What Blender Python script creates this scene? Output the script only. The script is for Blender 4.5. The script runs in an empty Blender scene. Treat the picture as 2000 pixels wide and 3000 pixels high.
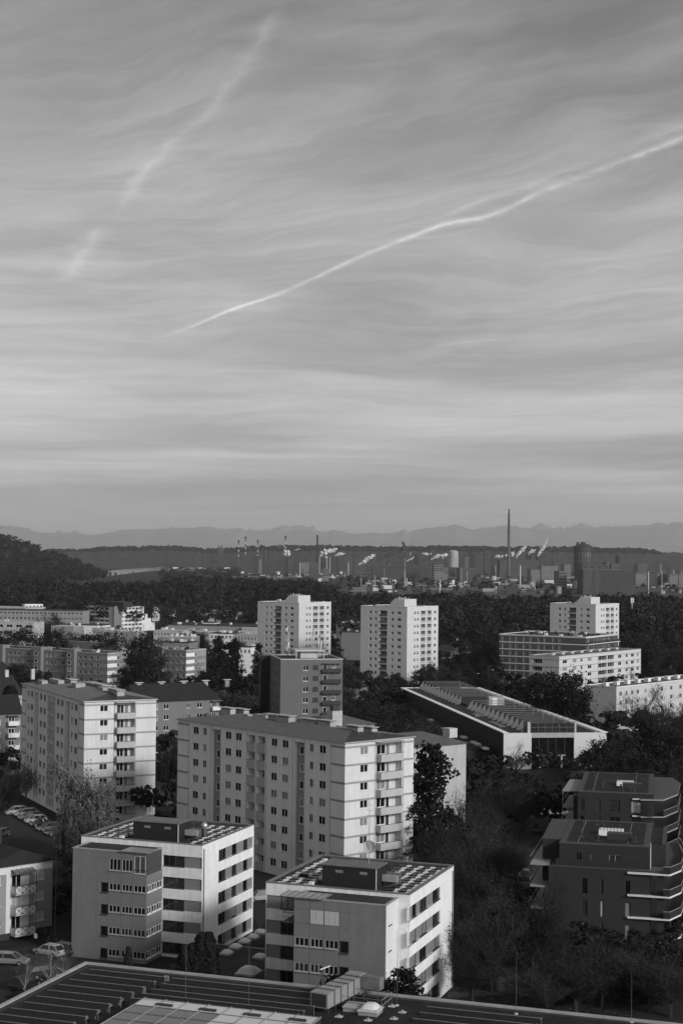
import bpy, math, random
import numpy as np
from mathutils import Vector, Matrix
random.seed(7)
RNG = np.random.default_rng(7)
SC = bpy.context.scene
COL = SC.collection
rad = math.radians

# ------------------------------------------------------------------ camera
H = 52.0                                   # eye height above the street
FPX = 4583.0                               # 55 mm on a 24 mm wide portrait frame, in photo pixels (2000 x 3000)
PITCH = math.atan(135.0 / FPX)
ROLL = 0.0104
CAM = Vector((0, 0, H))
FWD = Vector((0, math.cos(PITCH), math.sin(PITCH)))
_r0 = Vector((1, 0, 0)); _u0 = _r0.cross(FWD)
RGT = _r0 * math.cos(ROLL) + _u0 * math.sin(ROLL)
UPV = _u0 * math.cos(ROLL) - _r0 * math.sin(ROLL)
cam = bpy.data.cameras.new('camera'); camo = bpy.data.objects.new('camera', cam); COL.objects.link(camo)
cam.sensor_fit = 'HORIZONTAL'; cam.sensor_width = 24.0; cam.lens = 24.0 * FPX / 2000.0
cam.clip_start = 1.0; cam.clip_end = 150000
m = Matrix((RGT, UPV, -FWD)).transposed().to_4x4(); m.translation = CAM
camo.matrix_world = m
SC.camera = camo

def ray(px, py):
    return FWD + RGT * ((px - 1000) / FPX) + UPV * ((1500 - py) / FPX)
def hz(px, py, z=0.0):                      # where the sight line meets the level z
    d = ray(px, py); return CAM + d * ((z - H) / d.z)
def at_y(px, py, Y):                        # where the sight line is Y metres ahead
    d = ray(px, py); return CAM + d * (Y / d.y)
def span(C, dr, px):                        # distance along dr from C until the picture column px
    k = (px - 1000) / FPX; n = RGT - FWD * k
    return -((C - CAM).dot(n)) / dr.dot(n)
def proj(P):
    v = Vector(P) - CAM; w = v.dot(FWD)
    return 1000 + FPX * v.dot(RGT) / w, 1500 - FPX * v.dot(UPV) / w

# ------------------------------------------------------------------ world, sun, exposure
SUN_AZ, SUN_EL = 135.0, 24.0
HAZE = 2.1e-5                # clockwise from the view direction (+Y), degrees
SC.view_settings.view_transform = 'Standard'; SC.view_settings.look = 'None'
SC.view_settings.gamma = 1.0; SC.view_settings.use_curve_mapping = False
SC.view_settings.exposure = 0.0
SC.cycles.use_denoising = True
SC.cycles.max_bounces = 6; SC.cycles.volume_bounces = 1; SC.cycles.diffuse_bounces = 3
SC.cycles.transparent_max_bounces = 8
sun = bpy.data.lights.new('sun', 'SUN'); suno = bpy.data.objects.new('sun', sun); COL.objects.link(suno)
sun.energy = 2.5; sun.angle = rad(9.0); sun.color = (1, 1, 1)
sd = Vector((math.sin(rad(SUN_AZ)) * math.cos(rad(SUN_EL)), math.cos(rad(SUN_AZ)) * math.cos(rad(SUN_EL)), math.sin(rad(SUN_EL))))
suno.rotation_euler = sd.to_track_quat('Z', 'Y').to_euler(); suno.location = (200, -100, 300)

W = bpy.data.worlds.new('World'); SC.world = W; W.use_nodes = True
class NT:                                   # small helper to wire nodes
    def __init__(s, t): s.t = t; s.n = t.nodes; s.l = t.links
    def new(s, typ, **kw):
        n = s.n.new(typ)
        for k, v in kw.items(): setattr(n, k, v)
        return n
    def put(s, sock, v):
        if hasattr(v, 'default_value') and hasattr(v, 'links'): s.l.new(v, sock)
        else: sock.default_value = v
    def math(s, op, a, b=0.0, c=0.0, clamp=False):
        n = s.new('ShaderNodeMath', operation=op, use_clamp=clamp)
        s.put(n.inputs[0], a); s.put(n.inputs[1], b); s.put(n.inputs[2], c)
        return n.outputs[0]
    def ramp(s, a, lo, hi, o0=0.0, o1=1.0):
        n = s.new('ShaderNodeMapRange', interpolation_type='SMOOTHSTEP')
        s.put(n.inputs[0], a); n.inputs[1].default_value = lo; n.inputs[2].default_value = hi
        n.inputs[3].default_value = o0; n.inputs[4].default_value = o1
        return n.outputs[0]
    def xyz(s, v):
        n = s.new('ShaderNodeSeparateXYZ'); s.l.new(v, n.inputs[0]); return n.outputs
    def comb(s, x, y, z=0.0):
        n = s.new('ShaderNodeCombineXYZ')
        for i, v in enumerate((x, y, z)): s.put(n.inputs[i], v)
        return n.outputs[0]
    def noise(s, vec, scale, detail=4.0, rough=0.55, dist=0.0):
        n = s.new('ShaderNodeTexNoise'); s.l.new(vec, n.inputs['Vector'])
        n.inputs['Scale'].default_value = scale; n.inputs['Detail'].default_value = detail
        n.inputs['Roughness'].default_value = rough; n.inputs['Distortion'].default_value = dist
        return n.outputs['Fac']
    def curve(s, x, pts):
        n = s.new('ShaderNodeFloatCurve'); s.put(n.inputs['Value'], x)
        c = n.mapping.curves[0]
        while len(c.points) < len(pts): c.points.new(0.5, 0.5)
        for p, q in zip(c.points, pts): p.location = q; p.handle_type = 'AUTO'
        n.mapping.update(); return n.outputs[0]

def build_world():
    t = NT(W.node_tree); t.n.clear()
    out = t.new('ShaderNodeOutputWorld'); bg = t.new('ShaderNodeBackground')
    sky = t.new('ShaderNodeTexSky', sky_type='NISHITA', sun_disc=False)
    sky.sun_elevation = rad(SUN_EL); sky.sun_rotation = rad(SUN_AZ); sky.altitude = 300
    sky.air_density = 1.0; sky.dust_density = 2.5; sky.ozone_density = 1.0
    bw = t.new('ShaderNodeRGBToBW'); t.l.new(sky.outputs[0], bw.inputs[0])
    tc = t.new('ShaderNodeTexCoord'); d = t.xyz(tc.outputs['Generated'])
    dx, dy, dz = d[0], d[1], d[2]
    az = t.math('ARCTAN2', dx, dy)
    el = t.math('MAXIMUM', dz, 0.0)
    sv = t.math('LOGARITHM', t.math('ADD', el, 0.045), 2.718)              # elevation, stretched towards the horizon like a cloud deck
    w1 = t.noise(t.comb(t.math('MULTIPLY', az, 2.0), t.math('MULTIPLY', sv, 1.4), 1.3), 1.0, 4.0)
    w2 = t.noise(t.comb(t.math('MULTIPLY', az, 5.0), t.math('MULTIPLY', sv, 3.0), 6.1), 1.0, 4.0)
    ta = t.math('ADD', t.math('MULTIPLY', az, 3.2), t.math('MULTIPLY', w1, 0.8))
    tilt = t.math('SUBTRACT', t.math('MULTIPLY', sv, 1.0), t.math('MULTIPLY', t.math('MULTIPLY', az, t.ramp(dz, 0.05, 0.3, 0.05, 0.55)), 1.0))
    tb = t.math('ADD', t.math('MULTIPLY', tilt, 4.2), t.math('MULTIPLY', w2, 0.9))
    n1 = t.noise(t.comb(ta, tb), 0.75, 8.0, 0.58, 0.4)                      # broad mottled veils
    n2 = t.noise(t.comb(t.math('MULTIPLY', ta, 1.3), t.math('MULTIPLY', tb, 3.4), 4.0), 1.1, 9.0, 0.66, 0.5)   # fibres
    n3 = t.noise(t.comb(t.math('MULTIPLY', ta, 3.0), t.math('MULTIPLY', tb, 9.0), 8.0), 1.6, 8.0, 0.7, 0.3)    # finest threads
    veil = t.ramp(n1, 0.28, 0.72)
    cl = t.math('ADD', t.math('MULTIPLY', veil, 0.55), t.math('MULTIPLY', t.math('MULTIPLY', t.ramp(n2, 0.3, 0.75), t.ramp(n1, 0.2, 0.65, 0.35, 1.0)), 0.5))
    cl = t.math('ADD', cl, t.math('MULTIPLY', t.math('MULTIPLY', t.ramp(n3, 0.35, 0.8), veil), 0.16))
    # two old vapour trails and their fainter twin; gx, gy: slope coordinates of the sight direction
    dyc = t.math('MAXIMUM', dy, 0.05)
    gx = t.math('DIVIDE', dx, dyc); gy = t.math('DIVIDE', dz, dyc)
    fine = t.noise(t.comb(t.math('MULTIPLY', t.math('ADD', gx, gy), 38.0), t.math('MULTIPLY', t.math('SUBTRACT', gy, t.math('MULTIPLY', gx, 0.35)), 120.0)), 1.0, 7.0, 0.7)
    soft = t.noise(t.comb(t.math('MULTIPLY', gx, 9.0), t.math('MULTIPLY', gy, 9.0), 2.0), 1.0, 4.0, 0.6)
    def G(x, y):
        r = ray(x * 1.27551, y * 1.27551); return r.x / r.y, r.z / r.y
    def trail(pts, width, wid2, amp, vert=False, x0=None):
        g = [G(*p) for p in pts]
        if vert: g = [(b, a) for a, b in g]
        g.sort()
        a0, a1 = g[0][0], g[-1][0]; b0 = min(q[1] for q in g) - 0.01; b1 = max(q[1] for q in g) + 0.01
        inp, oth = (gy, gx) if vert else (gx, gy)
        s = t.math('DIVIDE', t.math('SUBTRACT', inp, a0), a1 - a0)
        c = t.curve(t.math('MINIMUM', t.math('MAXIMUM', s, 0.0), 1.0), [((a - a0) / (a1 - a0), (b - b0) / (b1 - b0)) for a, b in g])
        mid = t.math('ADD', t.math('MULTIPLY', c, b1 - b0), b0)
        wob = t.math('MULTIPLY', t.math('SUBTRACT', fine, 0.5), width * 1.9)
        dist = t.math('ABSOLUTE', t.math('ADD', t.math('SUBTRACT', oth, mid), wob))
        wd = t.math('ADD', t.math('MULTIPLY', s, wid2 - width), width)
        k = t.math('SUBTRACT', 1.0, t.math('DIVIDE', dist, wd), clamp=True)
        k = t.math('MULTIPLY', k, k)
        ends = t.math('MULTIPLY', t.ramp(s, -0.02, 0.16), t.ramp(s, 1.02, 1.3, 1.0, 0.0) if not vert else t.ramp(s, 0.85, 1.05, 1.0, 0.0))
        tex = t.ramp(t.math('ADD', t.math('MULTIPLY', fine, 0.5), t.math('MULTIPLY', soft, 0.6)), 0.36, 0.72, 0.12, 1.3)
        ends = t.math('MULTIPLY', ends, t.ramp(dy, 0.0, 0.2))
        return t.math('MULTIPLY', t.math('MULTIPLY', k, ends), t.math('MULTIPLY', tex, amp))
    tr = trail([(365, 775), (450, 745), (520, 715), (650, 670), (820, 592), (950, 540), (1020, 515), (1130, 492), (1240, 440), (1400, 380), (1568, 316)], 0.0022, 0.0050, 1.15)
    tr2 = trail([(1000, 500), (1080, 470), (1250, 412), (1400, 352), (1568, 290)], 0.004, 0.012, 0.5)
    tr3 = trail([(640, 10), (560, 150), (480, 255), (400, 322), (310, 425), (262, 500)], 0.011, 0.015, 0.5, vert=True)
    tr4 = trail([(235, 520), (190, 575), (150, 650)], 0.014, 0.016, 0.42, vert=True)
    tr5 = trail([(985, 795), (1050, 788), (1120, 780)], 0.0012, 0.0012, 0.25)
    tot = t.math('ADD', cl, t.math('ADD', t.math('ADD', tr, tr2), t.math('ADD', t.math('ADD', tr3, tr4), tr5)))
    # thinned towards the hazy horizon
    tot = t.math('MULTIPLY', t.math('MULTIPLY', tot, t.ramp(dz, 0.0, 0.09, 0.45, 1.0)), t.ramp(dz, 0.10, 0.34, 1.0, 0.55))
    lum = t.math('ADD', t.math('MULTIPLY', bw.outputs[0], SKY_K), t.math('MULTIPLY', tot, CLOUD_K))
    t.l.new(t.comb(lum, lum, lum), bg.inputs[0]); bg.inputs[1].default_value = 0.13
    t.l.new(bg.outputs[0], out.inputs[0])
SKY_K, CLOUD_K = 0.60, 2.6
build_world()

# ------------------------------------------------------------------ materials (all grey: the photograph is black and white)
MATS = {}
def gray(name, v, rough=0.8, var=0.12, scale=1.5, spec=0.3, metal=0.0, hlines=None, vlines=None, streak=0.0, brick=None, bump=0.0, bscale=20.0, patch=None):
    if name in MATS: return MATS[name]
    M = bpy.data.materials.new(name); M.use_nodes = True; MATS[name] = M
    t = NT(M.node_tree); p = t.n['Principled BSDF']
    p.inputs['Roughness'].default_value = rough; p.inputs['Metallic'].default_value = metal
    p.inputs['Specular IOR Level'].default_value = spec
    tc = t.new('ShaderNodeTexCoord'); o = tc.outputs['Object']; x, y, z = t.xyz(o)
    f = t.ramp(t.noise(o, scale, 5.0, 0.6), 0.25, 0.75, 1 - var, 1 + var)
    hgt = None
    if streak:
        st = t.noise(t.comb(t.math('MULTIPLY', x, 3.0), t.math('MULTIPLY', y, 3.0), t.math('MULTIPLY', z, 0.12)), 1.0, 4.0)
        f = t.math('MULTIPLY', f, t.ramp(st, 0.3, 0.75, 1 + streak * 0.4, 1 - streak))
    if patch:
        f = t.math('MULTIPLY', f, t.ramp(t.noise(o, patch[0], 6.0, 0.65, 0.6), 0.42, 0.6, patch[1], 1.0))
    xy = t.math('ADD', x, y)
    for ln, co in ((hlines, z), (vlines, xy)):
        if ln:
            per, wdt, dark = ln
            fr = t.math('FRACT', t.math('DIVIDE', t.math('ADD', co, 1000.0), per))
            line = t.math('LESS_THAN', fr, wdt / per)
            f = t.math('MULTIPLY', f, t.math('SUBTRACT', 1.0, t.math('MULTIPLY', line, 1 - dark)))
            hh = t.math('MULTIPLY', line, -0.02); hgt = hh if hgt is None else t.math('ADD', hgt, hh)
    if brick:
        b = t.new('ShaderNodeTexBrick'); t.l.new(t.comb(xy, z), b.inputs['Vector'])
        b.inputs['Scale'].default_value = 1.0; b.inputs['Brick Width'].default_value = brick[0]; b.inputs['Row Height'].default_value = brick[1]
        b.inputs['Mortar Size'].default_value = 0.012; b.inputs['Mortar Smooth'].default_value = 0.3
        b.inputs['Color1'].default_value = (1, 1, 1, 1); b.inputs['Color2'].default_value = (0.93, 0.93, 0.93, 1); b.inputs['Mortar'].default_value = (brick[2],) * 3 + (1,)
        bwn = t.new('ShaderNodeRGBToBW'); t.l.new(b.outputs['Color'], bwn.inputs[0]); f = t.math('MULTIPLY', f, bwn.outputs[0])
    c = t.math('MULTIPLY', f, v); t.l.new(t.comb(c, c, c), p.inputs['Base Color'])
    if bump or hgt is not None:
        bn = t.new('ShaderNodeBump'); bn.inputs['Strength'].default_value = 0.6; bn.inputs['Distance'].default_value = 1.0
        h = hgt
        if bump:
            nb = t.math('MULTIPLY', t.noise(o, bscale, 4.0), bump); h = nb if h is None else t.math('ADD', h, nb)
        t.l.new(h, bn.inputs['Height']); t.l.new(bn.outputs[0], p.inputs['Normal'])
    return M
def glassmat(name, v, rough=0.08, spec=0.6):
    if name in MATS: return MATS[name]
    M = bpy.data.materials.new(name); M.use_nodes = True; MATS[name] = M
    t = NT(M.node_tree); p = t.n['Principled BSDF']
    tc = t.new('ShaderNodeTexCoord'); f = t.ramp(t.noise(tc.outputs['Object'], 1.3, 3.0), 0.3, 0.7, 0.6, 1.4)
    c = t.math('MULTIPLY', f, v); t.l.new(t.comb(c, c, c), p.inputs['Base Color'])
    p.inputs['Roughness'].default_value = rough; p.inputs['Specular IOR Level'].default_value = spec
    return M
def leafmat(name, v, var=0.4, trans=0.0):
    if name in MATS: return MATS[name]
    M = bpy.data.materials.new(name); M.use_nodes = True; MATS[name] = M
    t = NT(M.node_tree); p = t.n['Principled BSDF']
    oi = t.new('ShaderNodeObjectInfo'); tc = t.new('ShaderNodeTexCoord')
    f = t.ramp(t.noise(tc.outputs['Object'], 0.55, 4.0, 0.7), 0.3, 0.7, 1 - var, 1 + var)
    f = t.math('MULTIPLY', f, t.math('ADD', t.math('MULTIPLY', oi.outputs['Random'], 0.7), 0.65))
    c = t.math('MULTIPLY', f, v); t.l.new(t.comb(c, c, c), p.inputs['Base Color'])
    p.inputs['Roughness'].default_value = 0.75; p.inputs['Specular IOR Level'].default_value = 0.15
    return M

# ------------------------------------------------------------------ mesh helpers
def tag(o, label=None, cat=None, group=None, kind=None):
    if label: o['label'] = label
    if cat: o['category'] = cat
    if group: o['group'] = group
    if kind: o['kind'] = kind
    return o
def link(name, me, parent=None, loc=None, rz=0.0):
    o = bpy.data.objects.new(name, me); COL.objects.link(o)
    if parent: o.parent = parent
    if loc is not None: o.location = loc
    if rz: o.rotation_euler = (0, 0, rz)
    return o
def empty(name, loc, rz=0.0, label=None, cat=None, group=None):
    o = link(name, None, None, loc, rz); o.empty_display_size = 1.0
    return tag(o, label, cat, group)
class MB:
    def __init__(s): s.v = []; s.f = []; s.m = []
    def add(s, vs, fs, m=0):
        b = len(s.v); s.v += [tuple(p) for p in vs]
        s.f += [tuple(b + i for i in f) for f in fs]; s.m += [m] * len(fs); return s
    def box(s, x0, x1, y0, y1, z0, z1, m=0):
        return s.add([(x0, y0, z0), (x1, y0, z0), (x1, y1, z0), (x0, y1, z0), (x0, y0, z1), (x1, y0, z1), (x1, y1, z1), (x0, y1, z1)],
                     [(3, 2, 1, 0), (4, 5, 6, 7), (0, 1, 5, 4), (1, 2, 6, 5), (2, 3, 7, 6), (3, 0, 4, 7)], m)
    def quad(s, a, b, c, d, m=0): return s.add([a, b, c, d], [(0, 1, 2, 3)], m)
    def prism(s, poly, z0, z1, m=0):
        n = len(poly)
        return s.add([(x, y, z0) for x, y in poly] + [(x, y, z1) for x, y in poly],
                     [tuple(range(n))[::-1], tuple(range(n, 2 * n))] + [(i, (i + 1) % n, n + (i + 1) % n, n + i) for i in range(n)], m)
    def tube(s, p, q, r0, r1=None, n=8, m=0, cap=True):
        p = Vector(p); q = Vector(q); r1 = r0 if r1 is None else r1
        d = (q - p); d = d.normalized() if d.length > 1e-6 else Vector((0, 0, 1))
        a = d.cross(Vector((0, 0, 1)) if abs(d.z) < 0.95 else Vector((1, 0, 0))).normalized(); b = d.cross(a)
        vs = []
        for c, r in ((p, r0), (q, r1)):
            for i in range(n):
                t = 2 * math.pi * i / n; vs.append(c + a * (r * math.cos(t)) + b * (r * math.sin(t)))
        fs = [(i, (i + 1) % n, n + (i + 1) % n, n + i) for i in range(n)]
        if cap: fs += [tuple(range(n))[::-1], tuple(range(n, 2 * n))]
        return s.add(vs, fs, m)
    def lathe(s, prof, n=20, c=(0, 0), m=0):
        vs = []; fs = []
        for r, z in prof:
            for i in range(n):
                t = 2 * math.pi * i / n; vs.append((c[0] + r * math.cos(t), c[1] + r * math.sin(t), z))
        for k in range(len(prof) - 1):
            for i in range(n):
                j = (i + 1) % n; fs.append((k * n + i, k * n + j, (k + 1) * n + j, (k + 1) * n + i))
        fs.append(tuple(range(n))[::-1]); fs.append(tuple(range((len(prof) - 1) * n, len(prof) * n)))
        return s.add(vs, fs, m)
    def mesh(s, name, mats):
        me = bpy.data.meshes.new(name); me.from_pydata(s.v, [], s.f)
        mats = mats if isinstance(mats, (list, tuple)) else [mats]
        for k in mats: me.materials.append(k)
        if len(mats) > 1: me.polygons.foreach_set('material_index', s.m)
        me.update(); return me
    def build(s, name, mats, parent=None, loc=None, rz=0.0, smooth=False):
        me = s.mesh(name, mats)
        if smooth: me.polygons.foreach_set('use_smooth', [True] * len(me.polygons))
        return link(name, me, parent, loc, rz)
def np_mesh(name, quads, mat, parent=None, loc=None):          # quads: (n, 4, 3) array
    n = len(quads); me = bpy.data.meshes.new(name)
    me.vertices.add(4 * n); me.vertices.foreach_set('co', quads.astype(np.float32).ravel())
    me.loops.add(4 * n); me.loops.foreach_set('vertex_index', np.arange(4 * n, dtype=np.int32))
    me.polygons.add(n); me.polygons.foreach_set('loop_start', np.arange(0, 4 * n, 4, dtype=np.int32))
    me.polygons.foreach_set('loop_total', np.full(n, 4, dtype=np.int32))
    me.materials.append(mat); me.update(); me.validate()
    return me
# ------------------------------------------------------------------ common materials
WHITE = gray('white_paint', 0.72, 0.6, 0.05)
FRAME = gray('window_frame_white', 0.70, 0.5, 0.04)
DFRAME = gray('window_frame_dark', 0.05, 0.5, 0.1)
G_DARK = glassmat('glass_dark', 0.008); G_MID = glassmat('glass_mid', 0.03)
CURT = gray('curtain_behind_glass', 0.20, 0.35, 0.2, 3.0, spec=0.6); BLIND = gray('roller_blind', 0.45, 0.6, 0.06, hlines=(0.08, 0.02, 0.8))
PANES = [G_DARK] * 6 + [G_MID] * 3 + [CURT] * 2
SHADOW = gray('painted_recess_shade', 0.06, 0.9, 0.15)  # dark colour painting shade into recess backs, parapet insides and the bay core
SOFFIT = gray('concrete_grey', 0.35, 0.9, 0.12, 1.0, bump=0.003)
CONC = gray('concrete_pale', 0.48, 0.85, 0.12, 0.8, streak=0.15)
PANEL_A = gray('facade_panel_ribbed', 0.62, 0.55, 0.05, 0.5, vlines=(0.3, 0.03, 0.90), streak=0.10)
SIDING = gray('facade_siding', 0.80, 0.6, 0.05, 0.5, hlines=(0.30, 0.03, 0.80), streak=0.08)
BANDM = gray('facade_band', 0.28, 0.6, 0.06)
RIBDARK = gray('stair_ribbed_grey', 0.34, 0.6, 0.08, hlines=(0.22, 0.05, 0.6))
PARAPET = gray('balcony_parapet', 0.42, 0.5, 0.06, 1.0)
METALROOF = gray('metal_roof', 0.06, 0.45, 0.18, 0.7, metal=0.2, patch=(0.4, 0.8))
SEAM = gray('roof_seam', 0.11, 0.45, 0.1)
GRAVEL = gray('roof_gravel', 0.04, 0.95, 0.45, 6.0, bump=0.03, bscale=9.0, patch=(0.35, 0.6))
GREENROOF = gray('roof_sedum', 0.018, 0.95, 0.45, 1.6, bump=0.05, bscale=4.0, patch=(0.3, 0.5))
ZINC = gray('zinc_sheet', 0.42, 0.4, 0.1, 0.7, metal=0.4)
ALU = gray('bare_aluminium', 0.55, 0.3, 0.06, metal=0.7)
BRICKW = gray('white_brick', 0.80, 0.8, 0.05, 0.8, streak=0.14, brick=(0.6, 0.20, 0.78))
BRICKG = gray('grey_brick', 0.18, 0.85, 0.06, 0.8, streak=0.10, brick=(0.6, 0.2, 0.85))
CLAD = gray('cladding_panel', 0.17, 0.5, 0.05, 0.6)
INFILL = gray('infill_panel', 0.2, 0.55, 0.05, 1.0)
DARKRIB = gray('penthouse_dark_ribbed', 0.02, 0.6, 0.1, vlines=(0.4, 0.06, 0.5))

# ------------------------------------------------------------------ windows
_wc = {}
def win_mesh(w, h, style, frame):
    k = ('f', round(w, 2), round(h, 2), style, frame.name)
    if k in _wc: return _wc[k]
    b = MB(); t = 0.075; dp = 0.07
    b.box(-w/2, -w/2 + t, 0, dp, 0, h); b.box(w/2 - t, w/2, 0, dp, 0, h)
    b.box(-w/2 + t, w/2 - t, 0, dp, 0, t); b.box(-w/2 + t, w/2 - t, 0, dp, h - t, h)
    ms = {'1': [], '2': [0.0], 'a': [-0.18 * w], '3': [-w/6, w/6], '4': [-w/4, 0, w/4]}[style]
    for x in ms: b.box(x - 0.045, x + 0.045, 0.002, dp - 0.002, t, h - t)
    b.box(-w/2 - 0.04, w/2 + 0.04, -0.17, -0.002, -0.07, 0.0)                  # sill
    _wc[k] = b.mesh('window', frame); return _wc[k]
def pane_mesh(w, h, m):
    k = ('p', round(w, 2), round(h, 2), m.name)
    if k not in _wc:
        b = MB(); b.box(-w/2 + 0.03, w/2 - 0.03, 0.035, 0.05, 0.03, h - 0.03); _wc[k] = b.mesh('pane', m)
    return _wc[k]
def far_win_mesh(w, h, m, frame=None):
    frame = frame or FRAME
    k = ('w', round(w, 1), round(h, 1), m.name, frame.name)
    if k not in _wc:
        b = MB(); t = 0.12
        b.box(-w/2, w/2, 0.03, 0.06, 0, h, 1)
        b.box(-w/2, -w/2 + t, 0, 0.03, 0, h); b.box(w/2 - t, w/2, 0, 0.03, 0, h); b.box(-w/2 + t, w/2 - t, 0, 0.03, 0, t); b.box(-0.05, 0.05, 0.001, 0.03, t, h)
        _wc[k] = b.mesh('window', [frame, m])
    return _wc[k]

ALLB = []
ROT = {'front': 0.0, 'right': math.pi / 2, 'back': math.pi, 'left': -math.pi / 2}
class Bld:
    def __init__(s, name, label, cat, C, theta, Wd, Dp, group=None):
        a = rad(theta); s.X = Vector((math.cos(a), -math.sin(a), 0)); s.Y = Vector((math.sin(a), math.cos(a), 0))
        s.W, s.D, s.rz = Wd, Dp, -a
        s.O = Vector((C[0], C[1], 0)) - s.X * Wd
        s.e = empty(name, s.O, s.rz, label, cat, group); ALLB.append(s)
    def px(s, side, x, y, off=0.0):           # picture point -> (along, up) on that wall
        d = ray(x, y)
        if side == 'front': P, N = s.O - s.Y * off, s.Y
        elif side == 'right': P, N = s.O + s.X * (s.W + off), s.X
        t = (P - CAM).dot(N) / d.dot(N); q = CAM + d * t - s.O
        return (q.dot(s.X) if side == 'front' else q.dot(s.Y)), q.z
    def roofpt(s, x, y, z):                   # picture point on level z -> local x, y
        q = hz(x, y, z) - s.O; return q.dot(s.X), q.dot(s.Y)
    def mp(s, side, a, z, d=0.0):
        return {'front': (a, d, z), 'right': (s.W - d, a, z), 'left': (d, a, z), 'back': (a, s.D - d, z)}[side]
    def facade(s, side, s0, s1, z0, z1, ops, mat, off=0.0, name='wall', parent=None, back=None):
        sb = sorted({s0, s1, *[min(max(o[i], s0), s1) for o in ops for i in (0, 1)]})
        zb = sorted({z0, z1, *[min(max(o[i], z0), z1) for o in ops for i in (2, 3)]})
        b = MB()
        for i in range(len(sb) - 1):
            # merge vertically where possible
            run = None
            for j in range(len(zb) - 1):
                cs, cz = (sb[i] + sb[i + 1]) / 2, (zb[j] + zb[j + 1]) / 2
                hole = any(o[0] < cs < o[1] and o[2] < cz < o[3] for o in ops)
                if not hole: run = run if run is not None else zb[j]
                if (hole or j == len(zb) - 2) and run is not None:
                    top = zb[j] if hole else zb[j + 1]
                    b.quad(*[s.mp(side, q, z, -off) for q, z in ((sb[i], run), (sb[i + 1], run), (sb[i + 1], top), (sb[i], top))]); run = None
        for o in ops:
            a0, a1, q0, q1 = o[:4]; dp = o[4] if len(o) > 4 else 0.16
            P = lambda a, z, d: s.mp(side, a, z, d - off)
            b.quad(P(a0, q0, 0), P(a0, q0, dp), P(a0, q1, dp), P(a0, q1, 0)); b.quad(P(a1, q0, 0), P(a1, q1, 0), P(a1, q1, dp), P(a1, q0, dp))
            b.quad(P(a0, q0, 0), P(a1, q0, 0), P(a1, q0, dp), P(a0, q0, dp)); b.quad(P(a0, q1, 0), P(a0, q1, dp), P(a1, q1, dp), P(a1, q1, 0))
            b.quad(P(a0, q0, dp), P(a1, q0, dp), P(a1, q1, dp), P(a0, q1, dp), 1)
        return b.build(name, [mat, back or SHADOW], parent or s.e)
    def win(s, side, a0, a1, z0, z1, style='2', dp=0.09, frame=None, pane=None, off=0.0, far=False):
        w, h = a1 - a0, z1 - z0; pane = pane or random.choice(PANES); frame = frame or FRAME
        loc = s.mp(side, (a0 + a1) / 2, z0, dp - off)
        if far: return link('window', far_win_mesh(w, h, pane, frame), s.e, loc, ROT[side])
        o = link('window', win_mesh(w, h, style, frame), s.e, loc, ROT[side])
        link('pane', pane_mesh(w, h, pane), o); return o
    def sbox(s, b, side, a0, a1, z0, z1, d0, d1, m=0):     # box on a wall, d: inward depth
        p, q = s.mp(side, a0, z0, d0), s.mp(side, a1, z1, d1)
        b.box(min(p[0], q[0]), max(p[0], q[0]), min(p[1], q[1]), max(p[1], q[1]), z0, z1, m)
    def part(s, name, mat, *boxes, parent=None):
        b = MB()
        for q in boxes: b.box(*q)
        return b.build(name, mat, parent or s.e)

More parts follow.
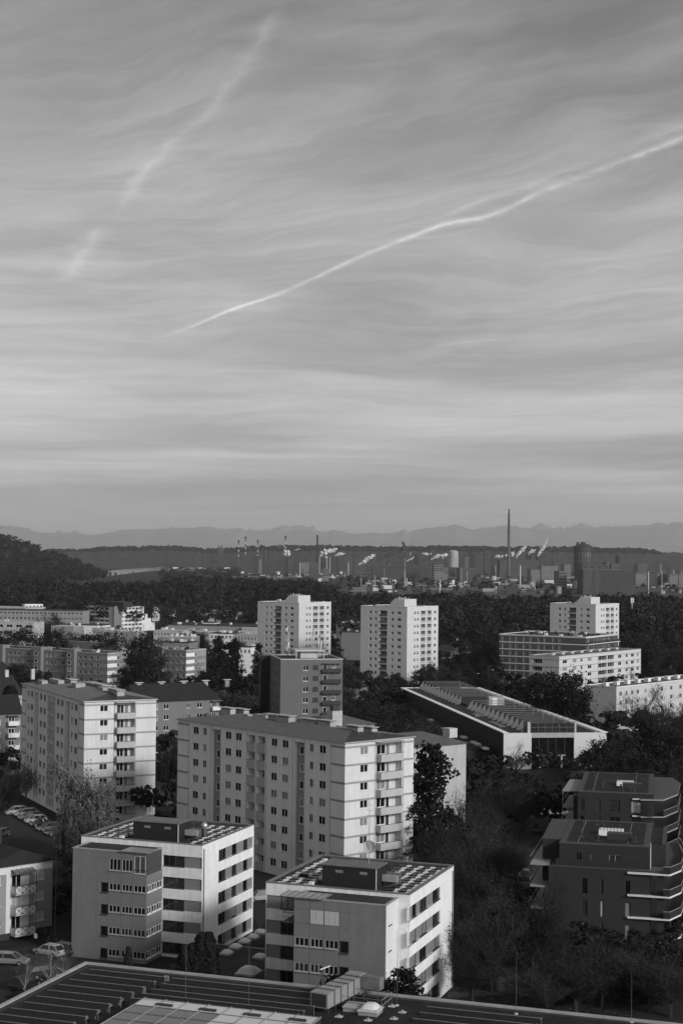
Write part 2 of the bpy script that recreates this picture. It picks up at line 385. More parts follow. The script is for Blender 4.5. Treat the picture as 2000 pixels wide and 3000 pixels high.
# ------------------------------------------------------------------ the two tall panel blocks
def slab_block(name, label, Zf, C_px, left_px, right_px, theta, fh, floors, cfg, zf):
    Z = Zf
    P = lambda x, y: (zf[0] + x / zf[2], zf[1] + y / zf[2])
    c = hz(*P(*C_px), Z)
    a = rad(theta); X = Vector((math.cos(a), -math.sin(a), 0)); Y = Vector((math.sin(a), math.cos(a), 0))
    Wd = -span(c, X, P(*left_px)[0]); Dp = span(c, Y, P(*right_px)[0])
    B = Bld(name, label, 'apartment block', c, theta, Wd, Dp)
    fp = lambda x, y: B.px('front', *P(x, y)); rp = lambda x, y: B.px('right', *P(x, y))
    ops = []; wins = []
    for kind, x0, x1, y0, y1 in cfg['front']:
        s0, zt = fp(x0, y0); s1, zb = fp(x1, y1)[0], fp(x0, y1)[1]
        for k in range(floors):
            q1, q0 = zt - k * fh, zb - k * fh
            if q0 < 0.4: continue
            if kind == 'w': ops.append((s0, s1, q0, q1, 0.16)); wins.append((s0, s1, q0, q1, '2' if s1 - s0 > 0.8 else '1', 0.08))
            elif kind == 'r': wins.append((s0, s1, q0, q1, '2', 0.62))
            elif kind == 'l': ops.append((s0, s1, q0, q1, 1.3))
    recess = []
    for x0, x1, y0 in cfg['recess']:
        s0, zt = fp(x0, y0); s1 = fp(x1, y0)[0]; recess.append((s0, s1, 1.0, zt)); ops.append((s0, s1, 1.0, zt, 0.7))
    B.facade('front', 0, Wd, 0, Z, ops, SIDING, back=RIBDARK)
    for w in wins: B.win('front', w[0], w[1], w[2], w[3], w[4], w[5])
    # loggia parapets and the white fin between them
    for kind, x0, x1, y0, y1 in cfg['front']:
        if kind != 'l': continue
        s0, zt = fp(x0, y0); s1, zb = fp(x1, y1)[0], fp(x0, y1)[1]
        for k in range(floors):
            q0 = zb - k * fh
            if q0 < 0.6: continue
            b = MB(); B.sbox(b, 'front', s0 - 0.02, s1 + 0.02, zt - (k + 1) * fh + 0.02, q0 - 0.002, -0.06, -0.003); b.build('loggia_parapet', PARAPET, B.e)
            b = MB(); B.sbox(b, 'front', s0, s1, q0 + 0.02, q0 + 0.07, -0.05, -0.003); b.build('loggia_rail', DFRAME, B.e)
            gw = (s1 - s0) * 0.62; B.win('front', s0 + 0.08, s0 + 0.08 + gw, q0 - 0.6, zt - k * fh - 0.12, '2', 1.18)
    # vertical joints
    b = MB()
    for x in cfg['joints']:
        s0 = fp(*x)[0]; B.sbox(b, 'front', s0 - 0.04, s0 + 0.04, 0.3, Z - 0.4, -0.03, -0.002)
    b.build('wall_joint', BANDM, B.e)['kind'] = 'stuff'
    # floor bands on the end panels
    se0 = fp(*cfg['endpanel'][0])[0]; se1 = fp(*cfg['endpanel'][1])[0]; zb0 = fp(*cfg['band'])[1]
    bands = [zb0 - k * fh for k in range(floors + 1) if zb0 - k * fh > 0.5]
    rop = []; rw = []
    for kind, x0, x1, y0, y1 in cfg['right']:
        s0, zt = rp(x0, y0); s1 = rp(x1, y0)[0]; zb = rp(x0, y1)[1]
        for k in range(floors):
            q1, q0 = zt - k * fh, zb - k * fh
            if q0 < 0.4: continue
            if kind == 'w': rop.append((s0, s1, q0, q1, 0.16)); rw.append((s0, s1, q0, q1, '2', 0.08))
            if kind == 'l':
                rop.append((s0, s1, q0, q1, .45))
    B.facade('right', 0, Dp, 0, Z, rop, PANEL_A, back=PANEL_A)
    for w in rw: B.win('right', w[0], w[1], w[2], w[3], w[4], w[5])
    lo = [o for o in rop if o[4] > .3]; ls0, ls1 = lo[0][0], lo[0][1]
    for zb in bands:
        for side, a0, a1 in (('front', 0.0, se0), ('front', se1, Wd + 0.03), ('right', 0.0, ls0 - 0.05), ('right', ls1 + 0.4, Dp + 0.02)):
            b = MB(); B.sbox(b, side, a0, a1, zb - 0.16, zb + 0.16, -0.035, -0.003); b.build('floor_band', BANDM, B.e)
    # balconies on the end wall
    for o in lo:
        a0, a1, q0, q1 = o[:4]
        B.win('right', a0 + 0.25, a0 + 0.25 + (a1 - a0) * 0.42, q0 + 0.85, q1 - 0.35, '2', .36)
        B.win('right', a0 + 0.3 + (a1 - a0) * 0.44, a0 + 0.3 + (a1 - a0) * 0.44 + 0.8, q0 + 0.02, q1 - 0.35, '1', .36, pane=random.choice([CURT, INFILL, G_MID]))
        b = MB(); e0, e1 = a0 - 0.05, a1 + 0.25; zt = q0 + 1.02
        B.sbox(b, 'right', e0, e1, q0 - 0.16, q0, -1.15, 0.0); B.sbox(b, 'right', e0, e1, q0, zt, -1.15, -1.08)
        B.sbox(b, 'right', e0, e0 + 0.07, q0, zt, -1.08, -0.01); B.sbox(b, 'right', e1 - 0.07, e1, q0, zt, -1.08, -0.01)
        bal = b.build('balcony', PARAPET, B.e)
        b = MB(); B.sbox(b, 'right', e0, e1, zt + 0.003, zt + 0.06, -1.17, -1.06); b.build('handrail', DFRAME, bal)
        b = MB(); B.sbox(b, 'right', a1 + 0.08, a1 + 0.14, q0 + 1.05, q1 + 0.05, -0.95, -0.01); b.build('side_screen', WHITE, B.e)
        b = MB(); B.sbox(b, 'right', a1 + 0.16, a1 + 0.22, q0 + 1.06, q1 + 0.1, -1.14, -1.08); b.build('post', DFRAME, B.e)
    o = lo[0]; b = MB(); B.sbox(b, 'right', o[0] - 0.2, o[1] + 0.3, o[3] + 0.12, o[3] + 0.22, -1.3, -0.003); b.build('canopy', ZINC, B.e)
    b = MB(); x = ls0 - 0.25; B.sbox(b, 'right', x - 0.12, x + 0.02, 0.3, Z - 0.3, -0.05, -0.002); b.build('rain_pipe', BANDM, B.e)
    # back walls, low hipped metal roof with standing seams
    B.part('back_wall', SIDING, (0.0, Wd, Dp - 0.01, Dp, 0, Z), (0.0, 0.01, 0.0, Dp - 0.01, 0, Z))
    rh = 0.85; ov = 0.22; hipx = Dp / 2
    b = MB(); v = [(-ov, -ov, Z), (Wd + ov, -ov, Z), (Wd + ov, Dp + ov, Z), (-ov, Dp + ov, Z), (hipx * 0.9, Dp / 2, Z + rh), (Wd - hipx * 0.9, Dp / 2, Z + rh)]
    b.add(v, [(0, 1, 5, 4), (1, 2, 5), (2, 3, 4, 5), (3, 0, 4), (3, 2, 1, 0)])
    roof = b.build('roof', METALROOF, B.e)
    b = MB()
    n = int(Wd / 0.75)
    for i in range(n + 1):                                            # seams on both long slopes and the hips
        x = i * Wd / n
        run = min(1.0, x / (hipx * 0.9) if x < hipx else 1.0, (Wd - x) / (hipx * 0.9)); run = max(run, 0.02)
        for y0, y1 in ((-ov, -ov + (Dp / 2 + ov) * run), (Dp + ov, Dp + ov - (Dp / 2 + ov) * run)):
            z1 = Z + rh * run
            b.add([(x - .03, y0, Z + .005), (x + .03, y0, Z + .005), (x + .03, y1, z1 + .005), (x - .03, y1, z1 + .005),
                   (x - .03, y0, Z + .06), (x + .03, y0, Z + .06), (x + .03, y1, z1 + .06), (x - .03, y1, z1 + .06)], [(4, 5, 6, 7), (0, 4, 7, 3), (1, 2, 6, 5), (0, 1, 5, 4)])
    n = int(Dp / 0.75)
    for i in range(1, n):
        y = i * Dp / n; run = 1 - abs(y - Dp / 2) / (Dp / 2); x0, x1 = Wd + ov, Wd + ov - (hipx * 0.9 + ov) * run
        z1 = Z + rh * run
        b.add([(x0, y - .03, Z + .06), (x0, y + .03, Z + .06), (x1, y + .03, z1 + .06), (x1, y - .03, z1 + .06), (x0, y - .03, Z), (x0, y + .03, Z), (x1, y + .03, z1), (x1, y - .03, z1)],
              [(0, 1, 2, 3), (0, 3, 7, 4), (1, 5, 6, 2), (0, 4, 5, 1)])
    sm = b.build('roof_seam', SEAM, roof); sm['kind'] = 'stuff'
    b = MB(); b.box(-ov - .05, Wd + ov + .05, -ov - .08, -ov, Z - .18, Z + .03); b.box(Wd + ov, Wd + ov + .08, -ov, Dp + ov, Z - .18, Z + .03); b.build('gutter', ZINC, roof)
    for (x, y, w, d, h, cap) in cfg['vents']:
        xx, yy = B.roofpt(*P(x, y), Z + 0.6)
        yy = min(max(yy, 1.0), Dp - 1.0); zz = Z + rh * (1 - abs(yy - Dp / 2) / (Dp / 2)) - 0.15
        ch = B.part('chimney', SOFFIT, (xx - w / 2, xx + w / 2, yy - d / 2, yy + d / 2, zz - 0.3, zz + h))
        if cap: B.part('cap', ZINC, (xx - w / 2 - .25, xx + w / 2 + .25, yy - d / 2 - .2, yy + d / 2 + .2, zz + h + .18, zz + h + .3), (xx - w / 2, xx - w / 2 + .1, yy - .1, yy + .1, zz + h, zz + h + .18), (xx + w / 2 - .1, xx + w / 2, yy - .1, yy + .1, zz + h, zz + h + .18), parent=ch)
    for x, y in cfg['pipes']:
        xx, yy = B.roofpt(*P(x, y), Z + 0.1)
        b = MB(); b.tube((xx, yy, Z), (xx, yy, Z + 0.9), 0.06, n=6); b.build('vent_pipe', SEAM, B.e)
    return B

cfgA = dict(
    front=[('w', 137, 170, 268, 314), ('w', 198, 219, 276, 322), ('r', 268, 301, 314, 361), ('w', 335, 370, 298, 345), ('w', 397, 433, 306, 354),
           ('l', 470, 515, 318, 364), ('l', 530, 577, 326, 374), ('w', 615, 651, 340, 388), ('w', 682, 719, 350, 398), ('r', 775, 816, 390, 440), ('w', 850, 873, 374, 424), ('w', 909, 949, 382, 432)],
    recess=[(249, 305, 284), (754, 818, 360)],
    joints=[(113, 300), (247, 300), (306, 300), (466, 340), (523, 340), (586, 350), (751, 370), (820, 380), (980, 400)],
    endpanel=[(113, 300), (982, 400)], band=(1066, 400),
    right=[('w', 1163, 1209, 396, 444), ('l', 1262, 1390, 372, 478)],
    vents=[(350, 190, 3.0, 1.2, 0.9, 1), (430, 188, 3.2, 1.2, 0.9, 1), (470, 212, 1.4, 1.0, 0.5, 0), (560, 218, 3.4, 1.2, 0.7, 0), (625, 222, 3.6, 1.2, 0.7, 1), (700, 245, 3.6, 1.4, 0.9, 1), (760, 245, 1.6, 1.2, 0.8, 0),
           (850, 255, 3.8, 1.2, 0.8, 1), (955, 268, 3.2, 1.3, 0.9, 1), (1125, 300, 3.0, 1.2, 0.7, 1), (1205, 295, 3.4, 1.2, 0.7, 1)],
    pipes=[(115, 220), (300, 240), (508, 270), (603, 285), (818, 312), (888, 325), (1055, 352), (1275, 340), (1430, 330), (1020, 290)])
BA = slab_block('apartment_block', 'long eight-storey panel block with balconies on its sunlit end, centre of the picture', 23.2, (1068, 368), (45, 222), (1488, 331), 48.6, 2.8, 8, cfgA, (500, 2000, 2.0907))
cfgB = dict(
    front=[('w', 320, 339, 240, 312), ('w', 354, 381, 250, 320), ('r', 416, 440, 305, 380), ('w', 458, 485, 280, 352), ('w', 501, 527, 293, 366),
           ('l', 554, 586, 302, 380), ('l', 595, 628, 314, 394), ('w', 653, 682, 341, 414), ('w', 699, 728, 353, 430), ('r', 774, 797, 418, 496), ('w', 817, 836, 386, 466), ('w', 857, 888, 400, 480)],
    recess=[(403, 441, 262), (753, 798, 368)],
    joints=[(303, 300), (401, 300), (442, 300), (550, 330), (590, 340), (636, 350), (750, 390), (799, 390), (907, 430)],
    endpanel=[(303, 300), (908, 430)], band=(972, 420),
    right=[('w', 1150, 1240, 421, 492), ('l', 1335, 1530, 392, 562)],
    vents=[(490, 155, 3.5, 1.3, 0.9, 0), (650, 160, 7.0, 1.3, 0.9, 0), (820, 170, 3.5, 1.3, 0.7, 1), (900, 215, 3.0, 2.0, 1.0, 0), (1080, 200, 6.0, 2.0, 0.7, 1), (1180, 225, 5.0, 1.6, 0.8, 1), (1190, 255, 3.5, 1.5, 0.8, 0), (1330, 290, 6.0, 1.5, 0.8, 1)],
    pipes=[(478, 205), (632, 250), (660, 255), (825, 300), (862, 305), (925, 310), (997, 350)])
BB = slab_block('apartment_block', 'eight-storey panel block on the left with a weeping tree before its balcony end', 24.0, (972, 372), (255, 172), (1795, 345), 63.5, 2.8, 8, cfgB, (0, 1960, 3.92))

# ------------------------------------------------------------------ the two five-storey brick-banded blocks in front
TH_F = 19.8
def strip(B, side, a0, a1, z0, z1, pattern, dp=0.10, off=0.0):
    """a ribbon of windows (w), light infill panels (p) and dark gaps; pattern: [(kind, relative width)]"""
    tot = sum(w for _, w in pattern); x = a0
    for kind, w in pattern:
        x1 = x + (a1 - a0) * w / tot
        if kind == 'p':
            b = MB(); B.sbox(b, side, x + .02, x1 - .02, z0 + .02, z1 - .02, dp - 0.04 - off, dp + 0.05 - off); b.build('infill_panel', INFILL, B.e)
        elif kind == 'w': B.win(side, x + .03, x1 - .03, z0 + .03, z1 - .03, '1', dp, frame=DFRAME, pane=random.choice([G_DARK, G_DARK, G_MID, CURT]), off=off)
        elif kind == 'v': B.win(side, x + .03, x1 - .03, z0 + .03, z1 - .03, '2', dp, frame=DFRAME, pane=random.choice([G_DARK, G_MID, CURT]), off=off)
        x = x1
def roof_kit(B, Z, D0, pent, arrays, P, front_y=0.0):
    # parapets, gravel, dark stair-head and the flat solar modules with white ends
    Wd, Dp = B.W, B.D
    B.part('roof', GRAVEL, (0.3, Wd - 0.3, 0.3, Dp - 0.3, Z - 0.75, Z - 0.45))
    b = MB(); b.box(-.05, Wd + .06, -.06, .34, Z, Z + .1); b.box(-.05, Wd + .06, Dp - .34, Dp + .05, Z, Z + .1); b.box(-.05, .34, .34, Dp - .34, Z, Z + .1); b.box(Wd - .34, Wd + .06, .34, Dp - .34, Z, Z + .1)
    b.build('parapet_cap', gray('parapet_cap_metal', 0.16, 0.5, 0.1), B.e)
    B.part('parapet', SHADOW, (.3, Wd - .3, .28, .33, Z - .5, Z), (.3, Wd - .3, Dp - .33, Dp - .28, Z - .5, Z), (.28, .33, .33, Dp - .33, Z - .5, Z), (Wd - .33, Wd - .28, .33, Dp - .33, Z - .5, Z))
    x0, x1, y0, y1, h = pent
    ph = B.part('stair_head', DARKRIB, (x0, x1, y0, y1, Z - .45, Z + h))
    B.part('stair_head_roof', gray('stair_head_roof', 0.13, 0.5, 0.2, 0.8), (x0 - .15, x1 + .15, y0 - .15, y1 + .15, Z + h + .002, Z + h + .14), parent=ph)
    for xx in (x0 + (x1 - x0) * .25, x0 + (x1 - x0) * .7): B.part('vent_slot', INFILL, (xx, xx + .9, y0 - .05, y0 - .003, Z + h - .75, Z + h - .45), parent=ph)
    B.part('corner_trim', WHITE, (x1 - .02, x1 + .06, y0 - .06, y0 - .005, Z - .4, Z + h), parent=ph)
    return ph
SOLAR_D = gray('solar_module_dark', 0.025, 0.35, 0.1, spec=0.5)
def solar_array(B, Z, label, cells):
    e = empty('solar_array', B.O + B.X * cells[0][0] + B.Y * cells[0][1] + Vector((0, 0, Z - .45)), B.rz, label, 'solar array')
    me1 = MB().box(-.5, .55, -.45, .45, .22, .30).box(-.5, .55, -.3, .3, 0, .22).mesh('module', SOLAR_D)
    me2 = MB().box(.56, 1.06, -.3, .3, .02, .36).mesh('white_end', WHITE)
    for x, y in cells:
        q = link('solar_module', me1, e, (x - cells[0][0], y - cells[0][1], 0)); link('white_end', me2, q)
def front_block(name, label, C_px, left_px, right_px, Z, zf, cfg):
    P = lambda x, y: (zf[0] + x / zf[2], zf[1] + y / zf[2])
    c = hz(*P(*C_px), Z); a = rad(TH_F); X = Vector((math.cos(a), -math.sin(a), 0)); Y = Vector((math.sin(a), math.cos(a), 0))
    Wd = -span(c, X, P(*left_px)[0]); Dp = span(c, Y, P(*right_px)[0])
    B = Bld(name, label, 'apartment block', c, TH_F, Wd, Dp); B.P = P; B.Z = Z
    return B
FH = 2.8
# --- block one (left)
zC = (0, 2350, 2.0907); zD = (700, 2450, 2.24)
BC = front_block('apartment_block', 'five-storey block with white brick right side and grey panelled bay, lower left', (1240, 268), (498, 213), (1555, 143), 14.7, zC, None)
BD = front_block('apartment_block', 'five-storey block with white brick right side nearest the camera, satellite dish on its roof', (1122, 387), (177, 310), (1408, 202), 14.6, zD, None)
for B in (BC, BD):
    Z, P = B.Z, B.P; C1 = B is BC
    fp = lambda x, y, off=0.0: B.px('front', *P(x, y), off); rp = lambda x, y: B.px('right', *P(x, y))
    # right side with window ribbons
    if C1: r0, r1, zt, zb = rp(1340, 297)[0], rp(1549, 215)[0], rp(1340, 297)[1], rp(1340, 364)[1]; nr = 5
    else: r0, r1, zt, zb = rp(1114, 470)[0], rp(1320, 345)[0], rp(1114, 472)[1], rp(1114, 560)[1]; nr = 5
    ops = [(r0, r1, zb - k * FH, zt - k * FH, 0.22) for k in range(nr) if zb - k * FH > 0.2]
    B.facade('right', 0, B.D, 0, Z, ops, BRICKW, back=INFILL)
    for o in ops:
        pat = [('w', 1.5), ('w', .8), ('p', 2.0), ('w', 1.4), ('p', 2.2), ('w', 1.3), ('p', 1.6)] if C1 else [('p', 1.3), ('w', 1.1), ('p', 1.2), ('v', 2.0), ('p', 2.0), ('v', 2.2)]
        strip(B, 'right', o[0], o[1], o[2], o[3], pat, 0.14)
        b = MB(); B.sbox(b, 'right', o[0] - .05, o[1] + .02, o[2] - .06, o[2] - .003, -.05, .1); b.build('sill', DFRAME, B.e)
    # front wall
    if C1: bx1 = fp(993, 500)[0]; fx0 = bx1; fx1 = B.W; bands = [(263, 335), (405, 468)]; xr = 1128
    else: bx0 = fp(361, 560)[0]; fx0 = 0.0; fx1 = bx0; xr = 268
    if C1: z_w1, z_w0 = fp(1128, 335)[1], fp(1128, 404)[1]
    else: z_w1, z_w0 = fp(268, 394)[1], fp(268, 482)[1]
    fops = [(fx0 + .05, fx1 - (.06 if C1 else 0.02), z_w0 - k * FH, z_w1 - k * FH, 0.25) for k in range(5) if z_w0 - k * FH > 0.2]
    B.facade('front', 0, B.W, 0, Z, fops, BRICKW, back=INFILL)
    for o in fops: strip(B, 'front', o[0], o[1], o[2], o[3], [('v', 1.3), ('w', 1.0), ('p', 1.9)] if C1 else [('p', 1.9), ('v', 1.8)], 0.16)
    B.part('back_wall', BRICKG, (0.0, B.W, B.D - .01, B.D, 0, Z), (0.0, .01, 0.0, B.D - .01, 0, Z))
    # projecting bay
    if C1:
        bi = (fp(993, 500)[0], 0.0); Pi = B.O + B.X * bi[0]; pd = -span(Pi, B.Y, P(890, 500)[0])
        x1 = bi[0]; x0 = fp(445, 400, pd)[0]; bz = fp(620, 298, pd)[1]
    else:
        bi = (fp(1040, 500)[0], 0.0); Pi = B.O + B.X * bi[0]; pd = -span(Pi, B.Y, P(955, 500)[0])
        x1 = bi[0]; x0 = fp(361, 560, pd)[0]; bz = fp(722, 440, pd)[1]
    bp = lambda x, y: B.px('front', *P(x, y), pd)
    xm = bp(617, 500)[0] if C1 else bp(721, 600)[0]
    pl0, pl1 = (x0, xm) if C1 else (xm, x1)      # plain brick part
    cl0, cl1 = (xm, x1) if C1 else (x0, xm)      # clad part
    B.part('brick_wall', BRICKG, (pl0, pl1, -pd, -.01, 0, bz))
    B.part('bay_core', SHADOW, (cl0 + (.12 if C1 else .02), cl1 - (.12 if C1 else .02), -pd + .12, -.01, 0, bz - .02))
    if C1:
        cols = [bp(x, 500)[0] for x in (617, 664, 742, 815, 890)]; cols[0] = cl0; cols[-1] = cl1
        wtop, wbot = bp(680, 497)[1], bp(680, 541)[1]; dark = 0
    else:
        cols = [bp(x, 700)[0] for x in (361, 462, 556, 657, 720)]; cols[0] = cl0; cols[-1] = cl1
        wtop, wbot = bp(480, 672)[1], bp(480, 730)[1]; dark = 3
    for i in range(4):
        a0, a1 = cols[i] + .015, cols[i + 1] - .015
        top = bz
        for k in range(5):
            q1, q0 = wtop + FH - k * FH + 0.0, wbot + FH - k * FH
            big = k == 0
            if i == dark: q0 -= .35
            if big: q1 += .35; q0 -= .25
            if C1 and big and i == 3: q1, q0 = bz - .3, q0 - 0.3
            z_lo = max(0.0, q0)
            if q1 <= 0.1: break
            b = MB(); B.sbox(b, 'front', a0, a1, q1 + .015, top - .015, -pd, -pd + .1); b.build('cladding_panel', CLAD, B.e)
            if i == dark and not big: B.win('front', a0 + .05, a1 - .05, q0, q1, '1', -pd + .05, frame=DFRAME, pane=G_DARK)
            elif not C1 and big and i in (1, 2): 
                b = MB(); B.sbox(b, 'front', a0 + .05, a1 - .05, q0 + .03, q1 - .03, -pd - .03, -pd + .06); b.build('folding_shutter', gray('shutter_pale', 0.42, 0.5, 0.05, vlines=(0.75, 0.04, 0.6)), B.e)
            elif big and ((not C1 and i in (0, 3)) or (C1 and i == 0)):
                b = MB(); B.sbox(b, 'front', a0, a1, q0 + .01, q1 - .01, -pd, -pd + .1); b.build('cladding_panel', CLAD, B.e)
            elif C1 and big and i == 3: pass
            else:
                b = MB(); m_ = .1
                B.sbox(b, 'front', a0, a0 + m_, q0, q1, -pd, -pd + .1); B.sbox(b, 'front', a1 - m_, a1, q0, q1, -pd, -pd + .1); b.build('cladding_panel', CLAD, B.e)
                B.win('front', a0 + m_, a1 - m_, q0, q1, '3', -pd + .03, frame=gray('frame_grey', 0.33, .5, .05), pane=random.choice([G_DARK, G_DARK, G_MID]))
            top = z_lo
        b = MB()
        if top > .1: B.sbox(b, 'front', a0, a1, 0.02, top - .015, -pd, -pd + .1); b.build('cladding_panel', CLAD, B.e)
    # bay side facing right
    if C1:
        n = 3
        for i in range(n):
            y0, y1 = -pd + .12 + (pd - .12) * i / n, -pd + .12 + (pd - .12) * (i + 1) / n
            top = bz - FH * .98
            for k in range(1, 5):
                q1, q0 = wtop + FH - k * FH, wbot + FH - k * FH
                if q1 < .1: break
                b = MB(); b.box(x1 - .1, x1, y0 + .012, y1 - .012, q1 + .015, top - .015); b.build('cladding_panel', CLAD, B.e)
                b = MB(); b.box(x1 - .1, x1, y0 + .012, y0 + .1, q0, q1); b.box(x1 - .1, x1, y1 - .1, y1 - .012, q0, q1); b.build('cladding_panel', CLAD, B.e)
                o = link('window', win_mesh(y1 - y0 - .2, q1 - q0, '2', FRAME), B.e, (x1 - .03, (y0 + y1) / 2, q0), math.pi / 2); link('pane', pane_mesh(y1 - y0 - .2, q1 - q0, random.choice([G_DARK, G_MID])), o)
                top = max(q0, 0.0)
            if top > .1: b = MB(); b.box(x1 - .1, x1, y0 + .012, y1 - .012, .02, top - .015); b.build('cladding_panel', CLAD, B.e)
        # corner terrace on the top floor
        rl = B.part('terrace_railing', DFRAME, (cols[3] + .1, x1 - .04, -pd + .02, -pd + .07, bz - FH + .65, bz - FH + .72), (x1 - .09, x1 - .04, -pd + .07, -.05, bz - FH + .65, bz - FH + .72), (cols[3] + .1, x1 - .04, -pd + .02, -pd + .07, bz - FH + .3, bz - FH + .35))
        B.win('front', cols[3] + .12, x1 - .2, bz - FH + .25, bz - .35, '2', -pd + .11, pane=G_DARK)
    else:
        w0, w1 = -pd + .75, -pd + 1.75
        zz1 = B.px('right', *P(975, 512))[1]
        b = MB(); b.box(x1 - .01, x1 + .06, -pd + .02, -.02, 0, bz - .02); b.build('rendered_wall', gray('render_white', 0.66, .7, .06, streak=.1), B.e)
        for k in range(5):
            q1 = bz - .75 - k * FH; q0 = q1 - 1.55
            if q0 < .2: break
            o = link('window', win_mesh(w1 - w0, q1 - q0, 'a', DFRAME), B.e, (x1 + .03, (w0 + w1) / 2, q0), math.pi / 2); link('pane', pane_mesh(w1 - w0, q1 - q0, random.choice([G_DARK, G_MID, CURT])), o)
        rl = B.part('terrace_railing', DFRAME, (x0 - 1.5, x0 - .02, -pd + .4, -pd + .45, bz - FH + 1.0, bz - FH + 1.06), (x0 - 1.5, x0 - 1.45, -pd + .45, -.05, bz - FH + 1.0, bz - FH + 1.06), (x0 - 1.5, x0 - .02, -pd + .4, -pd + .45, bz - FH + .5, bz - FH + .55), (x0 - 1.5, x0 - .02, -pd + .35, -.02, bz - FH - .1, bz - FH + .05))
    # bay roof: gravel, edge trim, glass canopy
    rf = B.part('bay_roof', GRAVEL, (x0 + .25, x1 - .25, -pd + .25, -.02, bz - .03, bz + .06))
    B.part('roof_edge', gray('roof_edge_zinc', 0.30, .5, .1), (x0 - .04, x1 + .08, -pd - .05, -pd + .25, bz, bz + .14), (x0 - .04, x0 + .25, -pd + .25, -.02, bz, bz + .14), (x1 - .25, x1 + .08, -pd + .25, -.02, bz, bz + .14), parent=rf)
    cxa, cxb = (cols[2], x1 + .5) if C1 else (x0 - 1.6, cols[2])
    B.part('canopy', gray('canopy_sheet', .3, .35, .25, .6), (cxa, cxb, -pd - .35, -pd + 2.6, bz + .16, bz + .22))
    b = MB()
    for i in range(7):
        xx = cxa + (cxb - cxa) * i / 6; b.box(xx - .03, xx + .03, -pd - .36, -pd + 2.61, bz + .221, bz + .27)
    b.build('canopy_rib', SEAM, B.e)
    # rain pipe
    pr = (rp(1247, 300)[0], 0) if C1 else (B.D - .6, 0)
    b = MB(); B.sbox(b, 'right', pr[0] - .06, pr[0] + .06, .2, Z - .5, -.13, -.01); b.build('rain_pipe', gray('pipe_grey', .16, .5, .05), B.e)
    # roof top
    q = [B.roofpt(*P(x, y), Z) for x, y in (((772, 225), (1055, 245)) if C1 else ((515, 320), (880, 345)))]
    pent = (q[0][0], q[1][0], 2.6, 2.6 + B.D * .2, 2.0)
    roof_kit(B, Z, 0, pent, None, P)
    cells = []; yy = 1.3; row = 0
    while yy < B.D - 1.0:
        xs_ = [1.15, 2.75, 4.35, B.W - 2.2, B.W - .75] + ([B.W - 3.7, B.W - 5.2] if yy > 8.5 else [])
        cells += [(xx - .8 + (.18 if row % 2 else 0) * (1 if xx < 6 else -1), yy + random.uniform(-.08, .08)) for xx in xs_]; yy += 1.5; row += 1
    cells = [q for q in cells if random.random() < .94]
    solar_array(B, Z, 'flat rows of dark solar modules with white ends on the %s brick-banded roof' % ('left' if C1 else 'nearer'), cells)
    B.part('duct', gray('duct_grey', .1, .5, .2), (pent[1] + .1, pent[1] + 1.6, 5.0, 7.0, Z - .45, Z + .9))
    B.part('duct_hood', ZINC, (pent[1] + .1, pent[1] + 1.9, 4.4, 4.9, Z + .3, Z + 1.0))
    b = MB(); 
    for i in range(10):
        t = 2 * math.pi * i / 10
    b.lathe([(.25, Z - .45), (.25, Z + 1.0), (.42, Z + 1.05), (.45, Z + 1.5), (.2, Z + 1.8)], 12, (pent[0] + .2 if not C1 else pent[1] + 2.0, 6.5)); b.build('roof_fan', ALU, B.e, smooth=True)
    for xx, yy, hh in ((pent[1] + .8, 5.8, 2.2), (pent[0] - .8, 5.0, 3.5), (B.W - 2, 3.0, 2.0), (3.0, B.D - 2, 3.0)):
        b = MB(); b.tube((xx, yy, Z - .45), (xx, yy, Z + hh), .03, n=5); b.build('lightning_rod', SEAM, B.e)
    B.pent = pent
# satellite dish and mast on the nearer block
b = MB(); x, y = BD.pent[1] - 1.5, 4.5; zz = BD.Z + 2.3
dm = empty('antenna_mast', BD.O + BD.X * x + BD.Y * y + Vector((0, 0, BD.Z + 2.1)), BD.rz, 'thin aerial mast with round translucent dish on the dark stair head', 'antenna')
MB().tube((0, 0, 0), (0, 0, 7.5), .05, .03, 6).build('mast', ALU, dm)
b = MB(); prof = [(0.02, 0.0), (.45, .06), (.62, .14), (.78, .24)]
b.lathe(prof, 24); b.f = b.f[:-1]; b.m = b.m[:-1]; o = b.build('dish', gray('dish_grey', .4, .6, .05), dm, smooth=True); o.location = (0, .1, 1.9); o.rotation_euler = (rad(70), 0, 0)
for k in range(3): MB().tube((-.5, 0, 5.6 + k * .6), (.5, 0, 5.6 + k * .6), .02, n=5).build('element', ALU, dm)
# ------------------------------------------------------------------ ground, streets
GRASS = gray('ground_grass', 0.014, 0.95, 0.5, 0.35, bump=0.05, bscale=3.0, patch=(0.05, 0.6))
ASPH = gray('asphalt', 0.024, 0.9, 0.2, 0.5, bump=0.004, patch=(0.12, 0.8))
PAVE = gray('paving', 0.05, 0.9, 0.2, 0.8, bump=0.004)
LEAFG = gray('leaf_litter_ground', 0.016, 0.95, 0.7, 1.2, bump=0.06, bscale=2.5, patch=(0.5, 0.4))
gm = MB(); gm.quad((-30000, -600, 0), (30000, -600, 0), (30000, 52500, 0), (-30000, 52500, 0))
tag(gm.build('ground', GRASS), 'dark autumn ground under the town and the plain beyond', None, None, 'structure')
def sheet(name, pts, z, mat, label):
    b = MB(); v = [(p.x, p.y, z) for p in (hz(*q) for q in pts)]; b.add(v, [tuple(range(len(v)))])
    o = b.build(name, mat); return tag(o, label, None, None, 'structure')
sheet('car_park', [(-60, 2365), (60, 2350), (150, 2395), (200, 2450), (215, 2520), (150, 2560), (-60, 2560)], .005, ASPH, 'asphalt car park along the left panel block')
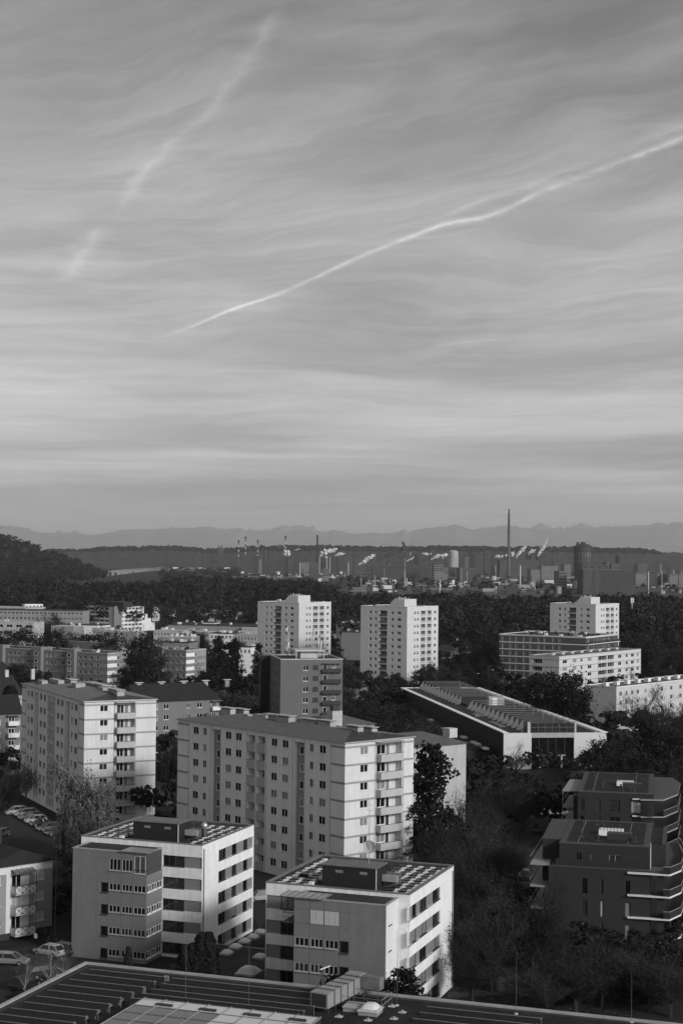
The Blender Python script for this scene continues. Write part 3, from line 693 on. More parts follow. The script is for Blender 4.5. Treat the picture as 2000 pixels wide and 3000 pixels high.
sheet('street', [(-200, 2800), (205, 2765), (240, 2850), (60, 2960), (-260, 3010)], .006, ASPH, 'street with parked cars before the gable house')
sheet('street', [(1515, 2475), (1560, 2395), (1700, 2380), (1720, 2430), (1640, 2560), (1600, 2640), (1540, 2640)], .007, ASPH, 'driveway between the trees and the grey flat-roofed houses')
sheet('car_park', [(440, 2360), (530, 2340), (545, 2420), (450, 2430)], .008, ASPH, 'strip of car park between the two panel blocks')
sheet('courtyard', [(715, 2640), (790, 2590), (820, 2660), (760, 2720)], .009, ASPH, 'paved yard behind the two brick-banded blocks')
sheet('path', [(1310, 2910), (1560, 2895), (1560, 2908), (1310, 2926)], .010, PAVE, 'pale footpath through the leaf-strewn garden')
sheet('lawn', [(1290, 2760), (1700, 2740), (1850, 3010), (1400, 3010)], .004, LEAFG, 'leaf-strewn garden right of the brick-banded blocks')
sheet('road', [(1390, 2050), (1480, 2025), (1500, 2032), (1410, 2062)], .006, ASPH, 'road running behind the sports hall')

# ------------------------------------------------------------------ generic block for the middle distance
def block(name, label, cat, C_px, Z, theta, left_px, right_px, floors, fh, top, wh, front, right, mf, mr, group=None, far=True, W=None, D=None, band=None, roofm=None, cap=None, dp=1.0, panes=None, parapet_m=None):
    c = hz(*C_px, Z); a = rad(theta); X = Vector((math.cos(a), -math.sin(a), 0)); Y = Vector((math.sin(a), math.cos(a), 0))
    Wd = W or -span(c, X, left_px); Dp = D or span(c, Y, right_px)
    B = Bld(name, label, cat, c, theta, Wd, Dp, group); B.Z = Z
    parapet_m = parapet_m or PARAPET
    for side, L, spec, mat in (('front', Wd, front, mf), ('right', Dp, right, mr)):
        ops = []; ws = []
        for sp in spec:
            f0, f1, kind = sp[:3]; dz = sp[3] if len(sp) > 3 else 0.0
            a0, a1 = f0 * L, f1 * L
            if kind == 's':
                ops.append((a0, a1, .5, Z - (sp[3] if len(sp) > 3 else 1.6), .6)); 
                for k in range(floors):
                    z1 = Z - top - 1.2 - k * fh
                    if z1 - 1.4 > .5: ws.append((a0 + .15 * (a1 - a0), a1 - .15 * (a1 - a0), z1 - 1.3, z1, .52, None))
                continue
            for k in range(floors):
                z1 = Z - top - k * fh - dz; z0 = z1 - wh
                if z0 < .3: continue
                if kind == 'w': ops.append((a0, a1, z0, z1, .2)); ws.append((a0, a1, z0, z1, .1, None))
                if kind == 't': ops.append((a0, a1, z0 - .7, z1 + .25, .2)); ws.append((a0, a1, z0 - .7, z1 + .25, .1, None))
                if kind == 'p': ops.append((a0, a1, z0, z1, .1)); b = MB(); B.sbox(b, side, a0 + .02, a1 - .02, z0 + .02, z1 - .02, .02, .08); b.build('infill_panel', WHITE if sp[-1] == 'light' else DARKP, B.e)
                if kind in 'bd':
                    ops.append((a0, a1, z0 - .9, z1 + .2, dp)); ws.append((a0 + .1 * (a1 - a0), a0 + .6 * (a1 - a0), z0 - .2, z1, dp - .1, None))
                    b = MB(); B.sbox(b, side, a0 + .01, a1 - .01, z0 - .95, z0 + .05, -.06, -.003); b.build('balcony_parapet', parapet_m if kind == 'b' else STAIRD, B.e)
        B.facade(side, 0, L, 0, Z, ops, mat, back=SHADOW)
        for w in ws: B.win(side, w[0], w[1], w[2], w[3], '2', w[4], far=far, pane=random.choice(panes) if panes else None)
        if band:
            for k in range(floors + 1):
                z = Z - band[0] - k * fh
                if z > .5: b = MB(); B.sbox(b, side, -.03 if side == 'front' else 0, L + (.04 if side == 'front' else 0), z - band[1] / 2, z + band[1] / 2, -.05, -.003); b.build('floor_band', band[2], B.e)
    B.part('back_wall', mf, (0.0, Wd, Dp - .01, Dp, 0, Z), (0.0, .01, 0.0, Dp - .01, 0, Z))
    if roofm is not False:
        B.part('roof', roofm or GRAVEL, (.25, Wd - .25, .25, Dp - .25, Z - .3, Z - .12))
        b = MB(); b.box(-.08, Wd + .08, -.08, .25, Z - .12, Z + .12); b.box(-.08, Wd + .08, Dp - .25, Dp + .08, Z - .12, Z + .12); b.box(-.08, .25, .25, Dp - .25, Z - .12, Z + .12); b.box(Wd - .25, Wd + .08, .25, Dp - .25, Z - .12, Z + .12)
        b.build('parapet', cap or CONC, B.e)
    return B
DARKP = gray('dark_panel', .035, .5, .1)
def clutter(B, n, Z, mats=(0.5, 0.12), hmax=1.2, region=None):
    x0, x1, y0, y1 = region or (1, B.W - 1, 1, B.D - 1)
    for _ in range(n):
        x, y = random.uniform(x0, x1), random.uniform(y0, y1); w, d, h = random.uniform(.4, 1.6), random.uniform(.4, 1.2), random.uniform(.3, hmax)
        B.part('roof_vent', random.choice([CONC, ZINC, DARKP, WHITE]), (x - w / 2, x + w / 2, y - d / 2, y + d / 2, Z - .15, Z + h))

TW_F = gray('tower_wall', .57, .75, .05, .6, vlines=(.9, .04, .93), streak=.06); TW_R = TW_F
STAIRD = gray('tower_stair_dark', .12, .8, .1)
def tower(label, C_px, rows):
    B = block('tower_block', label, 'tower block', C_px, 32.0, 36.4, None, None, rows, 2.8, 1.95, 1.25,
              [(.188, .246, 'w'), (.302, .355, 'w'), (.415, .575, 'd'), (.66, .716, 'w'), (.79, .87, 'w')],
              [(.222, .274, 'w'), (.315, .37, 'w'), (.434, .585, 'b'), (.635, .775, 'b'), (.863, .934, 'w')], TW_F, TW_R, 'white tower blocks before the riverside wood', W=23.6, D=23.6, cap=WHITE, dp=.8)
    x0, x1, y0, y1 = 9.0, 17.5, 7.0, 16.0
    b = MB(); b.add([(x0, y0, 31.7), (x1, y0, 31.7), (x1, y1, 31.7), (x0, y1, 31.7), (x0 + 3.2, y0, 35.0), (x1, y0, 35.0), (x1, y1, 35.0), (x0 + 3.2, y1, 35.0)],
                    [(4, 5, 6, 7), (0, 1, 5, 4), (1, 2, 6, 5), (2, 3, 7, 6)]); b.build('roof_house', TW_R, B.e)
    b = MB(); b.quad((x0, y0, 31.72), (x0 + 3.2, y0, 35.02), (x0 + 3.2, y1, 35.02), (x0, y1, 31.72)); b.build('roof_house_slope', DARKP, B.e)
    for k in range(9):
        b = MB(); b.tube((x0 + 3.5 + k * .6, y0 + 1 + k % 3, 34.9), (x0 + 3.5 + k * .6, y0 + 1 + k % 3, 35.6 + .3 * (k % 2)), .1, n=5); b.build('vent_pipe', WHITE, B.e)
    clutter(B, 5, 32.0); return B
T1 = tower('white tower block with aerials of the darker block rising before it', (876, 1766.5), 11)
T2 = tower('white tower block standing tallest between the trees, just right of the centre', (1192.5, 1779), 11)
T3 = tower('white tower block half hidden behind the dark striped building', (1744.5, 1771), 11)

# --- the grey-sided block with the aerials
SID_D = gray('siding_grey_fine', .13, .7, .05, .5, hlines=(.35, .04, .82), streak=.06)
BF = block('apartment_block', 'grey nine-storey block with dark balconies and aerials on its roof', 'apartment block', (822, 1932), 25.6, 79.0, 790, 1004, 9, 2.8, 1.55, 1.35,
           [(.15, .2, 'w'), (.3, .36, 'w'), (.5, .56, 'w'), (.65, .7, 'w'), (.85, .9, 'w')],
           [(.36, .445, 'w'), (.515, .605, 'p', 0, 'dark')], SID_D, SID_D, W=19.0, far=False)
a0, a1 = BF.D * .668, BF.D * .965
for k in range(9):
    zb = 25.6 - 2.65 - k * 2.8
    if zb < .5: break
    b = MB(); BF.sbox(b, 'right', a0, a1, zb - .75, zb + .3, -.9, -.82); BF.sbox(b, 'right', a0, a1, zb - .8, zb - .7, -.82, -.003); bal = b.build('balcony', DARKP, BF.e)
    for f in (.33, .66): b = MB(); BF.sbox(b, 'right', a0 + (a1 - a0) * f - .04, a0 + (a1 - a0) * f + .04, zb + .31, zb + 1.95, -.9, -.84); b.build('post', SID_D, BF.e)
    BF.win('right', a0 + .3, a0 + 1.2, zb - .4, zb + 1.4, '1', -.06, pane=G_DARK)
    if k % 3 == 0: BF.win('right', a0 + (a1 - a0) * .5, a0 + (a1 - a0) * .5 + 1.1, zb + .4, zb + 1.5, '2', -.06)
b = MB(); BF.sbox(b, 'right', a0, a1 + .02, 25.6 - 1.1, 25.6 - 1.0, -.9, -.003); b.build('canopy', SID_D, BF.e)
BF.part('lift_shaft', gray('lift_shaft_black', .012, .5, .1), (-3.2, -.05, -2.4, .4, 0, 25.3))
cx, cy = BF.W * .55, BF.D * .52
rh = BF.part('roof_house', CONC, (cx - 2.5, cx + 2.5, cy - 2.3, cy + 2.3, 25.3, 27.3)); BF.part('roof_house_slab', CONC, (cx - 3.6, cx + 3.6, cy - 3.9, cy + 3.9, 27.302, 27.7), parent=rh)
for dx, dy in ((-3.4, -3.7), (3.3, -3.7), (-3.4, 3.6), (3.3, 3.6)): BF.part('slab_post', CONC, (cx + dx, cx + dx + .2, cy + dy, cy + dy + .2, 25.4, 27.3))
def aerial(B, x, y, z, h, lab):
    e = empty('antenna_mast', B.O + B.X * x + B.Y * y + Vector((0, 0, z)), B.rz, lab, 'antenna')
    MB().tube((0, 0, 0), (0, 0, h), .14, .09, 6).build('mast', CONC, e)
    for k in range(6):
        zz = h * (.35 + .1 * k); t = random.uniform(0, 6.28); r = random.uniform(.25, .55)
        MB().box(r * math.cos(t) - .22, r * math.cos(t) + .22, r * math.sin(t) - .12, r * math.sin(t) + .12, zz - .7, zz + .7).build('panel_antenna', random.choice([WHITE, CONC, ZINC]), e)
        MB().tube((0, 0, zz), (r * math.cos(t), r * math.sin(t), zz), .03, n=5).build('bracket', DFRAME, e)
aerial(BF, 3.5, 4.2, 25.4, 8.2, 'cluster of panel aerials at the left of the grey block roof')
aerial(BF, 5.0, 4.0, 25.4, 7.0, 'shorter aerial mast just right of the left aerial cluster')
aerial(BF, 4.0, 11.2, 25.4, 8.0, 'aerial mast at the right of the grey block roof')
aerial(BF, 8.0, 12.4, 25.4, 6.5, 'rearmost aerial mast at the right of the grey block roof')

# --- striped dark block, white block and right-hand block
SLABW = gray('slab_edge_white', .62, .7, .05); DGREY = gray('render_dark_grey', .08, .8, .06)
sp = [(x, x + w, 't') for x, w in ((.03, .03), (.12, .03), (.19, .03), (.28, .03), (.355, .03), (.45, .03), (.52, .03), (.62, .03), (.69, .03))]
BG1 = block('apartment_block', 'dark seven-storey block with thin white floor stripes behind the white block', 'apartment block', (1716, 1867), 21.0, 31.0, 1462.5, 1810, 7, 2.92, 1.0, 1.45, sp,
            [(.05, .09, 'w'), (.13, .22, 'w'), (.28, .36, 'w'), (.45, .52, 'w'), (.55, .58, 'w'), (.68, .72, 'w'), (.78, .88, 'w')], DGREY, DGREY, band=(.25, .38, SLABW), cap=SLABW, panes=[G_DARK, DARKP, G_MID])
for k in range(7):
    b = MB(); BG1.sbox(b, 'right', .4, BG1.D, 21 - 2.9 - k * 2.92, 21 - 2.0 - k * 2.92, -.9, -.85); b.build('balcony_front', DARKP, BG1.e)
    b = MB(); BG1.sbox(b, 'right', 0, BG1.D, 21 - 3.2 - k * 2.92, 21 - 2.92 - k * 2.92, -1.0, -.06); b.build('balcony_slab', SLABW, BG1.e)
clutter(BG1, 26, 21.0)
BG2 = block('apartment_block', 'white six-storey slab block with glazed balconies, right of the centre', 'apartment block', (1637.5, 1924), 16.4, 36.5, 1552, 1876.5, 6, 2.8, 1.5, 1.35,
            [(.1, .42, 'b')], [(.04, .09, 'w'), (.155, .2, 'w'), (.245, .27, 'w'), (.33, .375, 'w'), (.455, .56, 'b'), (.57, .65, 'b'), (.705, .745, 'w'), (.8, .83, 'w'), (.87, .91, 'w'), (.945, .975, 'w')], CONC, gray('render_offwhite', .55, .75, .06, .5, streak=.08), band=(1.3, .12, DARKP), parapet_m=CONC, roofm=METALROOF, cap=CONC)
for i in range(8):
    x = .1 + .11 * i; BG2.part('roof_vent', CONC, (BG2.W * .4 - .8, BG2.W * .4 + .8, BG2.D * x, BG2.D * x + 2.2, 16.2, 17.1))
BG3 = block('apartment_block', 'pale five-storey slab block at the right edge behind bare trees', 'apartment block', (1805, 2014), 13.8, 40.0, 1714, 2080, 5, 2.8, 1.45, 1.35,
            [], [(.03, .055, 'w'), (.09, .11, 'w'), (.145, .165, 'w'), (.2, .225, 'w'), (.28, .305, 'w'), (.36, .385, 'w'), (.45, .475, 'w'), (.55, .575, 'w'), (.65, .675, 'w')], gray('panel_seamed', .55, .7, .05, .5, vlines=(.9, .05, .72), hlines=(2.8, .1, .7)), gray('render_pale', .50, .7, .06, .5, streak=.06), roofm=METALROOF, cap=WHITE, far=False)
for i in range(9): BG3.part('roof_vent', WHITE, (BG3.W * .5 - .7, BG3.W * .5 + .7, 2 + i * 6.5, 3.8 + i * 6.5, 13.6, 14.8))

# --- far left group
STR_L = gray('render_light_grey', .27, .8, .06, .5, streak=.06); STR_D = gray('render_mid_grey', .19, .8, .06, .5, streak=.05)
def row_house(label, C_px, Z, theta, left, right, towers, wins_f, fr):
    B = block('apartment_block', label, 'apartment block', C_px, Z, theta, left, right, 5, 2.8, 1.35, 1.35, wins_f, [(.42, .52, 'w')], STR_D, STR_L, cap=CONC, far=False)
    b = MB()
    for k in range(5):
        z1 = Z - 1.3 - k * 2.8
        if z1 > 2:
            b = MB(); B.sbox(b, 'right', 0, B.D * .42, z1 - 1.4, z1 + .05, -.03, -.003); b.build('pale_band', WHITE, B.e)
            b = MB(); B.sbox(b, 'right', 0, B.D * .99, z1 - 2.75, z1 - 1.42, -.025, -.003); b.build('grey_band', STR_D, B.e)
            for f0, f1 in fr: b = MB(); B.sbox(b, 'front', f0 * B.W, f1 * B.W, z1 - 1.3, z1, -.03, -.003); b.build('pale_band', STR_L, B.e)
    for f0, f1 in towers:
        t = B.part('stair_tower', STR_D, (f0 * B.W, f1 * B.W, -1.6, 2.5, 0, Z + 1.1))
        for k in range(5):
            z = Z - .8 - k * 2.8
            if z > 2: B.win('front', (f0 + .2 * (f1 - f0)) * B.W, (f0 + .6 * (f1 - f0)) * B.W, z - 1.3, z, '1', -1.66)
    clutter(B, 14, Z); return B
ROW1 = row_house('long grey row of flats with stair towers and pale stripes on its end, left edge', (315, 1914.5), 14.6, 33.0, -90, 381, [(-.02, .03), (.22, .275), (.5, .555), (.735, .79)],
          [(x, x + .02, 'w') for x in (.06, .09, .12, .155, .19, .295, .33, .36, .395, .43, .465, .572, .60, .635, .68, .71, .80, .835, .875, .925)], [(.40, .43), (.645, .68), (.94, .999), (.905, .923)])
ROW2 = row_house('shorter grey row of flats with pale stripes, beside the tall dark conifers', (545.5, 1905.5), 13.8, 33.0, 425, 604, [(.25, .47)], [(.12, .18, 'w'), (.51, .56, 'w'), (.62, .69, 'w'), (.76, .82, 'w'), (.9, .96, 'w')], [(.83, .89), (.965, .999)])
ROW3 = block('apartment_block', 'further row of flats peeping over the long grey row', 'apartment block', (322, 1884), 14.0, 33.0, 190, 324, 5, 2.8, 1.35, 1.3, [(.1, .15, 'w'), (.3, .35, 'w'), (.62, .68, 'w'), (.8, .86, 'w')], [], STR_D, STR_L, cap=CONC, D=10)
clutter(ROW3, 6, 14.0)
TER = block('terraced_block', 'stepped six-storey building with rows of white balconies, far left', 'apartment block', (334, 1779), 17.0, 34.0, 248, 422, 6, 2.75, .9, 1.2,
            [(.02 + .165 * i, .16 + .165 * i, 'b') for i in range(5)], [(.36 + .12 * i, .46 + .12 * i, 'b') for i in range(5)] + [(.28, .33, 'w')], SOFFIT, WHITE, parapet_m=WHITE, cap=CONC, dp=1.2)
TER.part('stair_tower', STR_D, (TER.W - .02, TER.W + .4, -.3, TER.D * .25, 0, 17.6)); TER.part('roof_house', DARKP, (TER.W * .5, TER.W + 6, 3, 12, 16.8, 20.5))
for k in range(3): TER.part('stepped_terrace', WHITE, (TER.W * .3, TER.W - .3, TER.D + .01 + k * 4, TER.D + 4 + k * 4, 0, 11.5 - k * 3.0))
def lowbox(name, label, cat, x0, x1, ytop, d, depth, mat, roofm=None, theta=33.0, wins=0, group=None, roofvent=0, zbase=0.0, strip_m=None, rows=1, cap=None):
    """flat-roofed building whose front top edge runs from column x0 to x1"""
    c = at_y((x0 + x1) / 2, ytop, d); Z = c.z
    a = rad(theta); X = Vector((math.cos(a), -math.sin(a), 0))
    Wd = span(c, X, x1) - span(c, X, x0); c2 = c + X * span(c, X, x1)
    B = Bld(name, label, cat, c2, theta, Wd, depth, group); B.Z = Z
    ops = []
    if wins:
        for r in range(rows):
            z1 = Z - 1.0 - r * 3.3
            if z1 < 2.6: break
            for i in range(wins): ops.append(((i + .18) * Wd / wins, (i + .82) * Wd / wins, z1 - 1.5, z1, .2))
    B.facade('front', 0, Wd, 0, Z, ops, mat); B.facade('right', 0, depth, 0, Z, [], mat)
    for o in ops: B.win('front', *o[:4], far=True, dp=.12, pane=random.choice([G_DARK, G_MID]))
    B.part('back_wall', mat, (0.0, Wd, depth - .01, depth, 0, Z), (0.0, .01, 0.0, depth - .01, 0, Z))
    B.part('roof', roofm or GRAVEL, (-.15, Wd + .15, -.15, depth + .15, Z + .003, Z + .3))
    for _ in range(roofvent):
        x, y = random.uniform(1, max(1.5, Wd - 1)), random.uniform(1, max(1.5, depth - 1)); h = random.uniform(.5, 1.4); w = random.uniform(.5, 2.0)
        B.part('roof_vent', random.choice([WHITE, CONC, WHITE, ZINC]), (x, x + w, y, y + w * .7, Z + .3, Z + .3 + h))
    return B
LIGHTROOF = gray('roof_pale', .40, .8, .15, .3); PALEW = gray('wall_pale', .42, .75, .06, .3, streak=.05); OFFW = gray('wall_office', .25, .75, .06, .3)
lowbox('office_building', 'long grey office building with ribbon windows, far left', 'office building', -60, 242, 1788.5, 960, 16, OFFW, theta=6, wins=26, rows=4)
lowbox('office_building', 'white upper building at the top left edge of the town', 'office building', -80, 73, 1781, 1040, 26, PALEW, roofm=LIGHTROOF, theta=20, wins=9)
lowbox('office_building', 'small bright white building beside the top left office', 'office building', 73, 126, 1770, 1060, 10, WHITE, theta=-22, wins=5, rows=2)
lowbox('apartment_block', 'white block with small windows at the left edge behind the trees', 'apartment block', -70, 98, 1824, 800, 14, PALEW, roofm=LIGHTROOF, theta=12, wins=6, rows=3, roofvent=3)
lowbox('school_wing', 'broad grey school hall with a stepped upper storey', 'school', 492, 765, 1834, 880, 30, OFFW, theta=14, roofvent=4)
lowbox('school_wing', 'pale upper storey on the school hall with small windows', 'school', 518, 592, 1826, 905, 12, PALEW, theta=14, wins=9, roofvent=3)
lowbox('school_wing', 'white plant room on the school roof', 'school', 592, 629, 1825, 900, 10, WHITE, theta=14, wins=4)
lowbox('school_wing', 'low school wing with dark windows under the white tower block', 'school', 708, 762, 1837, 870, 12, PALEW, theta=14, wins=9)
for i, (x0, x1, y, d, dep, wn) in enumerate([(450, 535, 1849, 800, 14, 9), (535, 610, 1852, 830, 12, 7), (615, 690, 1857, 800, 12, 7), (685, 770, 1861, 760, 14, 9), (462, 560, 1868, 730, 12, 0), (465, 552, 1883, 690, 12, 0), (270, 306, 1842, 850, 16, 5), (150, 215, 1836, 850, 14, 0), (180, 300, 1832, 900, 12, 0), (300, 345, 1848, 820, 12, 0), (355, 400, 1852, 800, 12, 0), (700, 735, 1897, 650, 12, 3), (965, 1000, 1812, 1000, 14, 0), (985, 1040, 1825, 900, 14, 0), (1000, 1075, 1853, 800, 12, 0)]):
    lowbox('flat_roofed_wing', 'low flat-roofed school wing, number %d counted from the left' % (i + 1) if False else ['long low wing with tall windows left of the conifers', 'low wing with chimneys behind the pines', 'low wing with a row of roof vents right of the pines', 'low glazed wing just left of the first tower block', 'pale flat roof with bright roof vents, upper', 'pale flat roof with bright roof vents, lower', 'small white pavilion before the stepped building', 'low white roof left of the small pavilion', 'low pale building under the long office', 'low pale roof in front of the stepped building', 'low roof under the stepped terraces', 'grey wing glimpsed between the conifers', 'low white shed right of the first tower block', 'long low roof between the first two tower blocks', 'grey low house between the first two tower blocks'][i], 'low building', x0, x1, y, d, dep, [PALEW, OFFW, WHITE][i % 3] if i not in (5, 13, 14) else STR_D, roofm=[LIGHTROOF, LIGHTROOF, GRAVEL][i % 3], theta=[14, 14, 16, 18, 14, 14, 20][i % 7], wins=wn, roofvent=6 if i < 6 else 2)
for i, (x0, x1, y, d) in enumerate([(495, 530, 1786, 1350), (575, 675, 1787, 1380), (610, 640, 1798, 1250), (690, 728, 1795, 1300), (198, 215, 1778, 1300), (222, 240, 1777, 1320), (446, 457, 1781, 1250), (1620, 1650, 1758, 1400)]):
    lowbox('park_pavilion', ['white low pavilion at the wood edge, leftmost of the pair', 'long white low building at the wood edge', 'pale garage before the long white building', 'pale low roof behind the ball fence', 'small white hut left of the stepped building roof', 'second small white hut left of the stepped building roof', 'small white house right of the stepped building', 'white low building in the wood left of the third tower'][i], 'low building', x0, x1, y, d, 10, WHITE if i != 2 else PALEW, roofm=LIGHTROOF, theta=10)

# --- hipped and gabled houses
TILE_D = gray('roof_tile_dark', .022, .8, .15, 1.0, hlines=(.4, .06, .6))
def gable_roof(B, Z, rise, along='y', ov=.5, mat=None, hip=0.0):
    W_, D_ = B.W, B.D; b = MB()
    if along == 'y':
        v = [(-ov, -ov, Z), (W_ + ov, -ov, Z), (W_ + ov, D_ + ov, Z), (-ov, D_ + ov, Z), (W_ / 2, -ov + hip, Z + rise), (W_ / 2, D_ + ov - hip, Z + rise)]
        f = [(0, 4, 5, 3), (1, 2, 5, 4), (0, 1, 4), (2, 3, 5), (3, 2, 1, 0)]
    else:
        v = [(-ov, -ov, Z), (W_ + ov, -ov, Z), (W_ + ov, D_ + ov, Z), (-ov, D_ + ov, Z), (-ov + hip, D_ / 2, Z + rise), (W_ + ov - hip, D_ / 2, Z + rise)]
        f = [(0, 1, 5, 4), (2, 3, 4, 5), (1, 2, 5), (3, 0, 4), (3, 2, 1, 0)]
    b.add(v, f); r = b.build('roof', mat or TILE_D, B.e); return r
L1 = block('apartment_block', 'flats with a dark tiled roof and white balconies behind the left panel block', 'apartment block', (385, 2059), 14.0, 59.0, 360, 643, 5, 2.8, .75, 1.3, [], [(.10, .16, 'w'), (.24, .30, 'w'), (.36, .42, 'w'), (.62, .66, 'w'), (.74, .80, 'w')], STR_L, gray('render_grey_flats', .16, .75, .05, .5), W=12, roofm=False, far=False)
rr = gable_roof(L1, 14.0, 4.2, 'y', .5, hip=2.5)
for i in range(5): L1.part('chimney', SOFFIT, (L1.W / 2 - .35, L1.W / 2 + .35, 4 + i * 6.5, 5.2 + i * 6.5, 16.6, 18.3), parent=rr); L1.part('cap', WHITE, (L1.W / 2 - .5, L1.W / 2 + .5, 3.5 + i * 6.5, 5.7 + i * 6.5, 18.5, 18.62), parent=rr)
for f0 in (.02, .9):
    for k in range(5):
        z = 14 - 2.9 - k * 2.8
        if z > 1: b = MB(); L1.sbox(b, 'right', f0 * L1.D, f0 * L1.D + 2.6, z, z + 1.0, -1.2, -.01); b.build('balcony', WHITE, L1.e); L1.win('right', f0 * L1.D + .3, f0 * L1.D + 1.6, z + .9, z + 2.3, '2', -.06)
    b = MB(); L1.sbox(b, 'right', f0 * L1.D - .2, f0 * L1.D + 2.8, 13.6, 13.7, -1.3, -.01); b.build('canopy', STR_D, L1.e)
L2 = block('apartment_block', 'flats with white balconies and a dark roof at the left edge', 'apartment block', (-70, 2095), 14.4, 63.5, -140, 63, 5, 2.8, 1.3, 1.3, [], [(.52, .55, 'w'), (.955, .975, 'w'), (.2, .25, 'w')], STR_L, gray('render_grey_flats', .16, .75, .05, .5), W=12, roofm=False, far=False)
rr = gable_roof(L2, 14.4, 4.0, 'y', .5)
for k in range(5):
    z = 14.4 - 2.75 - k * 2.8
    if z > .8:
        s0 = L2.px('right', 22, 2120)[0]; s1 = L2.px('right', 52, 2120)[0]
        b = MB(); L2.sbox(b, 'right', s0, s1, z, z + 1.0, -1.2, -.01); b.build('balcony', WHITE, L2.e); L2.win('right', s0 + .2, s1 - .8, z + .3, z + 2.1, '2', -.06)
b = MB(); L2.sbox(b, 'right', s0 - .2, s1 + .2, 14.0, 14.1, -1.3, -.01); b.build('canopy', STR_D, L2.e)
L3 = block('house', 'white house under a dark roof, behind the left edge flats', 'house', (-60, 2040), 11.0, 60.0, -150, 66, 3, 2.8, .7, 1.3, [], [(.5, .6, 'w'), (.78, .85, 'w'), (.93, .97, 'w')], PALEW, PALEW, W=10, roofm=False, far=False); rr = gable_roof(L3, 11, 5.5, 'y', .5, hip=2)
for i in range(2): L3.part('chimney', CONC, (4.4, 5.6, 9 + 8 * i, 10 + 8 * i, 15, 18), parent=rr)
L4 = block('house', 'dark hipped roof at the left edge below the long row of flats', 'house', (-50, 1985), 9.0, 58.0, -150, 50, 3, 2.8, .7, 1.3, [], [(.5, .55, 'w')], STR_D, STR_D, W=10, roofm=False); rr = gable_roof(L4, 9, 5.0, 'y', .5, hip=4)
MH = block('hall', 'white-walled hall with a grey seamed metal roof behind the central panel block', 'hall', (1195, 2192), 16.6, 52.0, 1170, 1365, 1, 2.8, 2.6, 1.6, [], [(.42, .48, 'w')], PALEW, gray('wall_white_hall', .40, .7, .05, .4, vlines=(4.0, .1, .6), streak=.12), W=16, roofm=False, far=False)
rr = gable_roof(MH, 16.6, 1.8, 'y', .5, mat=gray('metal_roof_seamed', .11, .45, .1, .6, metal=.2, vlines=(.8, .08, 1.5)), hip=5); MH.part('chimney', CONC, (10, 12, 14, 16, 17.2, 19.0), parent=rr)
MH2 = block('hall', 'hall roof with a glass lift tower showing over the central panel block', 'hall', (850, 2134), 17.0, 60.0, 800, 1096, 1, 2.8, 2.6, 1.6, [], [], PALEW, PALEW, W=12, roofm=False)
rr = gable_roof(MH2, 17.0, 1.6, 'y', .6, mat=gray('metal_roof_seamed', .2), hip=5)
q = MH2.px('right', 980, 2100); MH2.part('lift_tower', gray('lift_tower_glass', .42, .3, .1, vlines=(.8, .06, .6), hlines=(1.0, .05, .7)), (MH2.W - 1.2, MH2.W + 1.2, q[0] - 1.2, q[0] + 1.2, 0, 20.2)); MH2.part('lift_tower_cap', DARKP, (MH2.W - .7, MH2.W + .7, q[0] - .8, q[0] + .8, 20.2, 21.2))
for i, (x, y, w, d, ro) in enumerate([(655, 1982, 14, 560, 40), (690, 1986, 12, 570, 60), (1300, 1902, 12, 640, 20), (1325, 1895, 14, 660, -10), (1370, 1880, 14, 700, 15), (1890, 1905, 14, 640, -20), (1960, 1925, 14, 620, 30), (1120, 1848, 16, 760, 10), (1060, 1995, 9, 560, 20)]):
    c = hz(x, y, 7.0); hB = Bld('house', ['small house with a bright gable among the shrubs left of the grey block', 'low house right of the bright gable among the shrubs', 'white gabled house right of the second tower block', 'dark roofed house behind the white gabled house', 'house with a dark roof in the trees left of the striped block', 'dark house among trees right of the white slab block', 'dark house at the right edge above the slab block', 'low house left of the second tower block', 'white garage at the foot of the second tower block'][i], 'house', c, ro, w, w * .75)
    wm = PALEW if i in (0, 2, 3, 8) else STR_D
    hB.part('wall', wm, (0, w, 0, w * .75, 0, 4.5)); gable_roof(hB, 4.502, 2.8, 'y' if i % 2 == 0 else 'x', .4)
    b = MB(); b.add([(0.02, 0, 4.5), (w - .02, 0, 4.5), (w / 2, 0, 7.1)], [(0, 1, 2)]) if i % 2 == 0 else b.add([(w, 0, 4.5), (w, w * .75, 4.5), (w, w * .375, 7.1)], [(0, 1, 2)])
    b.build('gable', wm, hB.e); hB.part('chimney', CONC, (w * .5 - .3, w * .5 + .3, w * .4, w * .4 + .6, 6, 8.2))
    for k in range(2): hB.win('right', w * .15 + k * w * .3, w * .15 + k * w * .3 + 1.2, 1.4, 2.8, far=True, dp=-.07)

# ------------------------------------------------------------------ sports hall with the roof trusses
ZH = 9.0
NLp = hz(1475, 2148, ZH); FLp = hz(1174.5, 2015.5, ZH)
yv = (FLp - NLp); HL = yv.length; thH = math.degrees(math.atan2(yv.x, yv.y))
xdir = Vector((math.cos(rad(thH)), -math.sin(rad(thH)), 0)); HW = span(NLp, xdir, 1776)
SH = Bld('sports_hall', 'long low sports hall with white roof rims and rows of roof trusses', 'sports hall', NLp + xdir * HW, thH, HW, HL)
LOUV = gray('hall_side_louvres', .015, .5, .15, .4, hlines=(.5, .1, .5)); HW_W = gray('hall_white_render', .58, .8, .04, .3)
gx0, gx1 = SH.px('front', 1150 + 750 / 1.845, 2160)[0], SH.px('front', 1150 + 980 / 1.845, 2160)[0]
SH.part('end_wall', HW_W, (0, gx0, 0, .4, 0, ZH - .05)); SH.part('end_wall', HW_W, (gx1, HW, 0, .4, 0, ZH - .05))
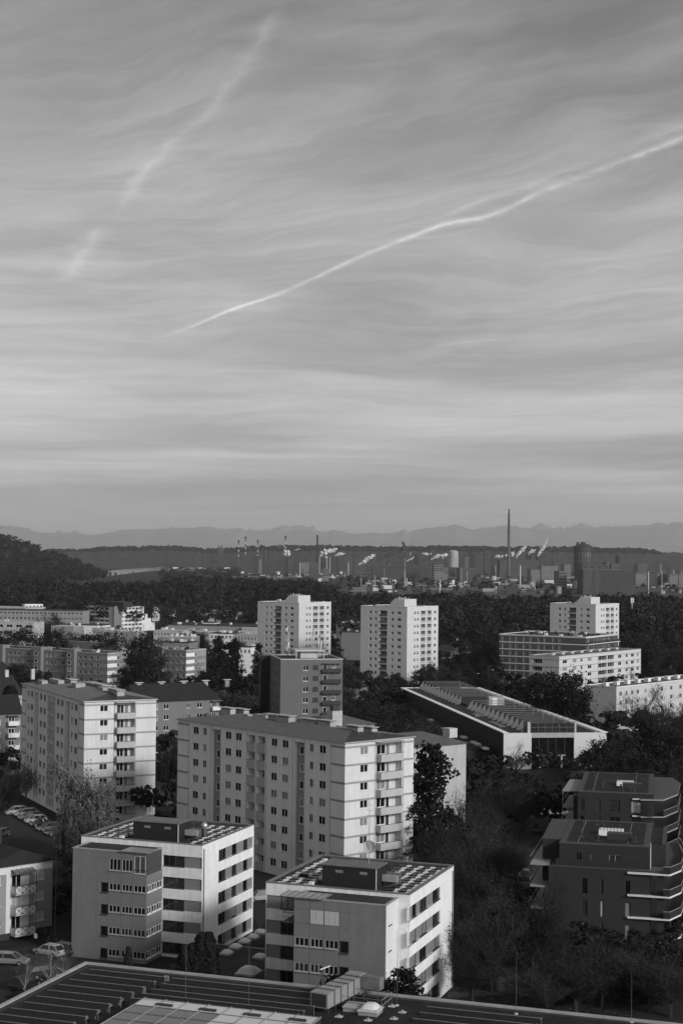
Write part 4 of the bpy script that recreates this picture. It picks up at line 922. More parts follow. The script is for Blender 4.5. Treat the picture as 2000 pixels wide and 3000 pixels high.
SH.part('side_wall', LOUV, (0.0, .3, .41, HL - 3, 0, ZH - .05)); SH.part('side_wall', LOUV, (HW - .3, HW, .41, HL, 0, ZH - .05)); SH.part('far_end_wall', HW_W, (0, HW, HL - .3, HL, 0, ZH - .05)); SH.part('corner_wall', HW_W, (-.05, .31, HL - 3, HL - .31, 0, ZH - .05))
lant = 3.4
SH.part('lintel', SOFFIT, (gx0, gx1, .02, .5, ZH - 1.25, ZH - .04))
ny = 5
for i in range(ny):
    for j in range(2):
        xa, xb = gx0 + .06 + (gx1 - gx0 - .06) * i / ny, gx0 + (gx1 - gx0) * (i + 1) / ny - .06
        z0, z1 = (0.2, 3.6) if j == 0 else (3.7, ZH - 1.3)
        SH.part('glass_pane', G_DARK, (xa, xb, .8, .84, z0, z1)); SH.part('glazing_bar', DFRAME, (xb, xb + .12, .74, .86, z0, z1))
MB().tube((gx0 + .5, 1.1, 2.0), (gx1 - 1.5, 1.1, ZH - 2), .2, n=8).build('brace', SOFFIT, SH.e); SH.part('inner_gallery', CONC, (gx0 + 1.5, gx1 - 2, .62, .72, 3.2, 3.4)); SH.part('inner_column', CONC, (gx0 + 2.2, gx0 + 2.5, .6, .73, 0.2, 3.1)); SH.part('inner_column', CONC, (gx1 - 3.2, gx1 - 2.8, .6, .73, 0.2, 3.1))
SH.part('roof', gray('hall_roof_dark', .022, .7, .25, .5, patch=(.3, .6)), (1.2, HW - 1.4, .5, HL - .4, ZH - .3, ZH - .1))
RIM = gray('roof_rim_white', .85, .35, .04, .5)
SH.part('roof_rim', RIM, (-.25, 1.2, -.2, HL + .2, ZH - .06, ZH + .1)); SH.part('roof_rim', RIM, (HW - 1.5, HW + .3, -.2, HL + .2, ZH - .06, ZH + .1)); SH.part('roof_rim', RIM, (1.2, HW - 1.5, HL - .9, HL + .2, ZH - .06, ZH + .1))
lx0, lx1 = gx0 - .3, gx1 + .3
GT = gray('truss_grey', .13, .6, .08)
ntr = 27
for i in range(ntr):
    y = 2.0 + i * (HL - 6) / (ntr - 1)
    if i in (13, 14): continue
    b = MB()
    b.add([(lx0 - 1.9, y, ZH - .1), (lx0 + .1, y, ZH - .1), (lx0 + .1, y, ZH + 2.5), (lx0 - .1, y, ZH + 2.5), (lx0 - 1.9, y + .14, ZH - .1), (lx0 + .1, y + .14, ZH - .1), (lx0 + .1, y + .14, ZH + 2.5), (lx0 - .1, y + .14, ZH + 2.5)],
          [(0, 1, 2, 3), (7, 6, 5, 4), (0, 4, 5, 1), (1, 5, 6, 2), (2, 6, 7, 3), (3, 7, 4, 0)]); b.build('truss_fin', GT, SH.e)
    b = MB(); b.box(lx0 + .1, lx1 + 1.0, y - .08, y + .08, ZH + 2.36, ZH + 2.5); b.build('truss_beam', GT, SH.e)
    if i % 2 == 0: SH.part('truss_post', GT, (lx1 + .7, lx1 + .9, y, y + .14, ZH - .1, ZH + 2.2))
SH.part('lantern', gray('lantern_dark', .03, .8, .2), (lx0 + .2, lx1, 1.2, HL - 6, ZH - .1, ZH + .5))
SH.part('lantern_front', G_MID, (lx0 + .3, lx1 - .1, .9, 1.15, ZH + .05, ZH + 2.1))
for i in range(7): SH.part('lantern_bar', GT, (lx0 + .3 + i * (lx1 - lx0 - .5) / 6, lx0 + .4 + i * (lx1 - lx0 - .5) / 6, .8, .88, ZH + .05, ZH + 2.1))
SH.part('lantern_rail', GT, (lx0 + .3, lx1, .78, .87, ZH + 1.2, ZH + 1.3)); SH.part('lantern_post', CONC, (lx0 - .5, lx0 + .15, .7, 1.3, ZH - .1, ZH + 2.6)); SH.part('lantern_post', CONC, (lx1 + .05, lx1 + .45, .7, 1.3, ZH - .1, ZH + 2.6))
ym = HL * .52; SH.part('plant_room', SOFFIT, (lx0 + 6, lx1 - 1, ym - 4, ym, ZH + .5, ZH + 3.0)); SH.part('plant_room_door', WHITE, (lx0 + 7, lx0 + 8.4, ym - 4.06, ym - 4.005, ZH + .5, ZH + 2.7))
b = MB(); b.tube((HW - 2.4, 1, ZH), (HW - 2.4, HL - 3, ZH), .22, n=8); b.build('roof_duct', ZINC, SH.e)
SH.part('skylight_strip', GT, (2.4, 5.0, 40, 44, ZH - .1, ZH + .5)); SH.part('skylight_strip', GT, (2.4, 4.2, 14, 26, ZH - .1, ZH + .2))
# low dark annexe with bright roof lights left of the hall
AX = Bld('hall_annexe', 'low dark annexe along the left side of the sports hall', 'annexe', NLp + xdir * (-.3), thH, 13, HL * .8)
AX.part('wall', LOUV, (0, 13, 8, HL * .8, 0, 4.0)); AX.part('roof', gray('annexe_roof', .01, .8, .2), (-.2, 12.98, 7.8, HL * .8, 4.002, 4.2))
for i, (x, y) in enumerate([(1150 + 205 / 1.845, 1700 + 760 / 1.845), (1301, 2137.5), (1357.5, 2162.5), (1387, 2178), (1398, 2183), (1420, 2195)]):
    p = AX.roofpt(x, y, 4.2); AX.part('roof_light', WHITE, (p[0] - .7, p[0] + .7, p[1] - 1.6, p[1] + 1.6, 4.2, 4.6))
# ------------------------------------------------------------------ dark flat-roofed houses on the right
HDARK = gray('render_charcoal', .025, .8, .06, .5); TILEB = gray('roof_border_slabs', .07, .85, .15, 1.0, vlines=(.45, .07, .35)); SLABP = gray('balcony_slab_pale', .62, .6, .05)
SLABM = gray('balcony_slab_grey', .26, .6, .08); SLATW = gray('skylight_white', .85, .4, .03); TERR = gray('terrace_gravel', .08, .9, .3, 4.0, bump=.02)
RAILG = gray('glass_rail', .03, .35, .05, spec=.25)
def cut_slab(B, pts, z, th, name='balcony_slab', mat=None):
    b = MB(); b.prism([B.roofpt(x, y, z) for x, y in pts], z - th, z); return b.build(name, mat or SLABP, B.e)
def roof_garden(B, x0, x1, y0, y1, Z, sky_px, sw, P):
    rf = B.part('roof', GREENROOF, (x0 + .9, x1 - .9, y0 + .35, y1 - .35, Z - .1, Z + .06))
    B.part('roof_edge', TILEB, (x0, x0 + .9, y0 + .01, y1 - .01, Z - .1, Z + .05)); B.part('roof_edge', TILEB, (x1 - .9, x1, y0 + .01, y1 - .01, Z - .1, Z + .05))
    B.part('parapet', gray('parapet_dark_zinc', .07, .5, .1), (x0 - .06, x1 + .06, y0 - .06, y0 + .3, Z - .1, Z + .12), (x0 - .06, x1 + .06, y1 - .3, y1 + .06, Z - .1, Z + .12))
    q = B.roofpt(*sky_px, Z + .8)
    s = B.part('skylight', SLATW, (q[0] - sw / 2, q[0] + sw / 2, q[1] - 1.1, q[1] + 1.1, Z + .06, Z + .8))
    for i in range(7):
        x = q[0] - sw / 2 + (i + .5) * sw / 7; B.part('skylight_bar', ZINC, (x - .04, x + .04, q[1] - 1.15, q[1] + 1.15, Z + .802, Z + .88), parent=s)
    B.part('plant_box', DARKP, (q[0] - .4, q[0] + 3.0, q[1] - 4.4, q[1] - 2.6, Z + .06, Z + 1.0))
    for i in range(11):
        x, y = random.uniform(x0 + 2, x1 - 2), random.uniform(y0 + 2, y1 - 2)
        b = MB(); b.lathe([(.4, Z + .06), (.4, Z + .12), (.12, Z + .14), (.12, Z + .55), (.2, Z + .57), (.18, Z + .72)], 10, (x, y)); b.build('roof_vent', DARKP, B.e)
    for i in range(2):
        x = x0 + (x1 - x0) * (.2 + .55 * i); B.part('lightning_strip', ZINC, (x, x + .05, y0 + .5, y1 - .5, Z + .062, Z + .09))
zI1 = (1600, 2200, 3.92); PI1 = lambda x, y: (zI1[0] + x / 3.92, zI1[1] + y / 3.92)
Z1 = 11.4; thI = 11.5
c = hz(*PI1(1230, 500), Z1); X_ = Vector((math.cos(rad(thI)), -math.sin(rad(thI)), 0)); Wd = -span(c, X_, PI1(360, 465)[0])
I1 = Bld('apartment_house', 'charcoal flat-roofed house with skylight, farther of the pair on the right', 'apartment house', c, thI, Wd, 25.5)
ops = []
for k in range(4):
    for x0, x1, y0, y1 in ((383, 437, 550, 690), (568, 622, 557, 700), (725, 845, 566, 706), (972, 1088, 580, 716)):
        s0, zt = I1.px('front', *PI1(x0, y0)); s1 = I1.px('front', *PI1(x1, y0))[0]; zb = I1.px('front', *PI1(x0, y1))[1]
        if zb - 2.95 * k > .3: ops.append((s0, s1, zb - 2.95 * k, zt - 2.95 * k, .2))
I1.facade('front', 0, Wd, 0, Z1, ops, HDARK)
for i, o in enumerate(ops): I1.win('front', *o[:4], '2' if o[1] - o[0] > 1.4 else '1', .1, frame=DFRAME, pane=BLIND if i == 3 else random.choice([G_DARK, G_MID, DARKP]))
I1.facade('right', 0, 25.5, 0, Z1, [(3 + 5 * i, 5.6 + 5 * i, Z1 - 2.7 - 2.95 * k, Z1 - .6 - 2.95 * k, .2) for i in range(4) for k in range(3)], HDARK)
I1.part('back_wall', HDARK, (0, Wd, 25.49, 25.5, 0, Z1 - .11), (0, .01, 0, 25.49, 0, Z1 - .11))
roof_garden(I1, 0, Wd, 0, 25.5, Z1, PI1(905, 350), 3.0, PI1)
for k in range(4):
    z = Z1 - .85 - 2.95 * k
    if z < 1: break
    base = [I1.roofpt(*PI1(x, y), Z1 - .85) for x, y in ((1345, 562), (1512, 498), (1540, 376), (1450, 312))]
    pts = [(Wd - 2.2, -.9), (base[0][0], base[0][1]), (base[1][0], base[1][1]), (base[2][0], base[2][1]), (base[3][0], base[3][1]), (Wd + .02, base[3][1]), (Wd + .02, -.05), (Wd - 2.2, -.05)]
    b = MB(); b.prism(pts, z - .22, z); b.build('balcony_slab', SLABM, I1.e); b = MB(); b.prism(pts, z + .004, z + .05); b.build('balcony_floor', TERR if k == 0 else DARKP, I1.e)
    b = MB(); b.box(Wd - 3.6, Wd - 2.22, -.35, -.003, z - .2, z); b.build('ledge', SLABP, I1.e)
    if k:
        for p, q in zip(pts[1:4], pts[2:5]):
            b = MB(); b.tube((p[0], p[1], z + 1.0), (q[0], q[1], z + 1.0), .04, n=6); b.build('handrail', ZINC, I1.e)
            b = MB(); b.quad((p[0], p[1], z + .05), (q[0], q[1], z + .05), (q[0], q[1], z + .95), (p[0], p[1], z + .95)); b.build('glass_panel', RAILG, I1.e)
        for i in range(8): I1.part('slat', DARKP, (Wd - 2.1 + i * .3, Wd - 1.98 + i * .3, -.85, -.75, z + .01, z + 2.6))
    lp = [I1.roofpt(*PI1(x, y), Z1 - .85) for x, y in ((182, 455), (270, 328))]
    b = MB(); b.prism([(lp[0][0], lp[0][1]), (-.01, lp[0][1] - .1), (-.01, lp[1][1]), (lp[1][0], lp[1][1])], z - .2, z); b.build('balcony_slab', SLABM, I1.e)
    b = MB(); b.tube((lp[0][0] + .1, lp[0][1] + .1, max(z - 2.95, 0)), (lp[0][0] + .1, lp[0][1] + .1, z), .06, n=6); b.build('post', ZINC, I1.e)
    if k: b = MB(); b.tube((lp[0][0], lp[0][1], z + 1), (lp[1][0], lp[1][1], z + 1), .04, n=6); b.build('handrail', ZINC, I1.e)
I1.part('inner_wall', DARKP, (-.9, -.02, 3.0, 12.0, 0, Z1 - 1.2))
zI2 = (1300, 2200, 2.24); PI2 = lambda x, y: (zI2[0] + x / 2.24, zI2[1] + y / 2.24); Z2, ZT, thI2 = 13.1, 10.0, 12.5
c = hz(*PI1(1190, 1388), ZT); X_ = Vector((math.cos(rad(thI2)), -math.sin(rad(thI2)), 0)); Wd = -span(c, X_, PI1(25, 1322)[0]); D2 = 24.0
I2 = Bld('apartment_house', 'charcoal terraced house with setback top floor, nearer of the pair on the right', 'apartment house', c, thI2, Wd, D2)
ops = []
for k in range(3):
    for x0, x1, y0, y1 in ((902, 942, 835, 940), (1025, 1047, 842, 947), (1187, 1223, 852, 958)):
        s0, zt = I2.px('front', *PI2(x0, y0)); s1 = I2.px('front', *PI2(x1, y0))[0]; zb = I2.px('front', *PI2(x0, y1))[1]
        if zb - 3.0 * k > .3: ops.append((s0, s1, zb - 3.0 * k, zt - 3.0 * k, .2))
I2.facade('front', 0, Wd, 0, ZT, ops, HDARK)
for i, o in enumerate(ops): I2.win('front', *o[:4], '1', .1, frame=DFRAME, pane=[G_DARK, G_MID, G_DARK, G_MID, BLIND, CURT, CURT, DARKP, CURT][i % 9])
I2.facade('right', 0, D2, 0, ZT, [], HDARK); I2.part('back_wall', HDARK, (0, Wd, D2 - .01, D2, 0, ZT - .02), (0, .01, 0, D2 - .01, 0, ZT - .02))
I2.part('terrace', TERR, (.0, Wd, 0, D2, ZT - .01, ZT + .02)); I2.part('terrace_edge', gray('parapet_dark_zinc', .07, .5, .1), (-.06, Wd + .06, -.06, .3, ZT + .021, ZT + .15))
# penthouse
px0, py0 = I2.roofpt(*PI1(150, 1055), Z2); px1, _ = I2.roofpt(*PI1(1190, 1108), Z2); bx0, by0 = I2.roofpt(*PI1(112, 790), Z2)
pops = []
for x0, x1, y0, y1 in ((865, 902, 668, 745), (957, 978, 676, 745), (1083, 1165, 684, 770)):
    s0, zt = I2.px('front', *PI2(x0, y0), -py0); s1 = I2.px('front', *PI2(x1, y0), -py0)[0]; pops.append((s0, s1, ZT + .15, zt, .2))
I2.facade('front', px0, px1, ZT, Z2, pops, HDARK, off=-py0, name='penthouse_wall')
for i, o in enumerate(pops): I2.win('front', *o[:4], '2', .1, frame=DFRAME if i < 2 else ZINC, pane=[G_DARK, CURT, G_MID][i], off=-py0)
ex = I2.roofpt(*PI1(1370, 1040), Z2)
I2.part('penthouse_wall', HDARK, (px0, px0 + .01, py0, by0, ZT, Z2)); I2.part('penthouse_wall', gray('render_pale_side', .45, .8, .05), (px1, px1 + .08, py0 + .01, py0 + 3.4, ZT, Z2)); I2.part('penthouse_wing', HDARK, (px1 + .1, ex[0], py0 + 3.0, by0 - 2.5, ZT, Z2 - .1)); I2.part('penthouse_wing', HDARK, (-1.2, px0 - .02, py0 + 3.0, by0, ZT - 3, Z2 - .1))
I2.part('penthouse_back', HDARK, (px0, px1, by0 - .05, by0, ZT, Z2 - .1))
roof_garden(I2, px0, px1, py0, by0, Z2, PI1(745, 905), 3.4, PI1); I2.part('roof', GREENROOF, (px1 + .1, ex[0] - .5, py0 + 3.2, by0 - 2.7, Z2 - .099, Z2 + .05)); I2.part('roof_edge', TILEB, (ex[0] - .5, ex[0] + .1, py0 + 3.0, by0 - 2.5, Z2 - .098, Z2 + .12)); I2.part('roof_edge', TILEB, (-1.25, px0 - .06, py0 + 3.0, by0, Z2 - .098, Z2 + .1))
I2.part('glass_railing', RAILG, (.9, Wd - .8, .35, .38, ZT + .16, ZT + 1.1))
for k in range(4):
    z = ZT - .2 - 3.0 * k
    if z < .8: break
    base = [I2.roofpt(*PI2(x, y), ZT - .2) for x, y in ((1438, 842), (1482, 815), (1556, 785), (1568, 700), (1520, 605))]
    yb = min(base[4][1], D2 - 1)
    pts = [(Wd - 3.0, -.4), (base[0][0], -.55), (base[1][0], base[1][1]), (base[2][0], base[2][1]), (base[3][0] + .4, base[3][1]), (base[4][0] + .6, yb), (Wd + .02, yb), (Wd + .02, -.02), (Wd - 3.0, -.02)]
    b = MB(); b.prism(pts, z - .2, z + .02); b.build('balcony_slab', SLABP, I2.e)
    b = MB(); b.prism([(x * .985 + .05, y) for x, y in pts[1:8]], z + .024, z + .1); b.build('balcony_floor', TERR if k == 0 else DARKP, I2.e)
    for p, q in zip(pts[1:5], pts[2:6]):
        b = MB(); b.tube((p[0], p[1], z + 1.0), (q[0], q[1], z + 1.0), .04, n=6); b.build('handrail', ZINC, I2.e)
        b = MB(); b.quad((p[0], p[1], z + .05), (q[0], q[1], z + .05), (q[0], q[1], z + .95), (p[0], p[1], z + .95)); b.build('glass_panel', RAILG, I2.e)
    lp = [I2.roofpt(*PI2(x, y), ZT + .2) for x, y in ((565, 738), (655, 608))]
    b = MB(); b.prism([(lp[0][0], lp[0][1]), (-.01, lp[0][1] - .1), (-.01, lp[1][1]), (lp[0][0] + .3, lp[1][1])], z + .2, z + .4); b.build('balcony_slab', SLABM, I2.e)
    b = MB(); b.tube((lp[0][0], lp[0][1], z + 1.3), (lp[0][0] + .3, lp[1][1], z + 1.3), .04, n=6); b.build('handrail', ZINC, I2.e)
    if k < 3: I2.part('fin_wall', HDARK, (Wd + .9, Wd + 1.9, .0, .5, max(z - 2.7, 0), z - .31))
    I2.part('loggia_back', DARKP, (Wd + .05, Wd + .1, 2, 9, max(z - 2.6, .1), z - .4))

# ------------------------------------------------------------------ gable house at the left edge
zJ = (0, 2450, 4.705); PJ = lambda x, y: (x / 4.705, 2450 + y / 4.705)
thJ = 47.0; Yj = Vector((math.sin(rad(thJ)), math.cos(rad(thJ)), 0)); Xj = Vector((math.cos(rad(thJ)), -math.sin(rad(thJ)), 0)); ZE = 9.9
Pf = hz(*PJ(727, 330), ZE); DJ = -2 * span(Pf, Yj, PJ(268, 190)[0])
JH = Bld('gable_house', 'pale three-storey gabled house with cross-braced balconies at the left edge', 'house', Pf - Yj * DJ, thJ, 16.0, DJ)
jp = lambda x, y: JH.px('right', *PJ(x, y))
ops = []
FJ = jp(477, 480)[1] - jp(477, 762)[1]
for k in range(3):
    for x0, x1, y0, y1 in ((477, 612, 484, 612), (-70, 15, 575, 695)):
        s0, zt = jp(x0, y0); s1 = jp(x1, y0)[0]; zb = jp(x0, y1)[1]; ops.append((s0, s1, zb - FJ * k, zt - FJ * k, .25))
s0, zt = jp(190, 345); s1 = jp(312, 345)[0]; ops_top = (s0, s1, zt - .75, zt - .05, .25)
J_L = gray('render_white_gable', .60, .8, .04, .4); J_D = gray('render_grey_gable', .25, .8, .04, .4); zsplit = jp(720, 437)[1]; bs0, bs1 = jp(88, 600)[0], jp(402, 600)[0]
JH.facade('right', 0, DJ, zsplit, ZE, [], J_L); JH.facade('right', 0, bs0, .9, zsplit, [o for o in ops if o[1] < bs0], J_D); JH.facade('right', bs1, DJ, .9, zsplit, [o for o in ops if o[0] > bs1], J_D)
dops = []
for k in range(3):
    s0, zt = jp(165, 545); s1 = jp(298, 545)[0]; dops.append((s0, s1, zt - 1.95 - FJ * k, zt - FJ * k, .25))
JH.facade('right', bs0, bs1, .9, zsplit, dops, J_L); JH.part('plinth', DARKP, (0.0, 15.96, .04, DJ - .04, 0, .899))
for i, o in enumerate(ops): JH.win('right', *o[:4], 'a', .12, pane=[BLIND, BLIND, BLIND, G_DARK, BLIND, G_DARK][i])
for i, o in enumerate(dops): JH.win('right', *o[:4], '2', .12, pane=[G_DARK, BLIND, G_DARK][i])
b = MB(); z_r = 11.9; b.add([(16, 0, ZE), (16, DJ, ZE), (16, DJ / 2, z_r)], [(0, 1, 2)]); b.build('gable', J_L, JH.e); JH.win('right', ops_top[0], ops_top[1], ops_top[2], ops_top[3], '1', -.05, pane=G_DARK)
JH.part('wall', J_D, (0, .01, 0, DJ, 0, ZE), (0, 15.99, -.001, .01, 0, ZE), (0, 15.99, DJ - .01, DJ, 0, ZE))
rr = gable_roof(JH, ZE + .05, z_r - ZE + .1, 'x', .45, mat=gray('roof_tile_dark_ribbed', .02, .7, .15, vlines=(.5, .1, .5))); JH.part('chimney', DARKP, (10, 11, DJ * .42, DJ * .42 + 1, 10.8, 14.0), parent=rr); JH.part('chimney', CONC, (6, 7, DJ * .6, DJ * .6 + 1, 10.8, 13), parent=rr)
b = MB(); b.tube((16.3, DJ + .45, ZE), (16.3, DJ + .3, .3), .06, n=6); b.build('rain_pipe', SEAM, JH.e)
g0, g1 = jp(150, 700)[0], jp(432, 700)[0]
for k in range(3):
    z0 = jp(150, 790)[1] - FJ * k; h = 1.05
    b = MB(); b.box(16.0, 17.3, g0, g1, z0 - .12, z0); bal = b.build('balcony', J_L, JH.e)
    for i in range(3):
        a0, a1 = g0 + (g1 - g0) * i / 3, g0 + (g1 - g0) * (i + 1) / 3
        b = MB(); b.box(17.24, 17.27, a0 + .04, a1 - .04, z0 + .06, z0 + h - .06); b.build('rail_panel', J_L, bal)
        b = MB()
        for p, q in (((a0, z0 + .05), (a1, z0 + h)), ((a0, z0 + h), (a1, z0 + .05)), ((a0, z0), (a0, z0 + h)), ((a1, z0), (a1, z0 + h)), ((a0, z0 + h), (a1, z0 + h)), ((a0, z0 + .03), (a1, z0 + .03))):
            b.tube((17.30, p[0], p[1]), (17.30, q[0], q[1]), .035, n=5)
        o = b.build('rail_frame', DFRAME, bal)
    b = MB(); b.box(16.02, 17.24, g0, g0 + .03, z0 + .06, z0 + h - .06); b.build('rail_panel', J_L, bal)
    b = MB(); b.tube((16, g0, z0 + h + .15), (17.35, g0, z0 + h + .15), .03, n=5); b.tube((17.35, g0, z0 + h + .15), (17.35, g1, z0 + h + .15), .03, n=5); b.build('handrail', DFRAME, bal)
zc = jp(150, 520)[1]; b = MB(); b.add([(16.0, g0, zc + .5), (16.0, g1, zc + .5), (17.4, g1, zc + .1), (17.4, g0, zc + .1)], [(0, 1, 2, 3)]); b.build('glass_canopy', gray('canopy_glass', .18, .15, .2, spec=.7), JH.e)
for i in range(5): b = MB(); y = g0 + (g1 - g0) * i / 4; b.tube((16, y, zc + .52), (17.42, y, zc + .12), .035, n=5); b.build('canopy_bar', DFRAME, JH.e)
b = MB(); b.tube((17.3, g1, 1), (17.3, g1, zc), .05, n=6); b.build('rain_pipe', DFRAME, JH.e)

# ------------------------------------------------------------------ connecting low roof with dome lights, and the near roof with solar racks
LZ = 1.5
q0, q1 = hz(640, 2760, LZ), hz(800, 2850, LZ)
cx = (BC.O + BC.X * BC.W - BD.O).dot(BD.X); cy = (BC.O - BD.O).dot(BD.Y)
LW = -cx - .1; LR = Bld('low_connecting_building', 'low gravel-roofed link between the two brick-banded blocks with dome lights', 'building', BD.O - BD.X * .05 + BD.Y * -6.0, TH_F, LW, 26)
LR.part('wall', SOFFIT, (0, LW, 0, 26, 0, LZ - .3)); LR.part('roof', GRAVEL, (0, LW, -.2, 26.2, LZ - .298, LZ)); LR.part('roof_edge', ZINC, (0, LW, 26.2, 26.3, LZ - .3, LZ + .12))
DOME = gray('dome_light_acrylic', .62, .25, .04, spec=.5)
def dome(B, x, y, z, w, parent):
    n = 8; b = MB(); g = []
    for i in range(n + 1):
        for j in range(n + 1):
            u, v = i / n * 2 - 1, j / n * 2 - 1; g.append((u * w / 2, v * w / 2, .22 + .28 * w * (1 - u ** 4) * (1 - v ** 4)))
    b.add(g, [(i * (n + 1) + j, (i + 1) * (n + 1) + j, (i + 1) * (n + 1) + j + 1, i * (n + 1) + j + 1) for i in range(n) for j in range(n)])
    d = b.build('dome_light', DOME, parent, (x, y, z), smooth=True)
    MB().box(-w / 2 - .06, w / 2 + .06, -w / 2 - .06, w / 2 + .06, 0, .22).build('kerb', ZINC, d)
for x, y, w in ((728, 2854, 2.5), (664, 2797, 1.35), (690, 2779, 1.35), (716, 2763, 1.35), (741, 2750, 1.35), (762, 2736, 1.35), (761, 2808, 1.35)):
    p = LR.roofpt(x, y, LZ); dome(LR, p[0], p[1], LZ, w, LR.e)
ZN = 8.0
BLc = hz(250, 2822, ZN); thN = 18.8; Xn = Vector((math.cos(rad(thN)), -math.sin(rad(thN)), 0)); Yn = Vector((math.sin(rad(thN)), math.cos(rad(thN)), 0))
DN, WN = 46.0, 92.0
NR = Bld('foreground_building', 'dark planted flat roof with pale edge across the bottom of the picture', 'building', BLc + Xn * WN - Yn * DN, thN, WN, DN)
NR.part('wall', SOFFIT, (0, WN, 0, DN, 0, ZN - .3)); NR.part('roof', GREENROOF, (0.3, WN - .3, .3, DN - .3, ZN - .298, ZN - .1))
EDGE = gray('roof_edge_pale', .34, .6, .15, .6, vlines=(2.4, .04, .6))
NR.part('parapet', EDGE, (-.1, .32, -.1, DN + .1, ZN - .3, ZN + .12)); NR.part('parapet', EDGE, (.32, WN, DN - .32, DN + .1, ZN - .3, ZN + .12))
NR.part('gravel_strip', gray('gravel_strip', .04, .95, .5, 5.0, bump=.03), (.33, 1.0, .4, DN - .4, ZN - .099, ZN - .06), (1.0, WN - 1, DN - 1.0, DN - .4, ZN - .099, ZN - .06))
NP = lambda x, y, z=ZN: NR.roofpt(x / 1.568, 2750 + y / 1.568, z)
COLL = gray('solar_collector_black', .012, .25, .15, spec=.6); RAILB = gray('rack_rail_bright', .45, .35, .1, metal=.6)
def rack(label, x0, x1, y):
    e = empty('solar_rack', NR.O + NR.X * x0 + NR.Y * y + Vector((0, 0, ZN - .1)), NR.rz, label, 'solar rack', 'rows of solar racks on the near roof')
    L = x1 - x0; n = max(2, int(L / 3.0))
    for i in range(n):
        a, c_ = i * L / n, (i + 1) * L / n
        b = MB(); b.add([(a + .03, -.75, .25), (c_ - .03, -.75, .25), (c_ - .03, .1, .92), (a + .03, .1, .92), (a + .03, -.75, .19), (c_ - .03, -.75, .19), (c_ - .03, .1, .86), (a + .03, .1, .86)], [(0, 1, 2, 3), (7, 6, 5, 4), (0, 4, 5, 1), (2, 6, 7, 3), (0, 3, 7, 4), (1, 5, 6, 2)]); b.build('collector', COLL, e)
    MB().tube((0, .14, .95), (L, .14, .95), .028, n=5).build('rail', RAILB, e); MB().tube((0, .14, .5), (L, .14, .5), .015, n=5).build('rail', SEAM, e)
    for i in range(n + 1): MB().tube((i * L / n, .14, 0), (i * L / n, .14, .93), .022, n=5).build('post', RAILB, e)
    for i in range(0, n, 3):
        if i + 1 <= n: MB().tube((i * L / n, .16, .1), ((i + 1) * L / n, .16, .85), .014, n=4).build('brace', SEAM, e)
    MB().box(L - .1, L + .1, .08, .2, .88, 1.0).build('fitting', ALU, e)
ord_ = ['first', 'second', 'third', 'fourth', 'fifth', 'sixth', 'seventh', 'eighth', 'ninth', 'tenth', 'eleventh', 'twelfth']
lefts = [(410, 142), (365, 165), (312, 190), (262, 215), (208, 243), (155, 270), (98, 298), (40, 325), (-20, 352), (-80, 380)]
rights = [(755, 180), (710, 200), (660, 225), (610, 248), (560, 272), (508, 300), (455, 328), (400, 358), (345, 386), (290, 410)]
for i, (a, c_) in enumerate(zip(lefts, rights)):
    p, q = NP(*a, ZN + .85), NP(*c_, ZN + .85); rack('%s solar rack from the back in the left group on the near roof' % ord_[i], p[0], q[0], (p[1] + q[1]) / 2)
for i, (a, c_) in enumerate(zip([(790, 182), (745, 206), (700, 230), (655, 252), (600, 276)], [(1480, 258), (1455, 290), (1435, 318), (1390, 338), (800, 296)])):
    p, q = NP(*a, ZN + .85), NP(*c_, ZN + .85); rack('%s solar rack from the back in the middle group on the near roof' % ord_[i], p[0], q[0], (p[1] + q[1]) / 2)
N2 = lambda x, y, z=ZN: NR.roofpt(1000 + x / 1.568, 2700 + y / 1.568, z)
for i, (a, c_) in enumerate([((390, 393), (900, 470)), ((358, 420), (880, 500)), ((325, 448), (880, 540))]):
    p, q = N2(*a, ZN + .85), N2(*c_, ZN + .85); rack('%s solar rack from the back at the bottom right of the near roof' % ord_[i], p[0], q[0], p[1])
p, q = NP(765, 178, ZN + .3), NP(300, 415, ZN + .3)
pe = empty('roof_pipe', NR.O + NR.X * p[0] + NR.Y * p[1] + Vector((0, 0, ZN)), NR.rz, 'insulated pipe running between the left and middle solar racks', 'pipe')
MB().tube((0, 0, .25), (q[0] - p[0], q[1] - p[1], .25), .12, n=8).build('pipe', SEAM, pe, smooth=True)
for i in range(9): t = i / 8; MB().box((q[0] - p[0]) * t - .25, (q[0] - p[0]) * t + .25, (q[1] - p[1]) * t - .08, (q[1] - p[1]) * t + .08, -.1, .42).build('support', SEAM if i % 2 else ALU, pe)
# glazed roof in the foreground: pale panels in a metal grid
gp = [NP(590, 318, ZN + .9), NP(850, 292, ZN + .9), NP(1480, 356, ZN + .9)]
gl = empty('glazed_roof', NR.O + NR.X * gp[0][0] + NR.Y * gp[1][1] + Vector((0, 0, ZN)), NR.rz, 'raised glazed roof with pale panels and metal bars at the bottom edge', 'skylight')
gw = gp[2][0] - gp[0][0]; gd = 12.0; PANP = gray('glazing_pale', .60, .25, .06, .4, spec=.5); PANG = gray('glazing_grey', .10, .12, .15, .4, spec=.7)
MB().box(0, gw, -gd, 0, -.1, .75).build('base', DARKP, gl)
nx, ny_ = 8, 5
sk = 0.0
for i in range(nx):
    for j in range(ny_):
        x0, x1 = gw * i / nx + .05, gw * (i + 1) / nx - .05; y1, y0 = -gd * j / ny_ - .05, -gd * (j + 1) / ny_ + .05
        MB().box(x0, x1, y0, y1, .76, .82).build('glass_pane', PANG if (i < 4 and j > 0 and (i + j) < 6) else PANP, gl)
for i in range(nx + 1): MB().box(gw * i / nx - .04, gw * i / nx + .04, -gd, .05, .76, .92).build('glazing_bar', RAILB, gl)
